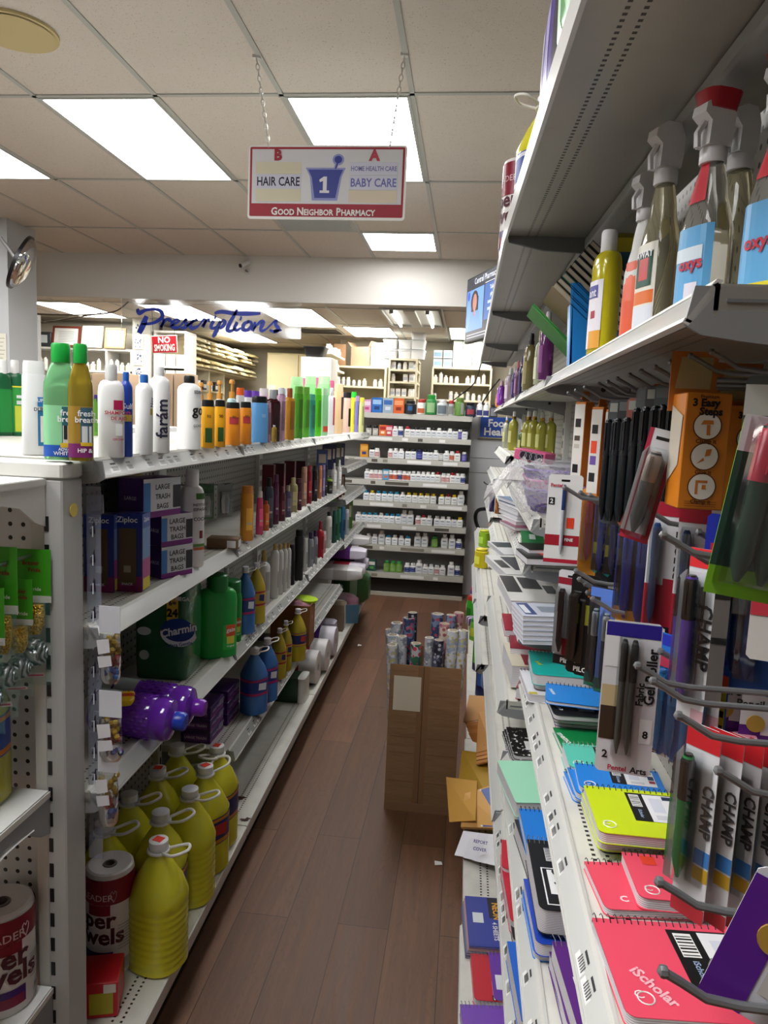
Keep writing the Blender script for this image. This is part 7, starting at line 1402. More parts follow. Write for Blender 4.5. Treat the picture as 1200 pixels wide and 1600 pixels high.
# ---------------------------------------------------------------- pens on hooks east of the aisle
HK = mat('8b8d90', .35, .6)
def hook(tipx, tipy, X, desc, r_=.0032, bend=.018, end=XP):
    """peg hook along X whose raised tip shows at the given photo pixel"""
    p = px(tipx, tipy, X=X); b = B(); L = end-X
    b.tube([(0, 0, 0), (.012, 0, -.006), (bend+.012, 0, -bend*.9), (bend+.035, 0, -bend*1.05), (L, 0, -bend*1.05+.0)], [r_, r_, r_, r_, r_], HK, 8)
    b.lathe([(0, -r_*1.3), (r_*1.2, -r_*.6), (r_*1.35, 0), (r_*1.2, r_*.8), (0, r_*1.3)], HK, 8, (0, 0, 0), 'x')
    b.box(L-.003, L, -.012, .012, -bend*1.05-.012, -bend*1.05+.02, HK)
    tag(ob('peg_hook', b, None, p), desc, 'hook', 'peg hooks of the pen wall'); return p
hs = [(1030, 1378, .17), (1036, 1518, .155), (1116, 1508, .2), (1060, 1118, .2), (996, 1040, .19), (1020, 1064, .195), (1122, 1204, .235), (965, 998, .21), (1032, 1018, .24), (948, 968, .2), (926, 936, .2), (900, 892, .19), (905, 905, .2), (914, 912, .21), (918, 926, .215),
      (882, 762, .17), (907, 770, .2), (922, 774, .215), (940, 778, .22), (957, 781, .225), (988, 788, .23), (1010, 796, .235), (1036, 836, .2), (1060, 850, .22), (1092, 832, .27), (1112, 550, .26), (1079, 556, .25), (1048, 566, .24), (1024, 574, .235), (1002, 580, .23), (984, 586, .225), (965, 592, .22), (950, 597, .22), (936, 600, .22), (914, 605, .2), (900, 610, .195), (888, 614, .19)]
rowsn = ['lowest', 'low', 'middle', 'top']
for i, (x, y, X) in enumerate(hs):
    rr_ = 'lower' if y > 1000 else 'middle' if y > 740 else 'upper'
    hook(x, y, X, ('bare steel peg hook pointing over the large coral notebook' if i == 1 else 'bare steel peg hook crossing the orange-stickered coral notebook' if i == 0 else 'steel peg hook, %s of the %s hook row' % (ORD[i % 20], rr_)), .0034 if y > 740 else .0028)
def pack(xt, yt, X, w_, h_, rz, card, desc, pens=(), head=None, dec=(), txt=(), cat='pen pack', grp='pen packs on the hooks', blister=True, foot=None, th=.0008, bz=.014):
    """carded pack hung by its top: xt, yt = photo pixel of its upper edge middle; pens: (x, r, colour, z0, z1, cap colour)"""
    p = px(xt, yt, X=X); t = thing(cat.replace(' ', '_'), desc, cat, p, rz, grp)
    b = B(); e = .004
    o = [(-w_/2+e, 0), (-w_/2, -e), (-w_/2, -h_+e), (-w_/2+e, -h_), (w_/2-e, -h_), (w_/2, -h_+e), (w_/2, -e), (w_/2-e, 0)]
    b.prism(o, 0, th, mat(card, .35), 'y'); b.box(-.008, .008, -.0003, th+.0003, -.013, -.009, BLACK); ob('card', b, t)
    L = B()
    def q(x0, x1, z0, z1, m, e): L.poly([(x0*w_, -e, -z1*h_), (x1*w_, -e, -z1*h_), (x1*w_, -e, -z0*h_), (x0*w_, -e, -z0*h_)], mat(m, .4))
    if head: q(-.48, .48, .01, .1, head, .0004)
    if foot: q(-.48, .48, .9, .99, foot, .0004)
    for i, (x0, x1, z0, z1, m) in enumerate(dec): q(x0, x1, z0, z1, m, .0005+.0001*i)
    for s_ in txt:
        t_, u, v, size, m, an = s_; ca, sa = math.cos(an), math.sin(an); L.text(t_, lambda x, y: (u*w_+x*ca-y*sa, -.0013, -v*h_+x*sa+y*ca), size, mat(m, .4), .03)
    if L.v: ob('card_print', L.mesh(smooth=False), t)
    for (x, r_, c, z0, z1, cc) in pens:
        k = B().lathe([(r_*.25, -z1*h_), (r_*.75, -z1*h_+.012), (r_, -z1*h_+.02), (r_, -z0*h_-.008), (r_*.8, -z0*h_)], mat(c, .25), 12, (x*w_, -r_-.001, 0))
        pn = ob('pen', k, t)
        k = B().lathe([(r_*1.08, -(z0+(z1-z0)*.35)*h_), (r_*1.08, -z0*h_-.006), (r_*.6, -z0*h_+.002)], mat(cc, .25), 12, (x*w_, -r_-.001, 0)); k.box(x*w_-.0015, x*w_+.0015, -2.4*r_-.001, -1.9*r_-.001, -(z0+(z1-z0)*.3)*h_, -z0*h_-.004, mat(cc, .25))
        ob('pen_cap', k, pn)
    if blister and pens:
        x0 = min(p_[0] for p_ in pens)*w_-pens[0][1]*1.6; x1 = max(p_[0] for p_ in pens)*w_+pens[0][1]*1.6; z0 = min(p_[3] for p_ in pens)*h_-.006; z1 = max(p_[4] for p_ in pens)*h_+.006; D = pens[0][1]*2.6+.002
        ob('blister', B().loft([[(x0, 0, -z), (x0+.002, -D*f, -z), (x1-.002, -D*f, -z), (x1, 0, -z)] for z, f in ((z1, .3), (z1-.008, 1), (z0+.008, 1), (z0, .3))], clear('f6f8f8', .06), False, False, False), t)
    return t
A1 = -1.0
# lowest row: gel pens in front of the notebooks
for i, (x, c) in enumerate(((1098, '1f9a4a'), (1133, 'a34a3a'), (1163, '2f9a4c'), (1196, '3a7fc0'))):
    pack(x+4, 1135+9*i, .245+.0215*i, .036, .2, -.88, 'd9dade', 'red-headed gel pen card, %s' % ('green pen, outermost on its hook', 'rust red pen, second on its hook', 'second green pen, third on its hook', 'blue pen, innermost on its hook')[i], [(-.26, .0066, c, .16, .8, '1b1c20')], None, [(-.5, .5, 0, .12, 'c8242c'), (.05, .5, .62, .7, '3f7fc6'), (.05, .5, .71, .78, 'c09a2c'), (-.5, .5, .92, 1., 'b8323c')], [('CHAMP', .3, .42, .016, '3a3a3e', -1.5708)], grp='red-headed gel pen cards')
# highlighters
for i in range(5):
    pack(1030+23*i, 986+7*i, .262+.009*i, .034, .155, -.85, '1f6cc8', 'blue highlighter pack, %s of the row behind the bare hooks' % ORD[i], [(-.18, .0075, '1d6fb0', .3, .96, '2b84c6')], '1f2fb0', [(.12, .46, .28, .9, 'c2b92c'), (.16, .42, .45, .5, '1c1c1c'), (.16, .42, .56, .61, '1c1c1c'), (.16, .42, .68, .73, '1c1c1c'), (-.5, .5, .18, .28, ('d8502c', 'b0304c')[i % 2])], [('HI-LITER', -.2, .66, .014, '12283c', -1.5708)], cat='highlighter pack', grp='blue highlighter packs')
# fabric gel roller pack, turned to the aisle
pack(992, 972, .215, .066, .195, -.16, 'dfdfe2', 'white gel pen pack with two grey pens and purple header', [(-.14, .0042, '5f605c', .12, .86, '3a3a3c'), (.04, .0042, '5f605c', .12, .86, '3a3a3c')], '2c1f8a', [(-.48, -.22, .1, .3, 'e9e9ea'), (-.48, -.18, .42, .58, 'c9b58a'), (-.48, -.14, .56, .78, '3f2f22'), (.24, .46, .62, .78, 'f2f2f2')], [('Gel Roller', .36, .34, .017, '16161a', 1.5708), ('Fabric', .2, .46, .012, '16161a', 1.5708), ('8', .35, .72, .013, '16161a', 0), ('2', -.34, .88, .014, '16161a', 0), ('Pentel', -.1, .965, .009, 'b8243c', 0), ('Arts', .28, .965, .011, '2a2a2c', 0)], grp='single pen packs')
pack(1046, 1020, .3, .05, .15, -.3, '1c1c1e', 'dark card tucked behind the white gel pen pack', (), None, [(-.4, .4, .7, .95, 'e9e9ea')], [('R', .1, .82, .03, '16161a', 0)], blister=False, grp='single pen packs')
# pencil sharpener cards
def sharp(x, y, X, w_, h_, rz, desc):
    t = pack(x, y, X, w_, h_, rz, '5a1f86', desc, (), None, [(-.5, .5, 0, .34, 'e9e8ec'), (-.2, .5, .3, .42, 'e9e8ec')], [('Pencil Sharpener', .0, .16, .0125, '26262a', 0)], cat='sharpener pack', grp='pencil sharpener packs', blister=False)
    ob('gold_seal', B().lathe([(0, -.0024), (w_*.13, -.0024), (w_*.13, -.0004)], mat('c9a44a', .3, .3), 20, (-w_*.28, 0, -h_*.32), 'y'), t)
    ob('price_sticker', B().box(w_*.3, w_*.48, -.0022, -.0006, -h_*.18, -h_*.05, mat('f0482c', .4)), t)
    ob('sharpener', B().loft([ring(z, .016*f, .012*f, 3, 16) for z, f in ((-h_*.85, .8), (-h_*.8, 1), (-h_*.55, 1), (-h_*.5, .8))], mat('d98a9c', .25)), t, (0, -.013, 0)); return t
sharp(1168, 1056, .33, .075, .13, -.12, 'pencil sharpener card with orange price sticker behind the steel hooks'); sharp(1218, 1078, .36, .075, .13, -.1, 'second pencil sharpener card, cut by the picture edge')
t = pack(1288, 1402, .25, .08, .11, -.35, 'd9dbe4', 'white and purple card hanging askew in the corner, gold seal', (), None, [(-.5, -.14, .14, 1., '5a2090'), (-.5, -.3, .06, .16, '5a2090'), (-.1, .2, .6, .8, 'c9c6c2'), (.0, .16, .05, .12, '3a2a30')], (), cat='sharpener pack', blister=False, grp='pencil sharpener packs')
t.rotation_euler = (0, .28, -.35); ob('gold_seal', B().lathe([(0, -.0024), (.012, -.0024), (.012, -.0004)], mat('c9a44a', .3, .3), 20, (-.012, 0, -.045), 'y'), t)
# middle row
def mid(x, y, X, w_, h_, rz, card, desc, *a, **k): return pack(x, y, X, w_, h_, rz, card, desc, *a, **k)
pack(885, 742, .19, .064, .17, -.12, 'ececea', 'white pen card with red band and orange sticker over the wrapped baskets', [(-.02, .0034, 'b9bcc6', .12, .9, '24386e')], None, [(-.5, .5, .68, .8, 'a81e30'), (-.5, .5, .955, 1., 'b8203a'), (.1, .32, .48, .6, 'f2482c'), (-.46, -.28, .26, .34, '17171a')], [('Pentel', -.25, .12, .009, 'b8243c', 0), ('2', -.37, .3, .012, 'f0f0f0', 0), ('FINE', .2, .73, .008, 'f0f0f0', 0)], grp='single pen packs', blister=False)
mid(931, 764, .25, .05, .17, -.5, 'd98a22', 'orange-backed red marker pack, outermost of two', [(-.1, .0075, 'a82c3c', .14, .82, 'c23c4c')], 'd9922c', [(-.5, .5, .86, 1., 'd98f2a')], grp='orange-backed marker packs')
mid(943, 768, .27, .05, .17, -.5, 'd08420', 'orange-backed red marker pack, behind the outermost', [(-.1, .0075, '8f2434', .14, .82, 'a3303c')], 'c98a2c', [(-.5, .5, .86, 1., 'c98726')], grp='orange-backed marker packs')
for i in range(3): mid(958+20*i, 774+3*i, .255+.014*i, .045, .155, -.7, '1d1e22', 'black and yellow gel pen pack, %s of three' % ORD[i], [(-.22, .0075, '1f2f8a' if i == 0 else '1a2260', .08, .86, '28389c' if i == 0 else '1c2670')], None, [(.02, .44, .12, .5, '8d8f92'), (.04, .4, .56, .64, 'dfe01e'), (-.45, -.1, .55, .68, 'e0d82a')], [('G2', .22, .32, .034, 'e2e22a', -1.5708), ('gel', .22, .75, .018, 'e9e9e9', -1.5708)], grp='black and yellow gel pen packs')
for i in range(2): mid(1000+23*i, 800+4*i, .262+.012*i, .05, .19, -.75, '17171a', 'black card of thick navy retractable pens, %s' % ('outer one', 'inner one')[i], [(-.12, .009, '1f2f8a', .16, .86, '2a3c9c')], None, [(-.5, .5, .02, .1, 'd0852c'), (-.5, .5, .78, 1., 'd38f2a')], [('BIC', .1, .06, .013, '141414', 0)], grp='navy retractable pen cards')
for i in range(2): mid(1056+48*i, 786+10*i, .275+.022*i, .062, .185, -.52, 'dcdce0', 'white and red rolling pen card, %s' % ('facing out with blue pen', 'inner one, mostly hidden')[i], [(-.3, .0052, '25477f', .16, .88, '2c4f88')], None, [(-.5, .1, 0, .1, 'a81c34'), (-.5, .5, .6, .9, 'a5182e'), (-.12, .5, .55, .64, 'a5182e'), (-.5, .5, .9, 1., '121214'), (.1, .44, .78, .86, '22306e')], [('PRECISE', .18, .37, .018, '1a1a1c', 1.5708), ('V5', .36, .18, .022, 'b8243c', 1.5708), ('PILOT', .12, .945, .015, 'f2f2f2', 0)], grp='white and red rolling pen cards')
for i in range(2): mid(1102+24*i, 858+10*i, .27+.018*i, .034, .2, -.88, 'd9dade', 'red-headed gel pen card, %s' % ('lilac and purple pens, outer one', 'dark violet pen, behind the lilac one')[i], [(-.2, .0075, ('6a4cb8', '3a2a86')[i], .16, .86, '17171b')], None, [(-.5, .5, 0, .11, 'd82c34'), (.05, .5, .92, 1., 'c8a0a8')], [('CHAMP', .28, .5, .022, '26262a', -1.5708)], grp='red-headed gel pen cards')
mid(1152, 806, .30, .06, .11, -.45, '1f2fa8', 'blue-headed tab pack with red emblem behind the violet pens', [(-.25, .005, '2f84c0', .5, .98, 'c02c6a'), (0, .005, 'c0306e', .5, .98, 'd8c83a'), (.25, .005, '2b78b4', .5, .98, '2f9ad0')], None, [(-.4, .1, .3, .4, 'c8283c')], [('AVERY', .1, .44, .011, 'f2f2f2', 0)], grp='single pen packs')
mid(1138, 850, .285, .016, .18, -.15, '6f6a66', 'grey-brown card edge hanging beside the violet pens', (), None, [(-.5, .5, .3, .34, '1d1d1d'), (-.5, .5, .58, .62, '1d1d1d')], grp='single pen packs', blister=False)
for i in range(2): mid(1176+24*i, 840+8*i, .32+.01*i, .055, .17, -.6, '1c4f9c', 'dark blue marker card at the picture edge, %s' % ORD[i], [(-.1, .008, '163a72', .1, .9, '163a72')], None, [(.2, .4, .4, .5, 'b9a24a'), (.2, .4, .6, .7, 'b9a24a')], grp='dark blue marker cards')
mid(1222, 918, .31, .05, .075, -.3, 'd8d4d0', 'small card with yellow and magenta print cut by the picture edge', (), None, [(-.5, .5, 0, .4, 'c02c5c'), (-.5, .5, .02, .14, 'd8c82a'), (-.5, 0, .2, .4, 'c83a4a')], grp='single pen packs', blister=False)
# middle lower row farther back
for i, (x, c, cc) in enumerate(((895, '1c1c22', 'd9d9dc'), (917, '17171a', '17171a'), (928, '15233a', '15151a'))): mid(x, 892+6*i, .2+.014*i, .05, .175, -.5, ('d2d2d6', '141416', '1a1c22')[i], ('black and white pen card with red foot by the index cards', 'black card with orange corner mark behind the white-red one', 'dark card of grey pens behind the orange-cornered one')[i], [(-.26, .0065, c, .2, .86, c)], None, [(-.5, .5, .08, .15, '8f1f30'), (-.2, .5, .72, .9, 'a81c30'), (-.5, .5, .9, 1., '121214')] if i == 0 else [(.1, .45, .1, .22, 'd0762c'), (.05, .45, .3, .5, '9c9c2a')], [('PILOT', .1, .95, .012, 'f2f2f2', 0)] if i < 2 else (), grp='black pen cards')
for i in range(4): mid(944+17*i, 918+7*i, .235+.012*i, .045, .17, -.6, '5f7fc8' if i else '2a2a30', 'pen pack with pale blue header, %s of four over the teal notebook' % ORD[i], [(-.15, .006, ('2a3a48', '24405a', '2a4a6c', '33506a')[i], .22, .94, '9aa6ac')], '5b82d8', [(-.5, .5, .86, 1., '2c5a5c')], grp='pale blue-headed pen packs')
# upper row
for i, (x, y, w_) in enumerate(((915, 628, 38), (942, 636, 46), (964, 640, 20))):
    X_ = .225+.02*i; p = px(x, y, X=X_); g = thing('tape_box', 'tall orange and white box hanging at the section joint, %s' % ('farthest from the pen wall', 'middle one with coral sticker', 'innermost, mostly hidden')[i], 'box', p, .55, 'orange and white hanging boxes'); h_ = .165
    ob('box_body', B().box(-.0115, .0115, -.015, .015, -h_, 0, mat('c9772a', .4), .001), g); ob('hang_tab', B().prism([(-.011, 0), (.011, 0), (.008, .02), (-.008, .02)], -.0005, .0005, mat('b9763a', .5), 'y'), g)
    k = B().poly([(-.0121, .0145, -h_*.97), (-.0121, -.0145, -h_*.97), (-.0121, -.0145, -h_*.03), (-.0121, .0145, -h_*.03)], mat('d6d3cc', .4))
    for z0, z1, m in ((.2, .3, '1c1c1e'), (.38, .52, 'e0482c') if i == 1 else (.4, .46, '4a4038'), (.55, .65, '6a4f9c') if i == 1 else (.5, .55, 'b9b4aa'), (.74, .84, '1c1c1e')): k.poly([(-.0125, .01, -h_*z1), (-.0125, -.006, -h_*z1), (-.0125, -.006, -h_*z0), (-.0125, .01, -h_*z0)], mat(m, .4))
    ob('printed_label', k.mesh(smooth=False), g)
for i in range(9):
    x = 966+15*i-(4 if i > 5 else 0); X_ = .225+.009*i
    pack(x, 612-2*i+(14 if i < 3 else 0), X_, .034, .19, -.85, ('3a3e42', '1d2026', '8a4a3c', '4a5050', '15181b', '2c3a3c', '121416', '24302f', '101214')[i], 'long clear pack of dark pens in the upper row, %s from the orange boxes' % ORD[i], [(-.25, .0058, '16181c', .16, .97, '1c1f24'), (.12, .0058, '1a2428', .16, .97, '1c1f24')], None, [(-.4, .4, .02, .09, ('8f938a', '55585a')[i % 2])], grp='long clear packs of dark pens', blister=False)
pack(1040, 672, .235, .036, .14, -.5, 'c9c9cc', 'large grey marker in a red-edged pack leaning out of the upper row', [(0, .0085, '55575c', .2, .92, 'a08f88')], None, [(-.5, -.36, 0, 1., 'a0203a'), (.36, .5, 0, 1., 'a0203a'), (-.5, .5, .93, 1., 'a81e34')], grp='single pen packs').rotation_euler = (0, .2, -.55)
def easy(x, y, X, desc, i):
    p = px(x, y, X=X); k_ = sc(p); w_, h_, d_ = 70*k_, 184*k_, .05; g = thing('glue_box', desc, 'box', p, (0, 0, .02), 'orange three-step boxes')
    OR = mat('d07c1c', .4); ob('box_body', B().box(-w_/2, w_/2, 0, d_, -h_, 0, OR, .0012), g)
    ob('hang_tab', B().box(-w_*.62, w_*.45, d_-.001, d_, -.02, h_*.38, mat('cf8038', .4)).poly([(-w_*.5, d_-.0018, h_*.05), (w_*.3, d_-.0018, h_*.05), (w_*.34, d_-.0018, h_*.33), (-w_*.4, d_-.0018, h_*.33)], mat('c9b98a', .4)), g)
    ob('side_window', B().poly([(-w_/2-.0008, d_*.95, -h_*.8), (-w_/2-.0008, d_*.2, -h_*.62), (-w_/2-.0008, d_*.1, -h_*.2), (-w_/2-.0008, d_*.95, -h_*.1)], mat('cfc5b4', .3)), g)
    L = B(); cr = w_*.29
    for j, z in enumerate((.28, .54, .8)):
        c = -h_*z+.0; L.add([(cr*1.1*math.cos(pi/12*a), -.0008, c+cr*1.1*math.sin(pi/12*a)) for a in range(24)], [list(range(24))], mat('6a3a12', .5)); L.add([(cr*math.cos(pi/12*a), -.001, c+cr*math.sin(pi/12*a)) for a in range(24)], [list(range(24))], mat('ece6dc', .4))
        OC = mat('c9742a', .4)
        if j == 0: L.poly([(-cr*.5, -.0012, c+cr*.1), (cr*.45, -.0012, c+cr*.15), (cr*.4, -.0012, c+cr*.45), (-cr*.3, -.0012, c+cr*.45)], OC); L.poly([(-cr*.02, -.0012, c-cr*.7), (cr*.25, -.0012, c-cr*.7), (cr*.2, -.0012, c+cr*.1), (-cr*.05, -.0012, c+cr*.1)], OC)
        elif j == 1: L.poly([(0, -.0012, c), (cr*.4, -.0012, c+cr*.1), (cr*.5, -.0012, c+cr*.6), (cr*.1, -.0012, c+cr*.55)], OC); L.poly([(-cr*.6, -.0012, c-cr*.6), (0, -.0012, c-cr*.3), (-cr*.1, -.0012, c-cr*.1)], OC)
        else:
            for q in (((-cr*.5, -cr*.6), (-cr*.3, -cr*.6), (-cr*.3, cr*.5), (-cr*.5, cr*.5)), ((-cr*.3, cr*.3), (cr*.4, cr*.3), (cr*.4, cr*.5), (-cr*.3, cr*.5)), ((0, -cr*.2), (cr*.3, -cr*.2), (cr*.3, cr*.15), (0, cr*.15))): L.poly([(a, -.0012, c+b_) for a, b_ in q], OC)
        for t_, z_ in ((('Clamp it', 'Glue it', 'Clamp it')[j], c-cr*1.22),): L.text(t_, lambda a, b_: (a, -.0012, z_+b_), .0065, mat('3a1c0a', .5), .02)
    L.text('Premium', lambda a, b_: (a, -.0012, -h_*.032+b_), .0055, mat('2a1408', .5), .02); L.text('3 Easy', lambda a, b_: (a-w_*.06, -.0012, -h_*.092+b_), .0115, mat('1c0e06', .5), .05); L.text('Steps', lambda a, b_: (a+w_*.05, -.0012, -h_*.165+b_), .0115, mat('1c0e06', .5), .05)
    for z in (.93, .95, .97): L.poly([(-w_*.35, -.0008, -h_*z-.0004), (w_*.35, -.0008, -h_*z-.0004), (w_*.35, -.0008, -h_*z+.0004), (-w_*.35, -.0008, -h_*z+.0004)], mat('8a4a12', .5))
    ob('printed_steps', L.mesh(smooth=False), g)
easy(1110, 614, .265, 'orange three-step box hanging in front of the pens, fully visible', 0); easy(1178, 634, .37, 'orange three-step box behind the first, partly hidden by the red marker pack', 1)
pack(1052, 600, .3, .06, .13, -.4, 'b8743a', 'brown card with navy lettering strip behind the orange boxes', (), None, [(-.5, .5, .6, .8, '22305c')], [('WOOD', 0, .7, .014, 'e6e6e6', 0)], blister=False, grp='single pen packs')
pack(1222, 655, .25, .056, .15, -.05, '6fb02a', 'green-based pack of two thick red and green markers at the picture edge', [(-.14, .0095, '1f3f34', .05, .9, 'c2304a'), (.2, .0095, '1f3f34', .05, .9, 'c2304a')], None, [(-.5, .5, 0, .2, 'd9d9dc'), (-.5, .5, .2, .84, '2a4a3c'), (-.5, .5, .84, 1., '7fbf2a')], grp='single pen packs').rotation_euler = (0, .13, -.05)
pack(1216, 588, .27, .05, .05, -.2, '55575c', 'grey and white hanging card above the red and green markers', (), None, [(-.5, .5, .15, .7, 'e9e9ec')], blister=False, grp='single pen packs')
# ---------------------------------------------------------------- upper shelf: cleaners, binders, mists
def sprayer(x, X, h_, w_, liq, headc, capc, desc, lab, rz=-.9, d=None, clearb=True):
    Y_ = px(x, 420, X=X).y; p = Vector((X, Y_, ZS+.001)); d = d or w_*.6; r_ = w_/2
    b = B().loft([ring(z*h_, f*r_, f*d/2, 3, 28) for z, f in ((0, .94), (.012, 1), (.1, .98), (.3, 1), (.44, .98), (.52, .82), (.58, .66), (.64, .6), (.7, .5), (.73, .42))], liq)
    c = B().lathe([(r_*.44, .73*h_), (r_*.46, .735*h_), (r_*.46, .79*h_), (r_*.4, .8*h_)], headc, 18)
    hd = B().prism([(-r_*.5, .8*h_), (r_*.42, .8*h_), (r_*.5, .86*h_), (r_*.52, .94*h_), (r_*.3, h_), (-r_*.3, h_), (-r_*.7, .97*h_), (-r_*.75, .93*h_), (-r_*.45, .9*h_)], -r_*.34, r_*.34, headc, 'x')
    P = [('body', b.mesh(), None), ('collar', c.mesh(), None), ('trigger_head', hd.mesh(), None)]
    if capc: P.append(('nozzle_cap', B().loft([ring(.955*h_, r_*.45, r_*.62, 3, 14), ring(h_*1.03, r_*.6, r_*.75, 3, 14)], capc).mesh(), 2))
    P.append(('trigger', B().tube([(0, -r_*.5, .9*h_), (0, -r_*.75, .85*h_), (0, -r_*.7, .79*h_)], r_*.12, headc, 7).mesh(), 2))
    L = B()
    def fn(u, z, o): 
        f = 1 if z < .44 else 1-(z-.44)*2.2; q = min(.99, abs(u)); return (u*r_*f, -(d/2*f+o)*(1-q**3)**(1/3), z*h_)
    for i, (z0, z1, u0, u1, m) in enumerate(lab[0]):
        us = [u0+(u1-u0)*j/8 for j in range(9)]; L.loft([[fn(u, z, .0012+.0002*i) for u in us] for z in (z0, (z0+z1)/2, z1)], mat(m, .35), False, False, False)
    for t_, z, size, m, u in lab[1]: L.text(t_, lambda a, b_: fn(u+a/r_, z+b_/h_, .0026), size, mat(m, .4), .03)
    P.append(('label', L.mesh(smooth=False), 0))
    return put('spray_bottle', P, p, rz, label=desc, cat='spray bottle')
LQ = mat('f3ecc8', .03, 0, .82, .3, None, 1.12); LQ2 = mat('f6f6f0', .03, 0, .88, .3, None, 1.12); HW = mat('e2e2e4', .3)
sprayer(1028, .255, .298, .07, LQ, HW, None, 'clear spray bottle of pale liquid with round green emblem', ([(.04, .46, -.75, .75, 'e6e4d6'), (.18, .24, -.7, .7, 'e0702c'), (.05, .17, -.7, .7, 'dfe4ee'), (.26, .42, -.55, .55, '1f4f40'), (.29, .39, -.32, .32, 'c23a3a')], [('AWAY', .41, .014, 'f0f0f0', 0)]), -1.25)
sprayer(1002, .25, .262, .06, mat('d9d9d6', .4), HW, None, 'white spray bottle with orange front half hidden behind the clear one', ([(.05, .5, -.9, .9, 'e0562c')], []), -1.2)
sprayer(1098, .27, .262, .068, LQ2, HW, mat('b01c2c', .35), 'clear spray bottle with red nozzle cap, blue and yellow label', ([(.03, .45, -.9, .9, '5fa9dc'), (.03, .12, -.9, .9, 'e3d42a'), (.3, .36, -.9, .6, 'd6e6f0'), (.1, .2, -.1, .5, 'e6e2ee'), (.56, .74, -.8, .5, 'c8283a')], [('oxys', .27, .02, 'c0243c', .1)]), -1.15)
sprayer(1140, .315, .272, .066, LQ, HW, None, 'clear spray bottle of pale liquid standing behind the red-capped one', ([(.04, .4, -.6, .6, 'd9d6c4')], []), -1.0)
sprayer(1206, .3, .245, .066, LQ2, HW, mat('b01c2c', .35), 'spray bottle with blue label cut by the picture edge', ([(.03, .45, -.9, .9, '5fa9dc'), (.03, .12, -.9, .9, 'e3d42a'), (.55, .74, -.8, .6, 'c8283a')], [('oxys', .27, .02, 'c0243c', .0)]), -1.1)
Y_ = px(948, 430, X=.222).y; put('soap_bottle', bottle('oval', .212, .064, .042, mat('cfc21e', .12, 0, .15, .3), mat('e6e6e8', .35), [(.06, .6, -.7, .8, mat('e6e3ea', .4)), (.06, .2, -.2, .8, mat('e0a03c', .4)), (.3, .36, -.1, .35, mat('a8243c', .4)), (.46, .56, -.5, .5, mat('4a4a9c', .4))], [('ant', .5, .02, mat('e6e6f0'), 0)], 24, .0135), (.222, Y_, ZS+.001), -1.3, label='yellow dish soap bottle with white cap at the aisle edge', cat='bottle')
g = thing('box', 'yellow and teal box standing at the back behind the soap bottle', 'box', (.315, px(985, 430, X=.315).y, ZS+.001), 0); ob('box_body', B().box(-.05, .05, -.02, .02, 0, .275, mat('b8ac2c', .35), .012), g); ob('front_panel', B().box(-.045, .045, -.0215, -.0202, .03, .235, mat('1f4f5c', .35), .0005), g); ob('side_panel', B().box(-.0515, -.0502, -.018, .018, .1, .2, mat('8f9296', .4)), g)
# leaning notebooks, binder, folder
for i in range(9):
    u = i*.0135; cx, cz = .225+u*.62, ZS+.098+u*.78
    g = thing('notebook', 'slanted marbled book in the leaning stack, %s from the bottom' % ORD[i], 'notebook', (cx, 1.56, cz), (0, .72, 0), 'leaning books on the upper shelf'); th = .0115
    c = ('8f7d5c', '1c2a26', '1f5a4a', '17171a', '1a1a1c', '1f2f2c', '17171a', '20201f', '17171a')[i]
    ob('pages', B().box(-.093, .093, .001, .19, .001, th-.001, mat('b3aa98', .7)), g); ob('cover', B().box(-.095, .095, 0, .192, 0, .0016, mat(c, .4)).box(-.095, .095, 0, .192, th-.0016, th, mat(c, .4)), g); ob('spine', B().box(.0935, .0965, 0, .192, 0, th, mat('2f6a64' if i < 2 else '17171a', .5)), g)
g = thing('binder', 'bright blue binder leaning on the upper shelf under the slanted books', 'binder', (.2, 1.56, ZS+.001), (0, -.05, 0)); ob('cover', B().prism([(0, 0), (.105, 0), (.105, .055), (.045, .135), (.018, .168), (.004, .168)], 0, .04, mat('2280d0', .3), 'y'), g); ob('spine', B().box(-.001, .004, 0, .04, 0, .168, mat('3a94e0', .3)), g)
g = thing('folder', 'green folder corner jutting out over the blue binder', 'folder', (.19, 1.75, ZS+.15), (0, .75, 0)); ob('cover', B().box(-.045, .13, 0, .16, -.04, -.037, mat('4a9a4a', .5)).box(-.045, .13, 0, .16, -.036, -.033, mat('3f8f42', .5)), g)
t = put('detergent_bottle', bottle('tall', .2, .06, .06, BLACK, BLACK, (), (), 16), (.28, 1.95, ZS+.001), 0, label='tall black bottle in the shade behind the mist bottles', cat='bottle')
MI = [(853, .196, .14, .036, '6a2f6c', 'd9d2da', 'b9933c', 'plum body mist with gold collar, biggest of its row'), (843, .2, .125, .026, 'c9d0b0', 'c9b58a', None, 'pale green slim bottle beside the plum mist'), (829, .2, .15, .042, '8f8454', '17171a', None, 'gold patterned bottle with black cap'), (823, .195, .13, .02, 'b9b2a6', 'b9b2a6', None, 'slim champagne bottle beside the gold patterned one'), (818, .205, .12, .026, '26235c', '3a3780', None, 'ink blue mist bottle'), (811, .2, .12, .024, '8a5a86', 'c86a84', None, 'mauve tube with rose cap'), (806, .195, .11, .022, '4a3f7c', 'e0dce6', None, 'violet tube with white cap'),
      (800, .21, .14, .05, 'b39fb0', 'e6e6ea', None, 'frosted lilac mist with big white sprayer'), (797, .235, .15, .03, '42307c', '42307c', None, 'deep purple bottle behind the frosted lilac one'), (787, .196, .12, .05, '7a2f9c', 'c9a0b4', None, 'bright purple mist bottle'), (779, .2, .09, .04, 'd98a3a', 'd9b03a', None, 'small amber bottle at the far end of the mists')]
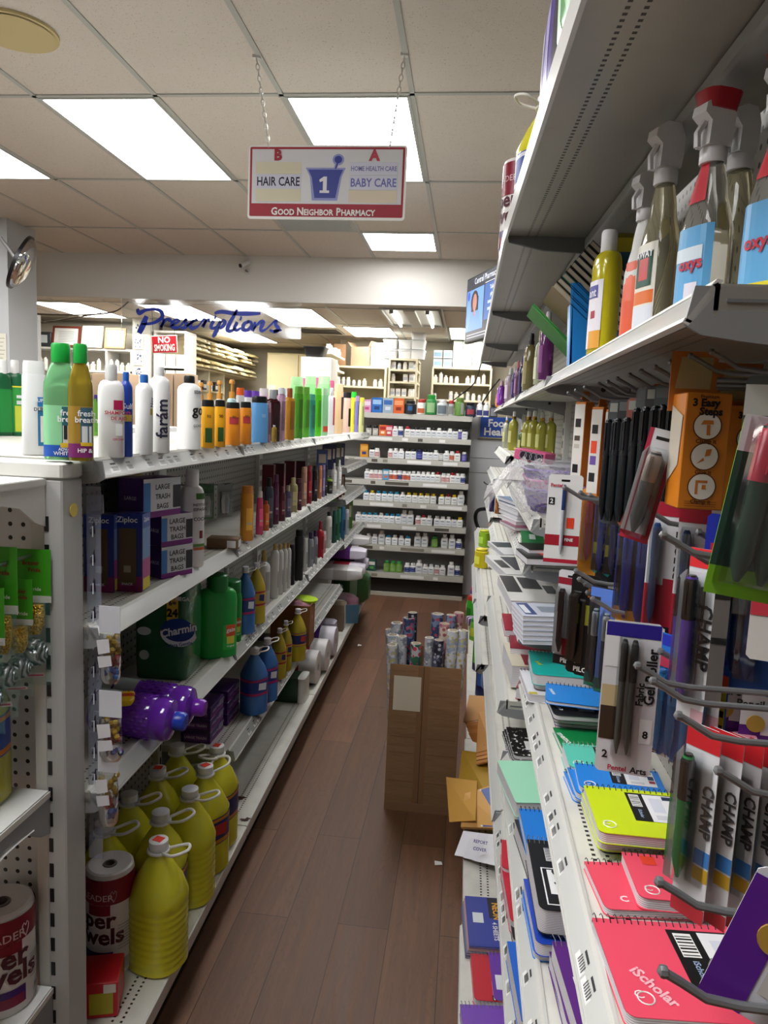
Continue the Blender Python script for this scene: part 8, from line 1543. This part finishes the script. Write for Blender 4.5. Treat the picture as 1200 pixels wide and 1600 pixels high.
for x, X, h_, w_, c, cc, bd, d in MI:
    Y_ = min(5.2, px(x, 560, X=X).y); h_ *= 1.28; w_ *= 1.2; put('mist_bottle', bottle('mist', h_, w_, w_*.9, mat(c, .12, 0, .3, .3), mat(cc, .35), [(.1, .5, -.6, .6, mat(tuple(min(1, v+.12) for v in [int(c[i:i+2], 16)/255 for i in (0, 2, 4)]), .35))], (), 16, None, None, mat(bd, .25, .8) if bd else None), (X, Y_, ZS+.001), -1.2, label=d+' on the upper shelf', cat='bottle', group='body mists on the upper shelf')
# on top of the canopy
def onc(x, X): return Vector((X, px(x, 200, X=X).y, ZK+.013))
Yk = 1.66; q = px(800, 320, Y=Yk); towelroll((.112, 2.15, ZK+.001), .055, .26, -.9, 'paper towel roll on top of the canopy, its edge over the shelf lip')
put('cleaner_jug', jugparts(.3, .12, mat('d3cc2a', .16, 0, .1, .35), ('24408c', 'c8c8d0', 'd9dde6'), 'e6e6e8', False, .02), (.138, 1.84, ZK+.001), pi+.3, label='yellow jug with white handle on top of the canopy', cat='jug')
put('trash_bag_pack', softpack(.11, .3, .22, '3f2a80', [(.06, .18, '26222e'), (.3, .5, '8f86b8'), (.6, .7, 'c9c4d8')]), (.145, 1.3, ZK+.012), .0, label='purple striped soft pack on top of the canopy', cat='soft pack')
put('trash_bag_pack', softpack(.12, .3, .22, '2f8f3a', [(.2, .45, '8fc09a'), (.6, .8, 'bfe0c4')]), (.145, .98, ZK+.012), .0, label='shiny green soft pack on top of the canopy nearest the camera', cat='soft pack')
# ---------------------------------------------------------------- far lower goods east of the aisle
FR = [('detergent_bottle', 'oval', 748, 1050, 24, 62, .171, '1a2450', '2a8a4a', 'navy detergent bottle with green cap on the bottom deck', [(.2, .7, -.5, .5, '5fd03a')]), ('detergent_bottle', 'oval', 752, 1090, 22, 60, .171, '1b2350', '1b2350', 'navy detergent bottle closer to the envelopes', [(.3, .7, -.4, .4, '3a6ab0')]), ('cleaner_bottle', 'flip', 735, 978, 18, 46, .171, '3fa82c', 'b8342c', 'bright green cleaner bottle on the far bottom deck', [(.2, .6, -.5, .5, '2c7a24')]), ('cleaner_bottle', 'flip', 742, 1002, 20, 34, .171, '6fb03a', '2f8f3a', 'lime green bottle nearer on the far bottom deck', [(.2, .6, -.5, .5, 'c9d23a')]),
      ('cleaner_bottle', 'flip', 738, 955, 12, 38, .171, '7a3a8f', 'b83a5c', 'small purple and red bottle far along the bottom deck', [(.3, .7, -.5, .5, 'd9d4da')])]
for nm, kd, x, y, w_, h_, z, c, cc, d, lb in FR: good(nm, kd, x, y, w_, h_, z, mat(c, .3), cc, lb, (), d, 'bottle', rz=-.8, n=16, dr=.7)
put('wipes_pack', softpack(.14, .2, .09, '25306c', [(.3, .6, '6f86b8')]), px(754, 1082, Z=.2)+Vector((.06, .0, .02)), .3, label='navy soft pack crumpled behind the brown envelope', cat='wipes pack')
for i, (x, y, z, w_, h_, c, cc, d) in enumerate(((770, 831, .752, 15, 24, 'e0762c', 'e8862c', 'orange tub by the far section price rail'), (751, 888, .712, 24, 30, 'e0cf2a', 'e6d63a', 'yellow pack at the far shelf edge'), (756, 855, .752, 20, 26, '8fb82a', 'c9d23a', 'lime bottle behind the yellow pack'), (777, 851, .752, 12, 36, '2f7fb8', '1f5f3a', 'blue and green can beside the price rail'), (786, 838, .752, 12, 30, 'b8743c', '8a4a2a', 'brown bottle under the far shelf'), (768, 800, .98, 9, 30, '2a1f4c', '17171a', 'dark slim bottle by the black hose'), (777, 803, .98, 10, 28, '7a4a1c', '3a1f10', 'amber slim bottle by the black hose'))):
    good('cleaner_bottle', 'can', x, y, w_, h_, z, mat(c, .3), cc, [(.2, .6, -.5, .5, mat(tuple(min(1, v+.2) for v in [int(c[i_:i_+2], 16)/255 for i_ in (0, 2, 4)]), .4))], (), d, 'bottle', rz=-.9, n=14, dr=.8)
for i, (x, y, z, c, d) in enumerate(((748, 926, .5, 'e6e8ea', 'white and blue soft box'), (750, 950, .5, 'dfe3e6', 'white soft box with blue corner'), (756, 975, .5, 'e3e4e4', 'plain white box'))):
    p = px(x, y, Z=z); put('tissue_box', carton(.13, .11, .1, mat(c, .4), [('f', -.04, .0, .05, .09, mat('7fb4d8', .4)), ('f', -.05, .05, .01, .03, mat('b9c4cc', .4))], ()), (p.x+.045, p.y+.05, z+.001), 0, label=d+', %s along the far lower shelf' % ORD[i], cat='box', group='white boxes on the far lower shelf')
for i in range(4): put('candy_pack', softpack(.05, .1, .05, ('b8243c', 'd9d4da', 'a32c4c', '6a3a8f')[i], [(.2, .35, 'e9e6e8'), (.55, .7, 'e9e6e8')]), (.085, 5.0-.17*i, .2+.052*(i % 2)), .3, label='red and white striped pack on the far bottom deck, %s from the rack' % ORD[i], cat='pack', group='striped packs far along the bottom deck')
put('sorter_box', [('box_body', B().box(-.02, .1, -.06, .06, 0, .19, mat('9ea0a3', .4), .003).mesh(), None), ('printed_mark', B().box(-.0212, -.0202, -.04, .04, .07, .08, mat('7d7f82')).mesh(), 0)], px(764, 968, Z=.51)+Vector((.025, .0, .001)), 0, label='tall grey box at the section joint of the lower shelves', cat='box')
flush()
